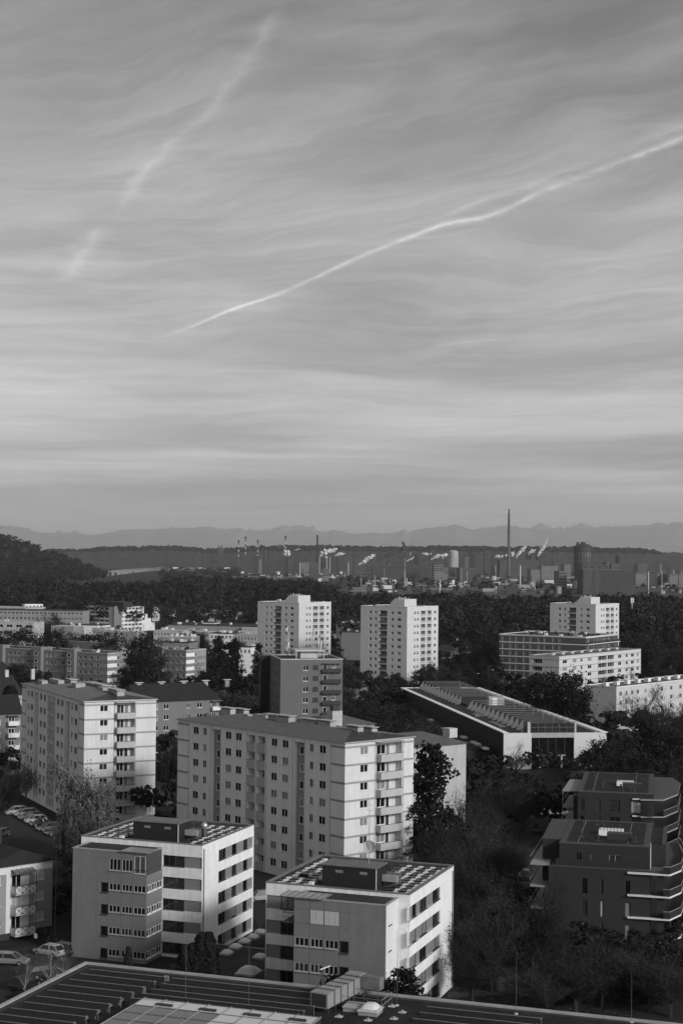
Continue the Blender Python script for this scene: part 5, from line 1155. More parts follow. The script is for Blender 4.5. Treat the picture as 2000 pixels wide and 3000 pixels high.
for j in range(ny_ + 1): MB().box(-.05, gw + .05, -gd * j / ny_ - .035, -gd * j / ny_ + .035, .761, .87).build('glazing_bar', SEAM, gl)
for i in range(1, nx, 2): MB().box(gw * i / nx - .3, gw * i / nx + 1.4, -1.9, -1.5, .83, 1.0).build('opening_vent', DARKP, gl)
# big ventilation duct
zq = (880, 2850, 3.733); NQ = lambda x, y, z=ZN: NR.roofpt(zq[0] + x / zq[2], zq[1] + y / zq[2], z)
p0 = NQ(200, 440); p1 = NQ(560, 250)
du = empty('ventilation_duct', NR.O + NR.X * p0[0] + NR.Y * p0[1] + Vector((0, 0, ZN - .1)), NR.rz, 'large segmented rectangular metal duct on the near roof', 'duct')
dv = Vector((p1[0] - p0[0], p1[1] - p0[1], 0)); Ld = dv.length; dn = dv.normalized(); dt = Vector((dn.y, -dn.x, 0)); DUCT = gray('duct_galvanised', .36, .4, .1, .8, metal=.35, streak=.1)
def obox(a0, a1, h0, h1, z0, z1, name, mat, par):
    b = MB(); v = [dn * a + dt * h for a, h in ((a0, h0), (a1, h0), (a1, h1), (a0, h1))]
    b.prism([(q.x, q.y) for q in v], z0, z1); return b.build(name, mat, par)
for i in range(5):
    a0, a1 = Ld * i / 5, Ld * (i + 1) / 5
    obox(a0 + .02, a1 - .06, -.95, .95, .55, 2.0, 'duct_section', DUCT, du); obox(a1 - .06, a1 + .02, -1.02, 1.02, .48, 2.07, 'flange', DFRAME, du)
    obox(a0 + .4, a0 + .5, .8, .9, -.05, .55, 'leg', DFRAME, du); obox(a0 + .4, a0 + .5, -.9, -.8, -.05, .55, 'leg', DFRAME, du)
obox(-.02, .01, -.8, .8, .68, 1.88, 'open_end', DARKP, du); obox(Ld + .03, Ld + 1.3, -.8, .9, .3, 2.2, 'elbow', DUCT, du); obox(Ld + .2, Ld + 1.2, .92, 3.0, .9, 2.1, 'intake', gray('intake_mesh', .2, .5, .2, vlines=(.2, .06, .4)), du)
# two roof hatches inside a guard rail
for i, (x, y, w, lab) in enumerate(((600, 365, 1.9, 'flat grey roof hatch inside the guard rail'), (765, 405, 1.9, 'domed pale roof hatch inside the guard rail'))):
    p = NQ(x, y, ZN + .3); e = empty('roof_hatch', NR.O + NR.X * p[0] + NR.Y * p[1] + Vector((0, 0, ZN - .1)), NR.rz, lab, 'roof hatch')
    MB().box(-w / 2, w / 2, -w / 2, w / 2, 0, .4).build('kerb', ZINC, e); MB().box(-w / 2 - .08, w / 2 + .08, -w / 2 - .08, w / 2 + .08, .401, .5).build('lid', SOFFIT if i == 0 else DOME, e)
    if i: dome(None, 0, 0, .36, w - .2, e)
gr_ = [NQ(420, 365), NQ(545, 282), NQ(998, 330), NQ(885, 420)]
e = empty('guard_rail', NR.O + NR.X * gr_[0][0] + NR.Y * gr_[0][1] + Vector((0, 0, ZN - .1)), NR.rz, 'tubular guard rail around the two roof hatches', 'guard rail')
g = [(x - gr_[0][0], y - gr_[0][1]) for x, y in gr_]
for i in range(4):
    a, c_ = g[i], g[(i + 1) % 4]
    for z in (.55, 1.1): MB().tube((a[0], a[1], z), (c_[0], c_[1], z), .03, n=6).build('rail', RAILB if i % 2 == 0 else SEAM, e)
    for t in (0, .33, .66): MB().tube((a[0] + (c_[0] - a[0]) * t, a[1] + (c_[1] - a[1]) * t, 0), (a[0] + (c_[0] - a[0]) * t, a[1] + (c_[1] - a[1]) * t, 1.12), .028, n=5).build('post', SEAM, e)
for i, (x, y) in enumerate(((1115, 428), (1022, 498), (740, 515), (420, 475), (1000, 362))):
    p = NQ(x, y); e = empty('roof_drain', NR.O + NR.X * p[0] + NR.Y * p[1] + Vector((0, 0, ZN - .1)), NR.rz, '%s pale roof drain on the near roof, counted from the right' % ord_[[0, 1, 3, 4, 2][i]], 'roof drain'); MB().box(-.35, .35, -.3, .3, 0, .06).build('slab', CONC, e); MB().lathe([(.14, .06), (.14, .2), (.08, .24)], 10).build('grate', ZINC, e)
p = NQ(228, 240); e = empty('roof_lamp', NR.O + NR.X * p[0] + NR.Y * p[1] + Vector((0, 0, ZN - .1)), NR.rz, 'small post with bright cross arm left of the duct', 'post'); MB().tube((0, 0, 0), (0, 0, 2.6), .06, n=6).build('post', DFRAME, e); MB().tube((-.1, -.2, 2.6), (.5, 1.2, 2.7), .05, n=6).build('arm', WHITE, e)
for i, (x, y, h, lab) in enumerate(((543, 2950, 7, 'thin lightning rod at the left of the near roof'), (728, 2960, 9, 'thin lightning rod right of the glazed roof corner'), (1162, 2945, 7.5, 'thin lightning rod beside the guard rail'), (1511, 2970, 6, 'thin lightning rod near the garden'), (1849, 2995, 5, 'thin lightning rod at the right of the near roof'))):
    p = hz(x, y, ZN); e = empty('lightning_rod', (p.x, p.y, ZN - .1), 0, lab, 'lightning rod'); MB().tube((0, 0, 0), (0, 0, h), .025, .012, 5).build('rod', SEAM, e); MB().lathe([(.2, 0), (.2, .1), (.03, .15)], 8).build('foot', CONC, e)

# ------------------------------------------------------------------ cars
TYRE = gray('tyre_rubber', .015, .8, .1); RIMM = gray('wheel_rim', .35, .35, .05, metal=.6); CARGL = glassmat('car_glass', .012, .05, .7); LAMPW = gray('headlamp', .7, .15, .02, spec=.7); LAMPR = gray('tail_lamp', .08, .2, .05, spec=.6)
_cb = {}
def car_meshes(kind):
    if kind in _cb: return _cb[kind]
    L, hw = (4.3, .88) if kind != 'estate' else (4.7, .9); hb, hr = .92, 1.5
    if kind == 'suv': hb, hr = 1.05, 1.68
    lo, sill = .28, .3
    # side outline stations: x, lower z, belt z, half-width
    xs = [-L / 2, -L / 2 + .12, -L / 2 + .7, -.6, .55, L / 2 - .9, L / 2 - .25, L / 2]
    bz = [hb - .28, hb - .02, hb + .03, hb + .02, hb, hb - .1, hb - .22, hb - .45]
    ws = [hw * .84, hw * .95, hw, hw, hw, hw * .98, hw * .92, hw * .8]
    b = MB(); vs = []
    for x, z, w in zip(xs, bz, ws): vs += [(x, -w * .93, lo), (x, -w, (lo + z) * .5), (x, -w * .97, z), (x, w * .97, z), (x, w, (lo + z) * .5), (x, w * .93, lo)]
    fs = []
    for i in range(len(xs) - 1):
        for j in range(6): fs.append((i * 6 + j, (i + 1) * 6 + j, (i + 1) * 6 + (j + 1) % 6, i * 6 + (j + 1) % 6))
    fs += [(0, 1, 2, 3, 4, 5), tuple((len(xs) - 1) * 6 + j for j in (5, 4, 3, 2, 1, 0))]
    b.add(vs, fs)
    rear = {'hatch': (-L / 2 + .1, -L / 2 + .65), 'estate': (-L / 2 + .08, -L / 2 + .5), 'suv': (-L / 2 + .08, -L / 2 + .5), 'saloon': (-L / 2 + .85, -L / 2 + 1.5)}[kind]
    rb, rt = rear; fb, ft = L / 2 - 1.15, .45; zb = hb - .02; iw, tw = hw * .93, hw * .72
    b.add([(rt, -tw, hr - .03), (rt + .35, -tw, hr), (ft, -tw, hr - .02), (rt, tw, hr - .03), (rt + .35, tw, hr), (ft, tw, hr - .02), (rt, -tw, hr - .09), (ft, -tw, hr - .09), (ft, tw, hr - .09), (rt, tw, hr - .09)],
          [(0, 1, 4, 3), (1, 2, 5, 4), (0, 6, 7, 2, 1), (3, 4, 5, 8, 9), (0, 3, 9, 6), (2, 7, 8, 5)])
    for x0, x1 in ((rb, rt), ((rb + fb) / 2 - .15, (rt + ft) / 2 - .05), (fb, ft)):
        for s in (-1, 1): b.tube((x0, s * iw, zb), (x1, s * tw, hr - .06), .045, n=4)
    body = b
    g = lambda q: MB().add(q, [(0, 1, 2, 3)])
    mid0, mid1 = (rb + fb) / 2 - .15, (rt + ft) / 2 - .05; glass = []
    for s in (-1, 1):
        for (a0, a1), (c0, c1) in (((rb, mid0), (rt, mid1)), ((mid0, fb), (mid1, ft))):
            q = [(a0, s * iw, zb), (a1, s * iw, zb), (c1, s * tw, hr - .07), (c0, s * tw, hr - .07)]; glass.append(('side_window', g(q if s < 0 else q[::-1])))
    glass.append(('windscreen', g([(fb, -iw, zb), (fb, iw, zb), (ft, tw, hr - .07), (ft, -tw, hr - .07)]))); glass.append(('rear_window', g([(rb, iw, zb), (rb, -iw, zb), (rt, -tw, hr - .07), (rt, tw, hr - .07)])))
    wheel = MB(); wheel.tube((0, -.11, 0), (0, .11, 0), .33, n=16); rim = MB(); rim.tube((0, -.125, 0), (0, .125, 0), .2, n=12)
    hl = MB().box(-.08, .06, -.2, .2, -.08, .08); 
    _cb[kind] = dict(L=L, hw=hw, hb=hb, body=body, glass=[(n_, m_.mesh(n_, CARGL)) for n_, m_ in glass], wheel=wheel.mesh('wheel', TYRE), rim=rim.mesh('rim', RIMM), hl=hl.mesh('headlight', LAMPW), tl=hl.mesh('tail_light', LAMPR), bm={})
    return _cb[kind]
def car(kind, shade, P, az, label, group=None):
    k = car_meshes(kind); e = empty('parked_car', (P.x, P.y, .012), math.pi / 2 - rad(az), label, 'car', group)
    if shade not in k['bm']: k['bm'][shade] = k['body'].mesh('car_body', gray('car_paint_%d' % int(shade * 1000), shade, .25, .03, spec=.6))
    link('body', k['bm'][shade], e)
    for n_, m_ in k['glass']: link(n_, m_, e)
    L, hw = k['L'], k['hw']
    for x in (-L * .3, L * .31):
        for s in (-1, 1): w = link('wheel', k['wheel'], e, (x, s * (hw - .1), .33)); link('rim', k['rim'], w)
    for s in (-1, 1): link('headlight', k['hl'], e, (L / 2 - .1, s * hw * .58, k['hb'] - .36)); link('tail_light', k['tl'], e, (-L / 2 + .05, s * hw * .68, k['hb'] - .2))
    return e
gA = 'cars parked beside the left panel block'
for i, (x, y, kd, sh, lab) in enumerate([(46, 2387, 'suv', .4, 'white car heading the row beside the left panel block'), (74, 2391, 'estate', .30, 'silver car second in the row beside the left panel block'), (88, 2401, 'estate', .12, 'dark estate car third in the row beside the left panel block'), (104, 2411, 'hatch', .45, 'pale car fourth in the row beside the left panel block'), (119, 2421, 'saloon', .02, 'black car fifth in the row beside the left panel block'), (143, 2434, 'estate', .10, 'grey estate sixth in the row, partly under the weeping tree'), (165, 2447, 'hatch', .05, 'dark car last in the row under the weeping tree')]):
    car(kd, sh, hz(x, y), 238, lab, gA)
car('estate', .2, hz(30, 2826), 97, 'silver estate car before the gable house'); car('hatch', .40, hz(143, 2800), 300, 'white hatchback parked beside the street sign'); car('estate', .02, hz(178, 2795), 300, 'black car parked right of the white hatchback'); car('suv', .03, hz(130, 2865), 60, 'dark car with a leaf-covered roof behind the birch'); car('hatch', .02, hz(75, 2895), 30, 'dark car beside the hedge near the roof edge')
car('hatch', .08, hz(2, 2452), 200, 'dark car at the left edge of the car park')
car('suv', .34, hz(1632, 2388), 75, 'white sport utility car by the farther charcoal house'); car('saloon', .02, hz(1600, 2386), 80, 'black car just left of the white sport utility car'); car('saloon', .02, hz(1576, 2382), 95, 'black car farthest left in the driveway row'); car('saloon', .02, hz(1574, 2440), 10, 'black saloon driving up the driveway'); car('suv', .02, hz(1540, 2576), 15, 'black car lowest in the driveway beside the trees')
for i, (x, y, sh, lab) in enumerate([(458, 2352, .06, 'dark car leftmost between the panel blocks'), (474, 2357, .55, 'pale car in the middle between the panel blocks'), (490, 2356, .04, 'dark car third between the panel blocks'), (508, 2360, .15, 'grey car rightmost between the panel blocks')]): car('saloon', sh, hz(x, y), 80, lab)
car('hatch', .36, hz(762, 2640), 250, 'white car in the yard behind the brick-banded blocks')
for i, (x, y) in enumerate([(1393, 2032), (1408, 2029), (1440, 2026)]): car('saloon', [.5, .05, .3][i], hz(x, y + 8), 60, ['pale car leftmost on the road behind the sports hall', 'dark car on the road behind the sports hall', 'grey car rightmost on the road behind the sports hall'][i])

# ------------------------------------------------------------------ lamp posts, sign, planters
def lamp_post(x, y, h, lab, arm=1.6, z=0):
    p = hz(x, y, z); e = empty('street_lamp', p, 0, lab, 'street lamp'); MB().tube((0, 0, 0), (0, 0, h), .11, .06, 7).build('pole', SEAM, e)
    if arm: MB().tube((0, 0, h), (arm, -.3, h + .15), .05, n=6).build('arm', SEAM, e); MB().box(arm - .1, arm + .7, -.45, -.15, h + .05, h + .22).build('lamp_head', CONC, e)
lamp_post(1385, 2045, 9, 'street lamp left on the road behind the sports hall'); lamp_post(1428, 2040, 10, 'street lamp right on the road behind the sports hall')
lamp_post(163, 1838, 30, 'lattice mobile mast at the wood edge, far left', 0); lamp_post(193, 1800, 26, 'tall thin floodlight mast at the wood edge, far left', 0)
lamp_post(1443, 1832, 16, 'lamp mast left of the third tower block'); lamp_post(1570, 1835, 14, 'lamp mast just left of the striped block'); lamp_post(1890, 1845, 20, 'tall lamp mast right of the third tower block'); lamp_post(1905, 1843, 18, 'second lamp mast right of the third tower block'); lamp_post(1325, 1845, 16, 'lamp mast right of the second tower block')
p = hz(1850, 1860); e = empty('mobile_mast', p, 0, 'slim mobile phone mast with white head right of the third tower', 'mast'); MB().tube((0, 0, 0), (0, 0, 26), .5, .4, 8).build('pole', ZINC, e)
for i in range(3): t = i * 2.09; MB().box(math.cos(t) - .3, math.cos(t) + .3, math.sin(t) - .3, math.sin(t) + .3, 22.5, 26).build('panel_antenna', WHITE, e)
p = hz(104, 2795); e = empty('street_sign', p, rad(-40), 'small white square street sign by the parked hatchback', 'sign'); MB().tube((0, 0, 0), (0, 0, 2.6), .03, n=6).build('post', SEAM, e); MB().box(-.3, .3, -.05, -.032, 2.0, 2.6).build('plate', WHITE, e); MB().lathe([(.12, 0), (.12, .012)], 14).build('mark', DARKP, e).location = (0, -.055, 2.3); e.children[-1].rotation_euler = (rad(90), 0, 0)
# recycling igloos in the garden
for i, (x, y, lab) in enumerate(((1466, 2905, 'left pale recycling igloo in the leafy garden'), (1487, 2903, 'middle pale recycling igloo in the leafy garden'), (1508, 2900, 'right pale recycling igloo in the leafy garden'))):
    p = hz(x, y); e = empty('recycling_container', p, .3, lab, 'container', 'recycling containers in the garden'); MB().lathe([(.62, 0), (.70, .3), (.70, 1.05), (.66, 1.2)], 12).build('body', gray('container_pale', .12, .7, .3, 2.0), e, smooth=False); MB().lathe([(.7, 1.21), (.6, 1.5), (.35, 1.66), (.1, 1.7)], 12).build('lid', gray('container_pale', .12), e); MB().box(-.25, .25, -.73, -.6, 1.0, 1.15).build('slot', DARKP, e)
_ONES = ['', 'first', 'second', 'third', 'fourth', 'fifth', 'sixth', 'seventh', 'eighth', 'ninth', 'tenth', 'eleventh', 'twelfth', 'thirteenth', 'fourteenth', 'fifteenth', 'sixteenth', 'seventeenth', 'eighteenth', 'nineteenth']
def nth(i):
    if i < 20: return _ONES[i]
    t_, o_ = divmod(i, 10); T_ = {2: 'twenty', 3: 'thirty', 4: 'forty', 5: 'fifty'}[t_]
    return T_ + '-' + _ONES[o_] if o_ else {2: 'twentieth', 3: 'thirtieth', 4: 'fortieth', 5: 'fiftieth'}[t_]
# ------------------------------------------------------------------ distance: mountains, hills, river, works
def ridge(name, prof, dist, foot, mat, label, rough, seed, step=6, back=4000, ext=1100, sub=14):
    """a range of hills whose crest shows along the given picture outline"""
    rs = np.random.default_rng(seed)
    xs = np.arange(-ext, 2000 + ext + 1, step); px = [p[0] for p in prof]; py = [p[1] for p in prof]
    ys = np.interp(xs, px, py)
    z = np.array([at_y(x, y, dist).z for x, y in zip(xs, ys)]); X = np.array([at_y(x, y, dist).x for x, y in zip(xs, ys)])
    z = np.maximum(z, 0.0); n = len(xs); V = []; F = []
    nz = np.zeros(n)
    for o in (40, 20, 10, 5, 2.5, 1.2): nz += np.interp(np.arange(n), np.linspace(0, n, max(4, int(n / o))), rs.normal(0, 1, max(4, int(n / o)))) * o / 60.0
    for k in range(sub + 1):
        t = k / sub; y = foot + (dist - foot) * t
        prof_h = t ** 1.4
        amp = rough * t * (1 - t) * 4
        sh = np.interp(np.arange(n), np.linspace(0, n, max(4, n // 8)), rs.normal(0, 1, max(4, n // 8)))
        zz = z * prof_h * (1 + .05 * amp * np.roll(nz, k * 3) / (rough + 1e-6) * min(rough, 1)) + (rough * 2.0 * rs.normal(0, 1, n) if k == sub else amp * 20 * sh * .3)
        V += list(zip(X * (y / dist), [y] * n, np.maximum(zz, 0.0) - .5))
    V += list(zip(X * ((dist + back) / dist), [dist + back] * n, [-.5] * n))
    for k in range(sub + 1):
        for i in range(n - 1): F.append((k * n + i, k * n + i + 1, (k + 1) * n + i + 1, (k + 1) * n + i))
    b = MB(); b.v = V; b.f = F; b.m = [0] * len(F)
    return tag(b.build(name, mat, smooth=True), label, None, None, 'structure')
ROCK = gray('mountain_slope', .10, .95, .4, .0012); WOODH = gray('wooded_hill', .022, .95, .5, .02, bump=6.0, bscale=.02)
m2 = [(-1100, 1545), (-400, 1538), (0, 1540), (38, 1542), (83, 1547), (118, 1561), (172, 1560), (210, 1563), (268, 1569), (306, 1562), (357, 1553), (408, 1550), (446, 1551), (504, 1544), (542, 1549), (574, 1544), (612, 1542), (638, 1547.5), (663, 1549), (701, 1547), (721, 1553), (759, 1556), (791, 1556), (829, 1558), (880, 1551), (918, 1556), (957, 1558), (976, 1552), (1000, 1555),
      (1038, 1565), (1089, 1560), (1128, 1565), (1160, 1560), (1182, 1549), (1198, 1560), (1223, 1551), (1268, 1546), (1306, 1542.5), (1335, 1536), (1357, 1544), (1383, 1551), (1408, 1547), (1440, 1545), (1472, 1540), (1510, 1541), (1548, 1549), (1560, 1551), (1606, 1549), (1625, 1549), (1657, 1549), (1740, 1547), (1759, 1542), (1816, 1542.5), (1848, 1540.5), (1893, 1539), (1925, 1531), (1957, 1534), (1982, 1528.5), (2000, 1531), (2300, 1540), (3100, 1545)]
m3 = [(-1100, 1575), (100, 1570), (165, 1562), (172, 1554), (190, 1562), (207, 1559), (220, 1553), (238, 1562), (262, 1567), (300, 1572), (700, 1570), (721, 1556), (733, 1549), (752, 1556), (775, 1551), (794, 1553), (810, 1544), (829, 1539), (842, 1541), (855, 1542), (886, 1538.5), (899, 1544), (918, 1542.5), (928, 1553), (960, 1565), (1500, 1560), (1548, 1549), (1574, 1537), (1587, 1534), (1606, 1542), (1625, 1550), (1638, 1542.5), (1657, 1547), (1682, 1540.5), (1701, 1532), (1721, 1536), (1740, 1548), (1800, 1560), (3100, 1570)]
m1 = [(-1100, 1580), (0, 1572), (120, 1582), (300, 1586), (450, 1580), (620, 1577), (720, 1570), (800, 1566), (900, 1570), (1000, 1579), (1100, 1583), (1250, 1586), (1330, 1578), (1400, 1584), (1500, 1581), (1650, 1588), (1800, 1583), (1900, 1590), (2000, 1596), (3100, 1590)]
ridge('mountains', m3, 48000, 45000, ROCK, 'palest snow-streaked peaks on the skyline', 10.0, 3, step=3)
ridge('mountains', m2, 44000, 36000, ROCK, 'long hazy blue-grey mountain range', 6.0, 5, step=4)
far = [(-1100, 1625), (160, 1612), (250, 1611), (300, 1606), (420, 1603), (470, 1601), (560, 1605), (600, 1611), (640, 1611), (700, 1607), (770, 1602), (900, 1602), (1000, 1601), (1060, 1603), (1200, 1605), (1300, 1602), (1430, 1604), (1560, 1605), (1680, 1605), (1780, 1608), (1850, 1608), (1880, 1611), (1905, 1611), (1940, 1618), (1975, 1617), (2000, 1620), (3100, 1632)]
ridge('hills', far, 8500, 6900, WOODH, 'dark wooded ridge behind the steelworks', 1.0, 12, step=2, back=1500)
lh = [(-1100, 1500), (-300, 1545), (0, 1574), (40, 1585), (70, 1594), (110, 1609), (150, 1624), (200, 1640), (250, 1660), (320, 1690), (3100, 1720)]
ridge('hills', lh, 3900, 2700, WOODH, 'dark wooded hillside at the left edge', 1.0, 15, step=4, back=1500)
def lh_ground(x, y):                       # approximate height of the left hillside
    if y < 2700 or y > 3900: return 0.0
    px = 1000 + FPX * x / y; yy = np.interp(px, [p[0] for p in lh], [p[1] for p in lh]); z = max(at_y(px, yy, 3900).z, 0); t = (y - 2700) / 1200
    return z * t ** 1.4
WATER = gray('river_water', .05, .12, .05, spec=1.0)
b = MB(); v = [hz(*q) for q in ((180, 1680), (300, 1677), (340, 1670), (455, 1662), (455, 1671), (380, 1680), (300, 1690), (180, 1694))]; b.add([(p.x, p.y, .02) for p in v], [tuple(range(8))[::-1]])
tag(b.build('river', WATER), 'bright bend of the river beyond the wood', None, None, 'structure')
YARD = gray('works_yard', .06, .9, .5, .02, patch=(.008, .6))
b = MB(); b.quad((-80, 1650, .03), (900, 1650, .03), (1500, 6000, .03), (-420, 6000, .03)); tag(b.build('works_yard', YARD), 'bare grey works ground of the steelworks', None, None, 'structure')

STACK = gray('chimney_concrete', .10, .8, .15, .05); STACKD = gray('chimney_dark', .035, .8, .1, .05); STACKW = gray('chimney_white', .5, .7, .08, .05); STEEL = gray('works_steel_dark', .05, .7, .25, .05); HALLG = gray('works_hall_grey', .075, .8, .15, .03, vlines=(6.0, .6, .85)); HALLL = gray('works_hall_light', .18, .8, .2, .03, hlines=(4.5, 1.2, .6), vlines=(7.0, .8, .8)); HALLD = gray('works_hall_dark', .06, .8, .15, .03, vlines=(8.0, .8, .8))
def chimney(x, yt, w0, w1, d, lab, mat=None, stripes=0, cap=False, ring=None):
    top = at_y(x, yt, d); r0, r1 = w0 / 2 * d / FPX, w1 / 2 * d / FPX
    e = empty('chimney', (top.x, top.y, 0), 0, lab, 'chimney', 'steelworks chimneys'); Zt = top.z
    if stripes:
        hs = Zt * .42; z0 = Zt - hs
        MB().lathe([(r1, 0), (r1 * .9, z0)], 14).build('shaft', mat or STACK, e)
        for i in range(stripes):
            a, c_ = z0 + hs * i / stripes, z0 + hs * (i + 1) / stripes; MB().lathe([(r1 * .88, a), (r1 * .86, c_)], 14).build('stripe', STACKD if i % 2 else STACKW, e)
        if cap: MB().lathe([(r1 * .9, Zt), (r1 * 1.6, Zt + r1), (r1 * 1.6, Zt + 4 * r1), (r1, Zt + 5 * r1)], 14).build('cap', STACKD, e)
    else:
        MB().lathe([(r1, 0), (r1 + (r0 - r1) * .5, Zt * .5), (r0, Zt)], 16).build('shaft', mat or STACK, e)
    if ring:
        for f in ring: zz = Zt * f; MB().lathe([(r0 * 1.1, zz), (r0 * 1.5, zz + .5), (r0 * 1.5, zz + 2), (r0 * 1.1, zz + 2.4)], 16).build('platform', STACKD, e)
    return e
mc = chimney(1490.5, 1504, 6.6, 9.6, 4000, 'tallest dark chimney of the steelworks, right of the centre', STACK, ring=(.72,))
r = 2.0; zt = at_y(1491, 1504, 4000).z; MB().lathe([(2.9, zt), (1.6, zt + 1), (1.6, zt + 8), (2.1, zt + 9), (2.0, zt + 11)], 14).build('flue_tip', STACKD, mc)
chimney(929.5, 1568, 5.0, 7.0, 4100, 'thick dark chimney left of the steam clouds', STACKD, ring=(.97,))
for x, yt, lab in ((699, 1590, 'striped chimney farthest left of the power station'), (719, 1579, 'tallest striped chimney of the power station, second from left'), (755, 1590, 'striped chimney third from left at the power station')): chimney(x, yt, 2.5, 3.0, 4300, lab, stripes=6, cap=True)
chimney(836, 1578, 2.6, 3.2, 4300, 'striped chimney beside the first steam plume', stripes=6, cap=True)
for x, yt, w, lab in ((773.5, 1605, 1.8, 'thin plain stack left of the first steam plume'), (786, 1605, 1.8, 'second thin plain stack left of the first steam plume'), (841.5, 1616, 3, 'short dark stack right of the striped one'), (1036, 1623, 3, 'dark stack left of the blast furnace conveyor'), (1113.5, 1617, 2, 'thin stack under the conveyor, left'), (1143, 1616, 2, 'thin stack under the conveyor, right'), (1257.5, 1603, 3.6, 'dark stack right of the blast furnace'), (1476, 1620, 2.5, 'short dark stack just left of the tallest chimney'), (1418, 1620, 2.5, 'short dark stack in the middle of the works'), (1544, 1622, 4, 'short thick stack among the right steam plumes'), (1601, 1627, 3.6, 'left of the two pale stacks by the boiler house'), (1621.5, 1627, 3.6, 'right of the two pale stacks by the boiler house'), (936, 1632, 1.8, 'first small white stack before the rolling mill'), (957, 1632, 1.8, 'second small white stack before the rolling mill'), (988, 1630, 2.5, 'small dark stack right of the rolling mill'), (1301, 1630, 1.6, 'thin stack left of the gas holder'), (966, 1632, 1.6, 'third small white stack before the rolling mill')): chimney(x, yt, w, w * 1.15, 4100, lab, STACKW if 'white' in lab else (STACK if 'pale' in lab else STACKD))
chimney(1202, 1597, 2, 2.4, 4200, 'pale stack with a dark top right of the blast furnace', stripes=2)
e = chimney(1185.5, 1632, 2.0, 2.4, 2500, 'white ringed stack in front of the works', STACKW, stripes=12)

def hall(x0, x1, yt, yb, mat, lab, depth=60, name='factory_hall', theta=0, rise=0.0, wins=0, roofm=None, d=None):
    d = d or min(52 * FPX / max(yb - (1635 + ROLL * ((x0 + x1) / 2 - 1000)), 9), 5200)
    c = at_y((x0 + x1) / 2, yt, d); Z = max(c.z, 3.0); a = rad(theta); X = Vector((math.cos(a), -math.sin(a), 0)); Wd = span(c, X, x1) - span(c, X, x0)
    B = Bld(name, lab, 'factory hall', c + X * span(c, X, x1), theta, Wd, depth, 'steelworks halls and sheds')
    B.part('wall', mat, (0, Wd, 0, depth, 0, Z)); rm = roofm or gray('works_roof', .12, .85, .25, .03)
    if rise:
        b = MB(); b.add([(0, -.5, Z), (Wd, -.5, Z), (Wd, depth, Z), (0, depth, Z), (0, depth / 2, Z + rise), (Wd, depth / 2, Z + rise)], [(0, 1, 5, 4), (2, 3, 4, 5), (1, 2, 5), (3, 0, 4)]); b.build('roof', rm, B.e)
    else: B.part('roof', rm, (-.3, Wd + .3, -.3, depth, Z + .01, Z + .8))
    for i in range(wins):
        for r_ in range(3):
            if Z - 3 - r_ * 4 > 3: B.part('window', G_DARK, ((i + .2) * Wd / wins, (i + .8) * Wd / wins, -.12, -.02, Z - 3.6 - r_ * 4, Z - 1.8 - r_ * 4))
    return B
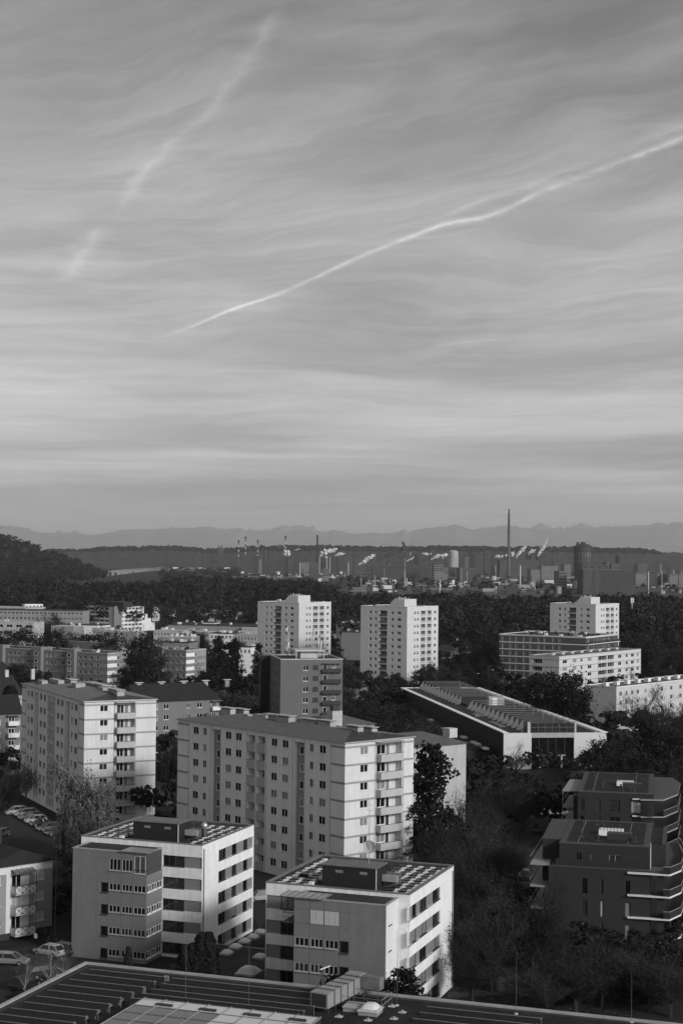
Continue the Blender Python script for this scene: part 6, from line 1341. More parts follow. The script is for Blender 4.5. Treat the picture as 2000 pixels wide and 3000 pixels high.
H_ = [(705, 757, 1629, 1690, HALLD, 'dark boiler house left of the third striped chimney'), (752, 765, 1640, 1690, HALLL, 'small pale block below the third striped chimney'), (765, 842, 1641, 1690, HALLD, 'long dark turbine hall under the first steam plume'), (858, 877, 1621, 1690, STEEL, 'tall dark tower block right of the first plume'), (870, 915, 1648, 1690, HALLL, 'pale hall left of the thick dark chimney'), (905, 932, 1650, 1700, HALLG, 'grey hall at the foot of the thick dark chimney'), (935, 988, 1632, 1690, HALLD, 'dark rolling mill hall behind the white stacks'), (985, 1012, 1638, 1690, HALLD, 'small dark hall right of the rolling mill'), (1010, 1068, 1636, 1690, HALLG, 'grey hall behind the long steam cloud'), (945, 962, 1668, 1720, HALLL, 'small grey office block before the rolling mill'),
      (1088, 1222, 1656, 1705, HALLD, 'long dark conveyor hall with a bright strip'), (1140, 1170, 1640, 1695, STEEL, 'dark furnace shed left of the blast furnace'), (1215, 1232, 1622, 1695, STEEL, 'dark shed tower right of the blast furnace'), (1222, 1262, 1650, 1705, HALLD, 'dark hall right of the conveyor hall'), (1271, 1300, 1656, 1712, HALLL, 'white works office with dark windows left of the gas holder'), (1296, 1312, 1664, 1712, HALLL, 'lower white works office beside the gas holder'), (1345, 1390, 1665, 1712, HALLG, 'grey hall right of the gas holder'), (1390, 1465, 1634, 1690, HALLD, 'long dark hall left of the tallest chimney'), (1463, 1576, 1641, 1700, HALLG, 'big ribbed grey hall at the tallest chimney'), (1554, 1573, 1619, 1690, STEEL, 'dark boiler tower with a flat top among the plumes'), (1576, 1610, 1620, 1695, STEEL, 'wide dark boiler house among the plumes'), (1608, 1618, 1626, 1690, STEEL, 'narrow dark tower right of the boiler house'), (1620, 1668, 1640, 1690, HALLD, 'dark long hall right of the boiler house'), (1585, 1612, 1659, 1712, HALLL, 'pale silo block with lettering, left of two'), (1612, 1634, 1659, 1712, HALLL, 'pale silo block, right of two'), (1554, 1582, 1669, 1716, HALLL, 'small pale house left of the silos'), (1637, 1660, 1675, 1738, HALLL, 'white works building with rows of windows'), (1652, 1672, 1654, 1700, HALLL, 'bright white small hall behind the works building'), (1705, 1785, 1656, 1705, HALLG, 'grey office range under the round gas tower'), (1700, 1713, 1650, 1702, HALLL, 'white stair tower left of the grey office range'), (1776, 1784, 1648, 1705, HALLL, 'white stair tower right of the grey office range'), (1708, 1733, 1669, 1742, HALLG, 'left lighter part of the huge grey shed'), (1733, 1744, 1669.5, 1742, HALLD, 'dark strip of the huge grey shed, left'), (1744, 1755, 1670, 1742, HALLG, 'middle lighter strip of the huge grey shed'), (1755, 1766, 1670.5, 1742, HALLD, 'dark strip of the huge grey shed, right'), (1766, 1858, 1671, 1742, HALLD, 'huge plain dark grey shed at the right'), (1861, 1893, 1681, 1725, HALLL, 'pale hall with dark glazing right of the huge shed'), (1893, 1924, 1684, 1725, HALLD, 'dark glazed hall right of the pale hall'), (1924, 1957, 1681, 1724, HALLL, 'white warehouse right of the dark glazed hall'), (1957, 2040, 1683, 1726, HALLL, 'white warehouse at the right edge'), (1813, 1835, 1628, 1698, STEEL, 'square dark tower standing alone at the right'), (1790, 1815, 1652, 1698, HALLG, 'low grey hall left of the lone dark tower'), (1866, 1895, 1652, 1688, HALLG, 'grey works hall right of the lone dark tower')]
for h in H_: hall(*h, wins=4 if 'windows' in h[5] or 'office' in h[5] else 0)
rs = random.Random(5)
spots = sorted([(rs.uniform(640, 2010), rs.uniform(1686, 1738), rs.uniform(18, 70)) for _ in range(46)])
for i, (x, y, w) in enumerate(spots):
    if x < 1000: y = min(y, 1702)
    hall(x, x + w, y - rs.uniform(5, 11), y, rs.choice([HALLG, HALLL, HALLD, HALLG]), 'low works shed, %s from the left before the steelworks' % nth(i + 1), depth=rs.uniform(30, 60), name='factory_shed', rise=rs.choice([0, 0, 2.5]), roofm=rs.choice([LIGHTROOF, None, None, gray('works_roof_mid', .22, .8, .2, .03)]))
# gas holder on its frame
c = at_y(1327, 1660, 3400); e = empty('gas_holder', (c.x, c.y, 0), 0, 'big pale cylindrical gas holder on a dark steel frame', 'gas holder'); r = 14.8 * 3400 / FPX; zt = at_y(1327, 1616, 3400).z; zb = at_y(1327, 1662, 3400).z
MB().lathe([(r, zb), (r, zt), (r * .7, zt + 2.2), (r * .1, zt + 3.4)], 32).build('tank', gray('gas_holder_paint', .34, .45, .08, .05, vlines=(3.0, .12, .9)), e, smooth=False); MB().box(r * .45, r * .5, -r * .95, -r * .88, zb, zt - 12).build('ladder', STACKD, e)
MB().box(-r * 1.15, r * 1.3, -r, r, zb - 3, zb - .01).build('deck', STEEL, e)
for i in range(5): MB().box(-r * 1.1 + i * r * .57, -r * 1.1 + i * r * .57 + 2, -r * .9, -r * .9 + 2, 0, zb - 3).build('leg', STEEL, e)
for i in range(4): MB().tube((-r * 1.1 + i * r * .57, -r * .9, 2), (-r * 1.1 + (i + 1) * r * .57, -r * .9, zb - 3), .5, n=5).build('brace', STEEL, e)
# round gas tower
c = at_y(1707, 1660, 4000); e = empty('gas_tower', (c.x, c.y, 0), 0, 'wide dark round gas tower with a domed top at the right of the works', 'gas tower'); r = 25 * 4000 / FPX; zt = at_y(1707, 1600, 4000).z
for i in range(6): z0, z1 = zt * i / 6, zt * (i + 1) / 6; MB().lathe([(r, z0 + .6), (r, z1 - .6)], 20).build('shell_ring', gray('gas_tower_shade%d' % (i % 3), (.09, .13, .06)[i % 3], .7, .35, .04), e); MB().lathe([(r + 1.2, z1 - .6), (r + 1.2, z1 + .6)], 20).build('gallery', STACKD, e)
for i in range(20): t = 2 * math.pi * i / 20; MB().box(r * 1.03 * math.cos(t) - .7, r * 1.03 * math.cos(t) + .7, r * 1.03 * math.sin(t) - .7, r * 1.03 * math.sin(t) + .7, 0, zt).build('column', STEEL, e)
MB().lathe([(r, zt + .6), (r * .6, zt + 5), (r * .3, zt + 6), (r * .3, zt + 10), (r * .1, zt + 10.5)], 20).build('dome', STACKD, e); MB().box(-r * .8, -r * .55, -r * .4, 0, zt, zt + 10).build('roof_house', STACKD, e)
# blast furnace with inclined conveyor
D_ = 4100; P3 = lambda x, y: at_y(x, y, D_); c = P3(1185, 1660); e = empty('blast_furnace', (c.x, c.y, 0), 0, 'dark blast furnace with its long inclined conveyor', 'blast furnace'); rel = lambda x, y, dy=0: (P3(x, y).x - c.x, P3(x, y).y - c.y + dy, P3(x, y).z)
a = rel(1177, 1620); zt = a[2]; MB().lathe([(9, 0), (9, zt * .35), (6.5, zt * .6), (5, zt * .8), (3, zt), (2.5, zt + 6)], 14).build('furnace', STEEL, e)
for i, (x0, x1, y0, y1) in enumerate(((1175, 1192, 1612, 1660), (1180, 1186, 1592, 1612), (1178, 1190, 1598, 1603), (1168, 1176, 1618, 1650))): p, q = rel(x0, y0), rel(x1, y1); MB().box(p[0], q[0], -6 - i, 6 + i, max(q[2], 0), p[2]).build('tower_frame', STEEL, e)
p, q = rel(1100, 1636), rel(1183, 1604)
for dz in (0, -6): MB().tube((p[0], 0, p[2] + dz), (q[0], 0, q[2] + dz), 2.0, n=6).build('conveyor', STEEL, e)
for i in range(4): t = .15 + .25 * i; MB().tube((p[0] + (q[0] - p[0]) * t, 0, 0), (p[0] + (q[0] - p[0]) * t, 0, p[2] + (q[2] - p[2]) * t), 1.2, n=6).build('trestle', STEEL, e)
p = rel(1180, 1594); MB().lathe([(2, p[2]), (3, p[2] + 2), (3, p[2] + 5), (1, p[2] + 6)], 10, (p[0], 0)).build('top_wheel', STACKD, e)
# pale tower with a steel crown, right of the gas holder
c = P3(1367, 1660); e = empty('process_tower', (c.x, c.y, 0), 0, 'pale square process tower with dark steel crown right of the gas holder', 'tower'); z1 = P3(1367, 1630).z; z2 = P3(1367, 1606).z; MB().box(-5.5, 5.5, -6, 6, 0, z1).build('shaft', HALLL, e)
for i in range(4):
    for j in range(4): MB().box(-7 + j * 4.4, -6 + j * 4.4, -6, -5, z1, z2).build('column', STEEL, e) if i == 0 else None
    MB().box(-7.5, 8, -6.5, 6.5, z1 + (z2 - z1) * i / 3 - .8, z1 + (z2 - z1) * i / 3 + .6).build('deck', STEEL, e)
MB().box(6, 11, -4, 4, 0, z2 - 8).build('lift_shaft', STEEL, e); MB().lathe([(1, z2), (1, z2 + 6)], 8).build('flue', STACKD, e)
for i, x in enumerate((1385, 1443)):
    c = P3(x, 1660); e = empty('steel_tower', (c.x, c.y, 0), 0, ['dark twin-topped steel tower left in the works', 'dark twin-topped steel tower beside the tallest chimney'][i], 'tower'); z = P3(x, 1622).z
    for s in (-3.2, 3.2): MB().box(s - 1.6, s + 1.6, -3, 3, 0, z).build('column', STEEL, e)
    for k in range(5): MB().box(-5, 5, -3.5, 3.5, z * (.4 + .12 * k), z * (.4 + .12 * k) + 1).build('deck', STEEL, e)
rs = random.Random(44); b = MB()
for _ in range(900):                          # pipes, tanks, cabins and stacks too small to tell apart
    x = rs.uniform(700, 2020); y = rs.uniform(1688, 1742) if x > 1050 else rs.uniform(1686, 1704); p = hz(x, y); k = rs.random(); mi = rs.choice([0, 0, 1, 1, 2, 3])
    if k < .6: w, dd, h = rs.uniform(4, 26), rs.uniform(4, 18), rs.uniform(3, 11); b.box(p.x, p.x + w, p.y, p.y + dd, 0, h, mi)
    elif k < .75: r = rs.uniform(2, 6); b.lathe([(r, 0), (r, rs.uniform(5, 16))], 10, (p.x, p.y), mi)
    elif k < .9: b.box(p.x, p.x + rs.uniform(20, 70), p.y, p.y + 1.5, 5, 7, rs.choice([0, 1])); b.box(p.x + 5, p.x + 6, p.y, p.y + 1, 0, 5, 0)
    else: b.lathe([(.8, 0), (.7, rs.uniform(15, 45))], 8, (p.x, p.y), mi)
tag(b.build('works_clutter', [STEEL, HALLG, gray('works_pale', .3, .7, .2, .05), gray('works_bright', .6, .6, .1, .05)]), 'dense clutter of pipes, tanks and cabins across the steelworks', None, None, 'stuff')
# slender pylons
def pylon(x, yt, d, lab, name='power_pylon'):
    t = at_y(x, yt, d); e = empty(name, (t.x, t.y, 0), 0, lab, 'pylon'); w = max(2.5, t.z * .06)
    for sx in (-1, 1):
        for sy in (-1, 1): MB().tube((sx * w, sy * w, 0), (sx * .3, sy * .3, t.z), .3, .15, 4).build('leg', STEEL, e)
    for f, l in ((.62, 10), (.75, 8), (.87, 6)): MB().box(-l, l, -.3, .3, t.z * f, t.z * f + .8).build('cross_arm', STEEL, e)
for x, yt, d, lab in ((221, 1617, 4200, 'power pylon left of the river bend'), (292, 1619, 4500, 'thin mast above the river bend'), (489, 1620, 4600, 'bridge tower on the plain'), (592, 1617, 4600, 'power pylon on the plain left of the power station'), (621, 1622, 4700, 'second power pylon left of the power station'), (677, 1625, 4500, 'power pylon just left of the striped chimneys'), (1038, 1615, 3600, 'lattice mast in the steelworks'), (1449, 1655, 3000, 'lamp mast before the tallest chimney'), (1957, 1658, 2600, 'lamp mast at the right of the works')): pylon(x, yt, d, lab)
c = at_y(645, 1606, 7800); e = empty('church', (c.x, c.y, 0), 0, 'twin-spired church on the wooded ridge', 'church')
for s in (-7, 7): MB().lathe([(3, 60), (3, c.z + 8), (2, c.z + 11), (.3, c.z + 17)], 8, (s, 0)).build('spire', STACKD, e)
MB().box(-12, 12, 0, 40, 60, c.z + 3).build('nave', HALLG, e)
# white and grey town specks on the plain
rs = random.Random(9)
hx = sorted(rs.uniform(470, 690) for _ in range(26))
for i in range(26):
    x = hx[i]; d = rs.uniform(4700, 6000); p = at_y(x, 1650, d); w = rs.uniform(8, 26); B = Bld('plain_house', 'small house, %s from the left on the plain beside the steelworks' % nth(i + 1), 'house', Vector((p.x, p.y, 0)), rs.uniform(-30, 40), w, 12, 'small houses on the far plain'); B.part('wall', rs.choice([HALLL, HALLG, WHITE]), (0, w, 0, 12, 0, rs.uniform(6, 14))); B.part('roof', HALLD, (-.3, w + .3, -.3, 12.3, 14.01, 15))
# steam plumes
STEAM = bpy.data.materials.new('steam'); STEAM.use_nodes = True
t = NT(STEAM.node_tree); t.n.clear(); o_ = t.new('ShaderNodeOutputMaterial'); di = t.new('ShaderNodeBsdfDiffuse'); di.inputs[0].default_value = (.85, .85, .85, 1); tl = t.new('ShaderNodeBsdfTranslucent'); tl.inputs[0].default_value = (.85, .85, .85, 1); mx = t.new('ShaderNodeMixShader'); mx.inputs[0].default_value = .35; t.l.new(di.outputs[0], mx.inputs[1]); t.l.new(tl.outputs[0], mx.inputs[2])
tr_ = t.new('ShaderNodeBsdfTransparent'); m2_ = t.new('ShaderNodeMixShader'); tcn = t.new('ShaderNodeTexCoord'); lw = t.new('ShaderNodeLayerWeight'); lw.inputs[0].default_value = .35
t.l.new(t.math('ADD', t.math('MULTIPLY', t.ramp(lw.outputs['Facing'], .55, .95), .8), t.ramp(t.noise(tcn.outputs['Object'], .12, 4.0), .48, .7, 0, .5), clamp=True), m2_.inputs[0]); t.l.new(mx.outputs[0], m2_.inputs[1]); t.l.new(tr_.outputs[0], m2_.inputs[2]); t.l.new(m2_.outputs[0], o_.inputs[0])
import bmesh
def plume(pts, d, lab, seed):
    """puffs along the picture path: (x, y, radius px)"""
    rs = random.Random(seed); P = [(at_y(x, y, d), r * d / FPX) for x, y, r in pts]; bm = bmesh.new()
    for k in range(len(P) - 1):
        n = max(3, int((P[k + 1][0] - P[k][0]).length / (min(P[k][1], P[k + 1][1]) * .5)))
        for i in range(n):
            f = i / n; c = P[k][0].lerp(P[k + 1][0], f); r = P[k][1] * (1 - f) + P[k + 1][1] * f
            for _ in range(2):
                q = c + Vector((rs.gauss(0, .45), rs.gauss(0, .5), rs.gauss(0, .45))) * r; rr = r * rs.uniform(.4, .85)
                mt = Matrix.Translation(q - P[0][0]) @ Matrix.Diagonal((rr, rr, rr * rs.uniform(.7, 1), 1)); bmesh.ops.create_icosphere(bm, subdivisions=2, radius=1.0, matrix=mt)
    for v in bm.verts: v.co += Vector((rs.gauss(0, 1), rs.gauss(0, 1), rs.gauss(0, 1))) * .05 * P[0][1]
    me = bpy.data.meshes.new('steam'); bm.to_mesh(me); bm.free(); me.materials.append(STEAM); me.polygons.foreach_set('use_smooth', [True] * len(me.polygons))
    tag(link('steam_plume', me, None, P[0][0]), lab, 'steam', 'steam plumes over the steelworks')
plume([(842, 1634, 3), (838, 1622, 7), (834, 1612, 5)], 4250, 'upright steam plume beside the leftmost stacks', 1); plume([(850, 1632, 3), (846, 1622, 5), (842, 1612, 3)], 4260, 'faint right half of the leftmost steam plume', 2)
plume([(938, 1628, 3), (948, 1620, 8), (965, 1614, 8), (985, 1608, 5)], 4250, 'large drifting steam cloud right of the thick chimney', 3); plume([(982, 1628, 2), (990, 1624, 4), (1008, 1623, 2.5)], 4250, 'small steam puff right of the large cloud', 4); plume([(865, 1612, 1.5), (877, 1608, 1.5)], 4250, 'thin wisp above the dark tower block', 5)
plume([(1050, 1655, 1.5), (1068, 1644, 5), (1080, 1634, 7), (1096, 1626, 5)], 3900, 'long slanting steam plume left of the conveyor', 6); plume([(1190, 1644, 1.5), (1205, 1638, 2), (1212, 1632, 1.5)], 3950, 'small puff below the furnace', 7); plume([(1236, 1622, 2), (1244, 1624, 4), (1262, 1624, 3)], 4300, 'pale steam behind the furnace stacks', 8); plume([(1262, 1640, 1.5), (1280, 1628, 4), (1300, 1628, 5), (1310, 1624, 4)], 4300, 'bank of steam left of the gas holder', 9)
plume([(1450, 1632, 2), (1460, 1629, 4), (1472, 1630, 3)], 4300, 'steam bank left of the tallest chimney', 10); plume([(1482, 1630, 4), (1484, 1624, 3)], 4300, 'steam patch just left of the tallest chimney', 11); plume([(1500, 1630, 3), (1502, 1622, 5), (1504, 1617, 3)], 4300, 'steam patch just right of the tallest chimney', 12); plume([(1511, 1634, 2), (1520, 1622, 5), (1530, 1610, 5), (1541, 1601, 3)], 4250, 'rising steam plume right of the tallest chimney', 13); plume([(1546, 1624, 2), (1556, 1615, 4), (1568, 1610, 3)], 4250, 'short plume between the boiler towers', 14); plume([(1574, 1630, 2), (1582, 1617, 5), (1590, 1605, 5), (1597, 1592, 3), (1604, 1576, 1.5)], 4050, 'tallest rising steam plume beside the boiler house', 15)
# ------------------------------------------------------------------ trees
BARK = gray('bark', .03, .9, .3, 3.0); BARKW = gray('birch_bark', .30, .8, .4, 6.0)
L_DARK = leafmat('leaves_dark', .016); L_MID = leafmat('leaves_autumn', .026); L_PINE = leafmat('needles', .010, .35); L_TWIG = leafmat('twigs', .030, .3); L_BIRCH = leafmat('birch_leaves', .09, .5); L_PALE = leafmat('pale_leaves', .05, .5)
def quads_at(P, N, size, rng, asp=1.0):
    n = len(P); N = N / (np.linalg.norm(N, axis=1, keepdims=True) + 1e-9); r = rng.normal(size=(n, 3)); U = np.cross(N, r); U /= np.linalg.norm(U, axis=1, keepdims=True) + 1e-9; V = np.cross(N, U)
    s = (size * rng.uniform(.6, 1.35, n))[:, None] / 2; a = U * s * asp; b = V * s
    return np.stack([P - a - b, P + a - b * .6, P + a * .7 + b, P - a * .8 + b * .8], 1)
def leaf_cloud(lobes, per, size, rng, jit=.5, shell=.55):
    Q = []
    for (cx, cy, cz, rx, ry, rz) in lobes:
        n = int(per * (rx * ry * rz) ** (2 / 3)) + 6; d = rng.normal(size=(n, 3)); d /= np.linalg.norm(d, axis=1, keepdims=True); rr = rng.uniform(shell, 1.0, n) ** .7
        wob = 1 + .18 * np.sin(d[:, 0] * 5 + cx) * np.cos(d[:, 2] * 4 + cz)
        P = np.array([cx, cy, cz]) + d * np.array([rx, ry, rz]) * (rr * wob)[:, None]; Q.append(quads_at(P, d + rng.normal(size=(n, 3)) * jit, size, rng))
    return np.concatenate(Q)
def strips(A, B_, w, rng):                  # thin twigs from A to B
    D = B_ - A; r = rng.normal(size=A.shape); S = np.cross(D, r); S = S / (np.linalg.norm(S, axis=1, keepdims=True) + 1e-9) * (w / 2)
    return np.stack([A - S, A + S, B_ + S * .5, B_ - S * .5], 1)
def skeleton(h, rng, spread=.35, trunk=.45, levels=3, up=.35, n0=7, r0=.22):
    segs = []; tips = []
    def grow(p, d, L, r, lev):
        k = 3; q = p
        for i in range(k):
            d2 = (d + Vector(rng.normal(0, .12, 3)) + Vector((0, 0, up * .12))).normalized(); e = q + d2 * (L / k); r2 = r * (.82 if lev else .88); segs.append((q, e, r, r2)); q, r, d = e, r2, d2
            if lev < levels and (lev > 0 or i > 0):
                for _ in range(2 if lev else 2):
                    t = rng.uniform(0, 6.283); s = rng.uniform(.5, .95); nd = (d + Vector((math.cos(t), math.sin(t), rng.uniform(-.1, .5))) * s).normalized(); grow(q, nd, L * rng.uniform(.45, .68), r * .55, lev + 1)
        tips.append((q, d, lev))
    p = Vector((0, 0, 0)); t_top = Vector((rng.normal(0, .2), rng.normal(0, .2), h * trunk)); segs.append((p, t_top, r0 * 1.25, r0))
    for i in range(n0):
        t = 6.283 * i / n0 + rng.uniform(-.3, .3); z = h * trunk * rng.uniform(.6, 1.0); dd = Vector((math.cos(t) * spread * 2, math.sin(t) * spread * 2, rng.uniform(.5, 1.2))).normalized(); grow(Vector((t_top.x * z / (h * trunk), t_top.y * z / (h * trunk), z)), dd, h * rng.uniform(.28, .42), r0 * .45, 1)
    grow(t_top, Vector((0, 0, 1)), h * .5, r0 * .8, 1)
    return segs, tips
def seg_mesh(segs, mat, name='trunk', n=5):
    b = MB()
    for p, q, r, r2 in segs: b.tube(p, q, r, r2, n, cap=False)
    return b.mesh(name, mat)
TPL = {}
def tpl(kind, var):
    k = (kind, var)
    if k in TPL: return TPL[k]
    rng = np.random.default_rng(100 + hash(kind) % 1 + var * 17 + len(kind) * 3); H0 = 10.0
    if kind in ('bare', 'birch', 'sparse'):
        segs, tips = skeleton(H0, rng, .34 if kind != 'birch' else .25, .3 if kind != 'birch' else .25, 3, .5, 7, .2 if kind != 'birch' else .1)
        zmax = max(s[1].z for s in segs); sc = H0 * .95 / zmax; segs = [(p * sc, q * sc, r, r2) for p, q, r, r2 in segs]
        tm = seg_mesh([s for s in segs if s[2] > .02], BARK if kind != 'birch' else BARKW, n=4)
        ends = np.array([q for p, q, r, r2 in segs if q.z > H0 * .25]); dirs = np.array([(q - p).normalized() for p, q, r, r2 in segs if q.z > H0 * .25])
        m_ = 2600 if kind != 'birch' else 700; ii = rng.integers(0, len(ends), m_); A = ends[ii] + rng.normal(0, .16, (m_, 3)); D = dirs[ii] + rng.normal(0, .55, (m_, 3)) + np.array([0, 0, .35]); D /= np.linalg.norm(D, axis=1, keepdims=True)
        Q = [strips(A, A + D * rng.uniform(.3, .95, m_)[:, None], .034, rng)]
        nl = {'bare': 500, 'birch': 260, 'sparse': 4600}[kind]; ii = rng.integers(0, len(ends), nl); P = ends[ii] + rng.normal(0, .42, (nl, 3)); Q.append(quads_at(P, rng.normal(size=(nl, 3)) + np.array([0, 0, .5]), .105, rng))
        cm = np_mesh('crown', np.concatenate(Q), {'bare': L_TWIG, 'birch': L_BIRCH, 'sparse': L_MID}[kind])
    elif kind in ('broad', 'autumn', 'dense'):
        segs, tips = skeleton(H0, rng, .3, .3, 2, .5, 6, .24); zmax = max(s[1].z for s in segs); sc = H0 * .9 / zmax; segs = [(p * sc, q * sc, r, r2) for p, q, r, r2 in segs]; tm = seg_mesh([s for s in segs if s[2] > .03], BARK, n=5)
        lobes = []
        for _ in range(30 if kind != 'dense' else 38):
            d = rng.normal(size=3); d /= np.linalg.norm(d); R = rng.uniform(.35, .92); z = H0 * .6 + d[2] * R * H0 * .36; wr = 1 - .35 * max(0, (z - H0 * .6) / (H0 * .36)); lobes.append((d[0] * R * 3.1 * wr, d[1] * R * 3.1 * wr, z, rng.uniform(.7, 1.35), rng.uniform(.7, 1.35), rng.uniform(.55, 1.1)))
        Q = [leaf_cloud(lobes, 85 if kind != 'dense' else 120, .21, rng, .55, .35)]
        P = np.array([l[:3] for l in lobes])[rng.integers(0, len(lobes), 700)] + rng.normal(0, .9, (700, 3)); Q.append(quads_at(P, rng.normal(size=(700, 3)), .2, rng))
        cm = np_mesh('crown', np.concatenate(Q), {'broad': L_DARK, 'autumn': L_MID, 'dense': L_DARK}[kind])
    elif kind == 'pine':
        segs = [(Vector((0, 0, 0)), Vector((.1, 0, H0 * .95)), .22, .05)]; lobes = []
        for i in range(150):
            z = rng.uniform(.12, 1.0); t = rng.uniform(0, 6.283); R = (1.05 - z) ** .65 * 3.3 * rng.uniform(.2, 1.05); x, y = R * math.cos(t), R * math.sin(t); zz = z * H0 * .97; lobes.append((x, y, zz, rng.uniform(.45, .8), rng.uniform(.45, .8), rng.uniform(.35, .6))); segs.append((Vector((.05, 0, zz - .4)), Vector((x, y, zz)), .06, .025))
        Q = leaf_cloud(lobes, 95, .2, rng, .6, .2); tm = seg_mesh(segs, BARK, n=4); cm = np_mesh('crown', Q, L_PINE)
    elif kind == 'spruce':
        segs = [(Vector((0, 0, 0)), Vector((0, 0, H0)), .2, .03)]; P = []; N = []
        for i in range(4200):
            z = 1 - math.sqrt(rng.uniform(0, .96)); t = rng.uniform(0, 6.283); layer = .78 + .22 * math.sin(z * 60); R = (1 - z) * 2.1 * layer * rng.uniform(.55, 1.0); P.append((R * math.cos(t), R * math.sin(t), .6 + z * 9.4 - R * .25)); N.append((math.cos(t), math.sin(t), .5))
        cm = np_mesh('crown', quads_at(np.array(P), np.array(N) + rng.normal(0, .5, (4200, 3)), .24, rng), L_PINE); tm = seg_mesh(segs, BARK, n=5)
    elif kind == 'column':
        n = 3600; z = rng.uniform(0, 1, n); t = rng.uniform(0, 6.283, n); R = 1.25 * np.clip(np.sin(np.pi * (z * .86 + .1)) ** .6, .1, 1) * rng.uniform(.75, 1.05, n) * (1 + .12 * np.sin(t * 4 + z * 9)); P = np.stack([R * np.cos(t), R * np.sin(t), .2 + z * 9.8], 1); N = np.stack([np.cos(t), np.sin(t), .6 + 0 * t], 1) + rng.normal(0, .45, (n, 3))
        cm = np_mesh('crown', quads_at(P, N, .28, rng), L_PINE); tm = seg_mesh([(Vector((0, 0, 0)), Vector((0, 0, 8)), .15, .05)], BARK, n=5)
    elif kind == 'weeping':
        segs, tips = skeleton(H0, rng, .22, .35, 2, .6, 7, .18); zmax = max(s[1].z for s in segs); sc = H0 * .97 / zmax; segs = [(p * sc, q * sc, r, r2) for p, q, r, r2 in segs]; tm = seg_mesh([s for s in segs if s[2] > .03], BARKW, n=4)
        ends = np.array([q for p, q, r, r2 in segs if q.z > H0 * .35]); n = 1150; A = ends[rng.integers(0, len(ends), n)] + rng.normal(0, .35, (n, 3)); Q = []
        for a in A:
            L = rng.uniform(1.0, 3.4); m_ = int(L * 9); zz = np.linspace(0, L, m_); off = np.array([a[0], a[1], 0]); off /= np.linalg.norm(off) + .3; P = a[None] + off[None] * (zz * .08)[:, None] - np.stack([0 * zz, 0 * zz, zz], 1) + rng.normal(0, .05, (m_, 3)); P = P[P[:, 2] > .5]
            if len(P): Q.append(quads_at(P, rng.normal(size=(len(P), 3)) + np.array([off[0], off[1], 0]), .2, rng, .5))
        cm = np_mesh('crown', np.concatenate(Q), L_BIRCH if var < 5 else L_DARK)
    elif kind == 'shrub':
        lobes = []
        for _ in range(12): lobes.append((rng.normal(0, 2.2), rng.normal(0, 2.2), rng.uniform(2.5, 7.5), rng.uniform(1.4, 2.4), rng.uniform(1.4, 2.4), rng.uniform(1.4, 2.6)))
        cm = np_mesh('crown', leaf_cloud(lobes, 150, .22, rng, .7, .3), L_PALE if var == 2 else L_MID); tm = seg_mesh([(Vector((0, 0, 0)), Vector((rng.normal(0, .8), rng.normal(0, .8), 6)), .12, .05) for _ in range(5)], BARK, n=4)
    TPL[k] = (tm, cm); return TPL[k]
NAMES = dict(bare='bare_tree', birch='birch_tree', sparse='autumn_tree', broad='leafy_tree', autumn='autumn_tree', dense='leafy_tree', pine='pine_tree', spruce='spruce_tree', column='thuja_tree', weeping='weeping_tree', shrub='shrub')
_tc = [0]
def tree(kind, x, ytop, d, label, wf=1.0, group=None, var=None):
    p = at_y(x, ytop, d); h = max(p.z, 2.0); _tc[0] += 1; v = var if var is not None else _tc[0] % (3 if kind != 'weeping' else 2)
    tm, cm = tpl(kind, v); e = empty(NAMES[kind], (p.x, p.y, 0), random.uniform(0, 6.28), label, 'shrub' if kind == 'shrub' else 'tree', group); s = h / 10.0; e.scale = (s * wf, s * wf, s)
    link('trunk', tm, e); link('crown', cm, e); return e
# near and singular trees
tree('weeping', 252, 2222, 268, 'weeping birch before the balcony end of the left panel block', 1.0, var=0)
tree('weeping', 205, 2330, 256, 'lower weeping tree left of the weeping birch', .9, var=1)
tree('weeping', 318, 2400, 247, 'lowest drooping tree right of the weeping birch', 1.0, var=0)
tree('bare', -8, 2130, 280, 'big bare tree at the left edge before the panel block', 1.15); tree('bare', 78, 2225, 330, 'bare tree between the left edge and the panel block', .9); tree('bare', -60, 2330, 240, 'bare tree cut by the left edge above the car park', 1.0)
tree('weeping', 492, 2165, 345, 'dark weeping tree in the gap between the two panel blocks', 1.0, var=5)
tree('pine', 1262, 2172, 258, 'big dark pine right of the central panel block', 1.05)
tree('pine', 1186, 2838, 163, 'small pine before the nearest brick-banded block', 1.5); tree('pine', 1130, 2868, 162, 'low pine left of the small pine before the nearest block', 1.6); tree('pine', 983, 2852, 164, 'low pine left of the ventilation duct', 1.2)
for x, y, lab in ((541, 2770, 'leftmost dark thuja column between the brick-banded blocks'), (566, 2765, 'second dark thuja column between the brick-banded blocks'), (590, 2735, 'third and tall dark thuja column between the brick-banded blocks'), (612, 2733, 'rightmost tall dark thuja column between the brick-banded blocks')): tree('column', x, y, 176, lab, 1.0)
tree('column', 376, 2776, 172, 'single slim cypress before the left brick-banded block', .6); tree('column', 502, 2826, 174, 'small round conifer beside the thuja columns', 1.1)
tree('birch', 152, 2728, 188, 'young birch with white stems beside the near roof edge', 1.0, var=0); tree('birch', 75, 2765, 186, 'thin young birch at the lower left corner', 1.1, var=1); tree('birch', 190, 2745, 192, 'slender birch stem right of the young birch', .7, var=2); tree('shrub', 40, 2900, 178, 'dark hedge shrub at the lower left corner', 1.6, var=0); tree('shrub', 110, 2880, 180, 'dark hedge shrub below the young birches', 1.4, var=1)
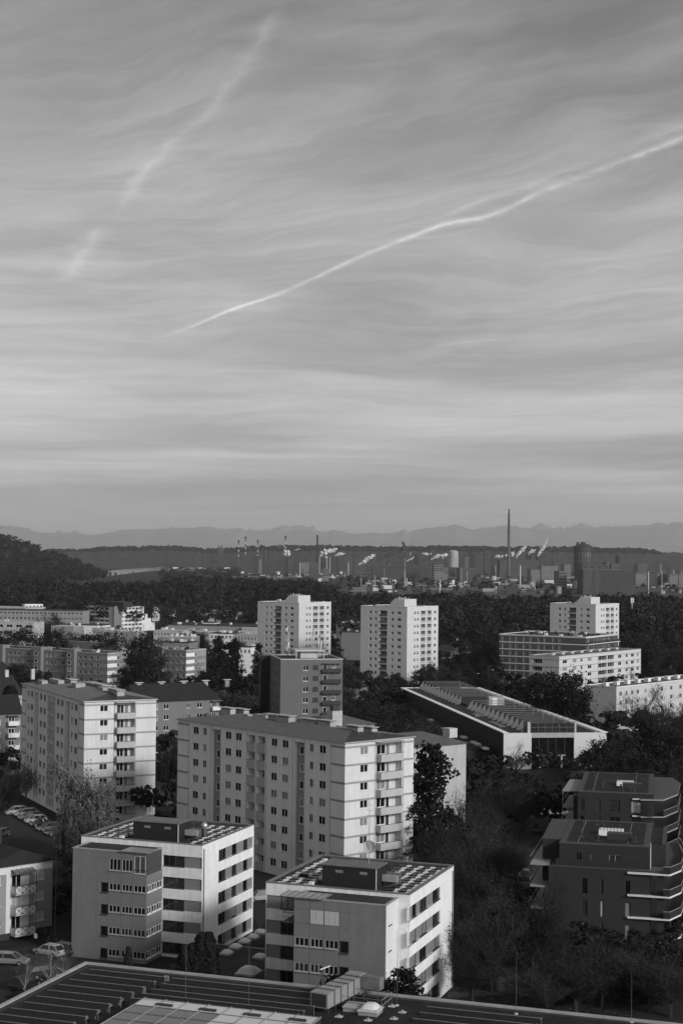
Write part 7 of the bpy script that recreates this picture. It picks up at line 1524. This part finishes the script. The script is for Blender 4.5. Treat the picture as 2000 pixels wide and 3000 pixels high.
wood = [('bare', 1290, 2325, 245), ('sparse', 1345, 2400, 232), ('bare', 1405, 2262, 285), ('bare', 1465, 2235, 305), ('bare', 1530, 2275, 300), ('sparse', 1250, 2420, 222), ('bare', 1450, 2380, 240), ('sparse', 1395, 2480, 218), ('bare', 1515, 2420, 250), ('bare', 1240, 2540, 210), ('bare', 1475, 2530, 222), ('sparse', 1320, 2560, 205), ('bare', 1580, 2290, 330), ('bare', 1360, 2310, 268), ('bare', 1420, 2350, 258)]
for i, (k, x, y, d) in enumerate(sorted(wood, key=lambda q: q[1])): tree(k, x, y, d, '%s tree from the left in the dark grove right of the central block' % (ord_ + ['thirteenth', 'fourteenth', 'fifteenth', 'sixteenth'])[i], 1.15, 'trees in the dark grove right of the central block')
tree('sparse', 1440, 2580, 190, 'garden tree with a dark trunk left of the recycling igloos', 1.25); tree('sparse', 1555, 2545, 194, 'pale-leaved garden tree before the nearer charcoal house', 1.1); tree('sparse', 1640, 2690, 186, 'garden tree at the foot of the nearer charcoal house', 1.2)
for i, (x, y, d) in enumerate([(1380, 2700, 182), (1690, 2770, 180), (1760, 2735, 184), (1840, 2725, 186), (1905, 2760, 182), (1965, 2790, 180), (1600, 2790, 178)]): tree('sparse' if i % 3 else 'bare', x, y, d, '%s large garden shrub from the left at the lower right' % ord_[[0, 2, 3, 4, 5, 6, 1][i]], 1.5, 'garden shrubs at the lower right')
# middle distance
mid = [('dense', 1598, 1952, 455, 'left crown of the big round tree before the white slab block', 1.1), ('dense', 1668, 1962, 452, 'right crown of the big round tree before the white slab block', 1.1), ('bare', 1885, 1985, 420, 'tall bare tree before the right-hand slab block', 1.1), ('bare', 1945, 1992, 415, 'bare tree right of the tall bare one before the slab block', 1.0), ('bare', 1842, 1942, 530, 'bare tree before the white slab block balconies', .9), ('bare', 1993, 2010, 400, 'bare tree at the right edge before the slab block', 1.1),
       ('bare', 1510, 2165, 372, 'round bare tree against the white end wall of the sports hall', 1.2), ('bare', 1700, 2215, 366, 'small bare tree at the right end wall of the sports hall', 1.2), ('spruce', 1815, 2208, 338, 'pointed dark spruce behind the charcoal houses', 1.0), ('broad', 1765, 2150, 350, 'dark broad tree right of the sports hall', 1.3), ('broad', 1830, 2150, 360, 'second dark broad tree right of the sports hall', 1.2), ('pine', 1905, 2125, 365, 'dark pine right of the sports hall', 1.2), ('broad', 1965, 2115, 362, 'dark tree at the right edge above the charcoal houses', 1.3), ('broad', 1880, 2200, 335, 'low dark tree behind the farther charcoal house', 1.4), ('sparse', 1985, 2215, 315, 'leafy tree right of the farther charcoal house', 1.2), ('broad', 1745, 2225, 335, 'low tree just behind the farther charcoal house', 1.3),
       ('pine', 640, 1862, 560, 'left of the tall dark conifers beside the striped-end flats', .75), ('pine', 688, 1868, 565, 'right of the tall dark conifers beside the striped-end flats', .8), ('pine', 757, 1884, 560, 'dark pine left of the grey block with aerials', .7), ('broad', 412, 1850, 575, 'big dark tree between the two rows of flats', .9), ('autumn', 455, 1858, 600, 'tree right of the big dark tree between the rows of flats', .8), ('dense', 50, 1932, 520, 'dense drooping tree before the long row of flats', 1.0), ('bare', 135, 1958, 540, 'left bare tree before the long row of flats', 1.1), ('bare', 232, 1965, 540, 'right bare tree before the long row of flats', 1.1), ('pine', 370, 1962, 500, 'dark conifer right of the long row of flats', .9), ('bare', 590, 1938, 565, 'bare tree at the end of the shorter row of flats', 1.0), ('column', 30, 2010, 430, 'dark columnar tree at the left edge above the flats', 1.5)]
for k, x, y, d, lab, wf in mid: tree(k, x, y, d, lab, wf)
def belt(lab, kinds, pts, wf=1.1):
    for i, (x, y, d) in enumerate(sorted(pts)):
        k = kinds[i % len(kinds)]; tree(k, x, y, d, lab % (['first', 'second', 'third', 'fourth', 'fifth', 'sixth', 'seventh', 'eighth', 'ninth', 'tenth', 'eleventh', 'twelfth', 'thirteenth', 'fourteenth', 'fifteenth', 'sixteenth', 'seventeenth', 'eighteenth'][i]), wf, (lab % 'a').replace('a tree', 'trees').replace(' from the left', ''))
belt('%s tree from the left in the row behind the long flats', ['broad', 'autumn'], [(-10, 1842, 690), (35, 1836, 700), (80, 1832, 700), (125, 1840, 690), (170, 1838, 690), (215, 1842, 700), (255, 1846, 700), (300, 1840, 690), (345, 1848, 680)])
belt('%s tree from the left before the long far office', ['autumn', 'sparse'], [(128, 1788, 880), (160, 1786, 890), (185, 1794, 870), (350, 1824, 830), (110, 1812, 820)], .7)
belt('%s tree from the left around the school wings', ['autumn', 'broad'], [(535, 1845, 760), (565, 1843, 770), (590, 1850, 750), (500, 1870, 700), (610, 1868, 720), (545, 1776, 1050), (570, 1778, 1060), (705, 1868, 700)], .85)
belt('%s tree from the left before the second tower block', ['autumn', 'sparse', 'broad'], [(1020, 2010, 480), (1070, 2030, 450), (1105, 1985, 560), (1145, 1988, 550), (1188, 1972, 565), (1228, 1955, 580), (1262, 1940, 590), (1300, 1935, 600), (1335, 1938, 605)], 1.05)
belt('%s tree from the left beside the hall annexe', ['broad', 'sparse', 'autumn'], [(1020, 2070, 420), (1065, 2085, 400), (1110, 2065, 410), (1150, 2040, 440), (1190, 2058, 420), (1228, 2088, 395), (1165, 2100, 385), (1095, 2110, 378), (1260, 2120, 370)], 1.2)
belt('%s tree from the left before the dark striped block', ['broad', 'autumn', 'pine'], [(1352, 1895, 650), (1388, 1878, 680), (1425, 1868, 690), (1448, 1890, 650), (1412, 1925, 600), (1375, 1950, 585), (1440, 1955, 580), (1345, 1965, 570), (1300, 1975, 555)], 1.1)
belt('%s tree from the left right of the third tower', ['broad', 'sparse', 'pine', 'autumn'], [(1845, 1868, 720), (1878, 1852, 730), (1915, 1862, 720), (1950, 1855, 730), (1985, 1860, 720), (1895, 1905, 640), (1935, 1895, 660), (1972, 1908, 640), (2000, 1945, 590), (1915, 1945, 590), (1960, 1950, 580)], 1.15)
belt('%s shrub from the left in the gardens beside the grey block', ['shrub'], [(410, 2002, 470), (440, 1998, 480), (480, 2000, 490), (520, 1995, 500), (560, 2003, 480), (600, 2000, 490), (640, 2015, 470), (680, 2020, 470), (720, 2025, 460), (755, 2020, 460), (660, 2060, 420), (700, 2065, 420), (745, 2070, 420), (625, 2045, 440), (780, 2050, 430)], 1.5)
belt('%s tree from the left behind the grey block with aerials', ['broad', 'autumn'], [(975, 1905, 620), (1010, 1930, 600), (1030, 1960, 560), (1005, 1985, 530), (985, 2000, 500)], 1.1)

# ------------------------------------------------------------------ the riverside wood and low planting (too many to count)
L_WOOD = None
def woodmat(name, v):
    M = bpy.data.materials.new(name); M.use_nodes = True; t = NT(M.node_tree); p = t.n['Principled BSDF']; tc = t.new('ShaderNodeTexCoord'); f = t.math('MULTIPLY', t.ramp(t.noise(tc.outputs['Object'], .055, 2.0), .32, .68, .4, 1.75), t.ramp(t.noise(tc.outputs['Object'], .6, 3.0), .3, .7, .7, 1.3)); c = t.math('MULTIPLY', f, v); t.l.new(t.comb(c, c, c), p.inputs['Base Color']); p.inputs['Roughness'].default_value = .85; p.inputs['Specular IOR Level'].default_value = .1; return M
foot = [(o.O, o.X, o.Y, o.W, o.D) for o in ALLB]
def blocked(x, y, m=3.0):
    for O, X, Y, W_, D_ in foot:
        dx, dy = x - O.x, y - O.y; a = dx * X.x + dy * X.y; b = dx * Y.x + dy * Y.y
        if -m < a < W_ + m and -m < b < D_ + m: return True
    return False
def crown_tpl(nq, size, rng, tall):
    lobes = []
    for _ in range(9): d = rng.normal(size=3); d /= np.linalg.norm(d); lobes.append((d[0] * .26, d[1] * .26, .62 + d[2] * .24, .16, .16, .15))
    Q = []
    for l in lobes:
        n = nq // 9; d = rng.normal(size=(n, 3)); d[:, 2] = np.abs(d[:, 2]) * .9 - .25; d /= np.linalg.norm(d, axis=1, keepdims=True); P = np.array(l[:3]) + d * np.array(l[3:]) * rng.uniform(.7, 1.1, (n, 1)); Q.append(quads_at(P, d + rng.normal(0, .32, (n, 3)), size, rng))
    return np.concatenate(Q)
def mass(name, label, pts, mat, nq, size, kind='stuff'):
    rng = np.random.default_rng(len(name) * 7 + nq); T = [crown_tpl(nq, size, rng, 1) for _ in range(6)]; out = []
    for (x, y, z, h, w) in pts:
        q = T[rng.integers(0, 6)]; a = rng.uniform(0, 6.28); c, s = math.cos(a), math.sin(a); r = np.empty_like(q); r[..., 0] = (q[..., 0] * c - q[..., 1] * s) * w + x; r[..., 1] = (q[..., 0] * s + q[..., 1] * c) * w + y; r[..., 2] = q[..., 2] * h + z; out.append(r)
    me = np_mesh(name, np.concatenate(out), mat); o = link(name, me); return tag(o, label, None, None, kind)
rng = np.random.default_rng(21); pts = []
for d0, d1, sp in ((860, 1300, 10.5), (1300, 3300, 15.0)):
    y = d0
    while y < d1:
        half = y * 1060 / FPX + 25; x = -half - 20
        while x < half:
            X_, Y_ = x + rng.normal(0, sp * .3), y + rng.normal(0, sp * .3); x += sp; px = 1000 + FPX * X_ / Y_
            lim = 1480 + 60 * math.sin(px / 90) if px > 1000 else np.interp(px, [-50, 160, 200, 450, 520, 900, 1000], [3300, 2700, 1900, 1950, 2600, 2300, 1500])
            if Y_ > lim: continue
            if Y_ < 1000 and blocked(X_, Y_, 5): continue
            near_gap = 1120 if px < 480 else (1000 if px < 1000 else 900)
            if Y_ < near_gap - 60: continue
            if Y_ < near_gap and rng.random() < .5: continue
            if 430 < px < 740 and Y_ < 1400 and rng.random() < .86: continue
            h = rng.uniform(13, 24); pts.append((X_, Y_, 0.0, h, h * rng.uniform(.8, 1.25)))
        y += sp
near = [p for p in pts if p[1] < 1300]; farp = [p for p in pts if p[1] >= 1300]
mass('riverside_wood', 'near edge of the dark riverside wood behind the town', near, woodmat('wood_near', .021), 180, .058)
mass('riverside_wood', 'far reaches of the dark riverside wood before the steelworks', farp, woodmat('wood_far', .018), 72, .10)
pts = []
for _ in range(2600):
    y = rng.uniform(2720, 3900); x = -y * rng.uniform(.06, .27); z = lh_ground(x, y); 
    if z > 1.5: h = rng.uniform(10, 17); pts.append((x, y, z - 1.0, h, h * 1.3))
mass('hillside_wood', 'wood covering the hillside at the left edge', pts, woodmat('wood_hill', .016), 45, .15)
pts = []
for _ in range(2200):
    x = rng.uniform(-1600, 1700); y = rng.uniform(8250, 8520); px = 1000 + FPX * x / 8500; yy = np.interp(px, [p[0] for p in far], [p[1] for p in far]); z = max(at_y(px, yy, 8500).z, 0) * ((y - 6900) / 1600) ** 1.4; h = rng.uniform(8, 16); pts.append((x, y, z - 5, h, h * 2.2))
mass('ridge_wood', 'ragged tree tops along the ridge behind the steelworks', pts, woodmat('wood_ridge', .016), 18, .3)
pts = []
tries = 0
while len(pts) < 1500 and tries < 20000:
    tries += 1; y = rng.uniform(300, 1000); x = rng.uniform(-1, 1) * y * 1080 / FPX
    if blocked(x, y, 2.5): continue
    px, py = proj((x, y, 0))
    if 1380 < px < 1500 and 2010 < py < 2065: continue
    if px < 220 and 2330 < py: continue
    if y > 620 and rng.random() < .35: continue
    h = rng.uniform(2.0, 6.5) if rng.random() < .75 else rng.uniform(7, 11); pts.append((x, y, -.3, h, h * rng.uniform(.9, 1.5)))
mass('undergrowth', 'dark shrubs and hedges between the blocks in the middle distance', pts, woodmat('undergrowth_leaves', .018), 216, .085)
pts = []; tries = 0
while len(pts) < 420 and tries < 20000:
    tries += 1; px, py = rng.uniform(1200, 2000), rng.uniform(2330, 2960); p = hz(px, py)
    if blocked(p.x, p.y, 1.5): continue
    if 1500 < px < 1730 and 2370 < py < 2660: continue
    if 1330 < px < 1600 and py > 2840: continue
    h = rng.uniform(1.2, 4.0); pts.append((p.x, p.y, -.2, h, h * 1.5))
for _ in range(160):
    px, py = rng.uniform(430, 530), rng.uniform(2300, 2400); p = hz(px, py)
    if not blocked(p.x, p.y, 2) and py < 2335: pts.append((p.x, p.y, -.2, rng.uniform(1, 3), 4))
for _ in range(300):
    px, py = rng.uniform(-40, 420), rng.uniform(2420, 2700); p = hz(px, py)
    if not blocked(p.x, p.y, 1.5) and (px > 215 or py > 2590): h = rng.uniform(.8, 2.5); pts.append((p.x, p.y, -.2, h, h * 1.5))
mass('garden_undergrowth', 'dark low bushes under the bare trees near the brick-banded blocks', pts, woodmat('garden_leaves', .013), 324, .065)
pts = []
for _ in range(620):
    px, py = rng.uniform(640, 2020), rng.uniform(1684, 1738); p = hz(px, py)
    if not blocked(p.x, p.y, 4): h = rng.uniform(6, 14); pts.append((p.x, p.y, -.5, h, h * rng.uniform(1, 2)))
for _ in range(1500):
    y = rng.uniform(3300, 6500); x = y * rng.uniform(-.19, -.06); px, py = proj((x, y, 0))
    if 150 < px < 470 and y < 6600: continue
    h = rng.uniform(6, 13); pts.append((x, y, -.5, h, h * 2.2))
mass('plain_trees', 'scattered dark trees among the works and across the far plain', pts, woodmat('wood_plain', .022), 36, .16)
# fallen leaves catching the light
P = []
for _ in range(2600):
    px, py = rng.uniform(1290, 1860), rng.uniform(2820, 2990); p = hz(px, py); P.append((p.x, p.y, .03))
P = np.array(P); N = rng.normal(0, .35, P.shape) + np.array([0, 0, 1]); me = np_mesh('fallen_leaves', quads_at(P, N, .17, rng), gray('fallen_leaf', .06, .8, .4, 3.0)); tag(link('fallen_leaves', me), 'fallen leaves scattered over the garden', None, None, 'stuff')
# ------------------------------------------------------------------ air
b = MB(); b.box(-31000, 31000, -1000, 53000, -1.0, 1400); hzb = b.build('haze', [bpy.data.materials.new('haze_air')]); tag(hzb, 'thin pale haze filling the air over the plain', None, None, 'stuff')
M = hzb.data.materials[0]; M.use_nodes = True; t = NT(M.node_tree); t.n.clear(); o_ = t.new('ShaderNodeOutputMaterial'); pv = t.new('ShaderNodeVolumePrincipled'); pv.inputs['Color'].default_value = (.92, .92, .92, 1); pv.inputs['Density'].default_value = HAZE; pv.inputs['Anisotropy'].default_value = 0.0; t.l.new(pv.outputs[0], o_.inputs['Volume'])
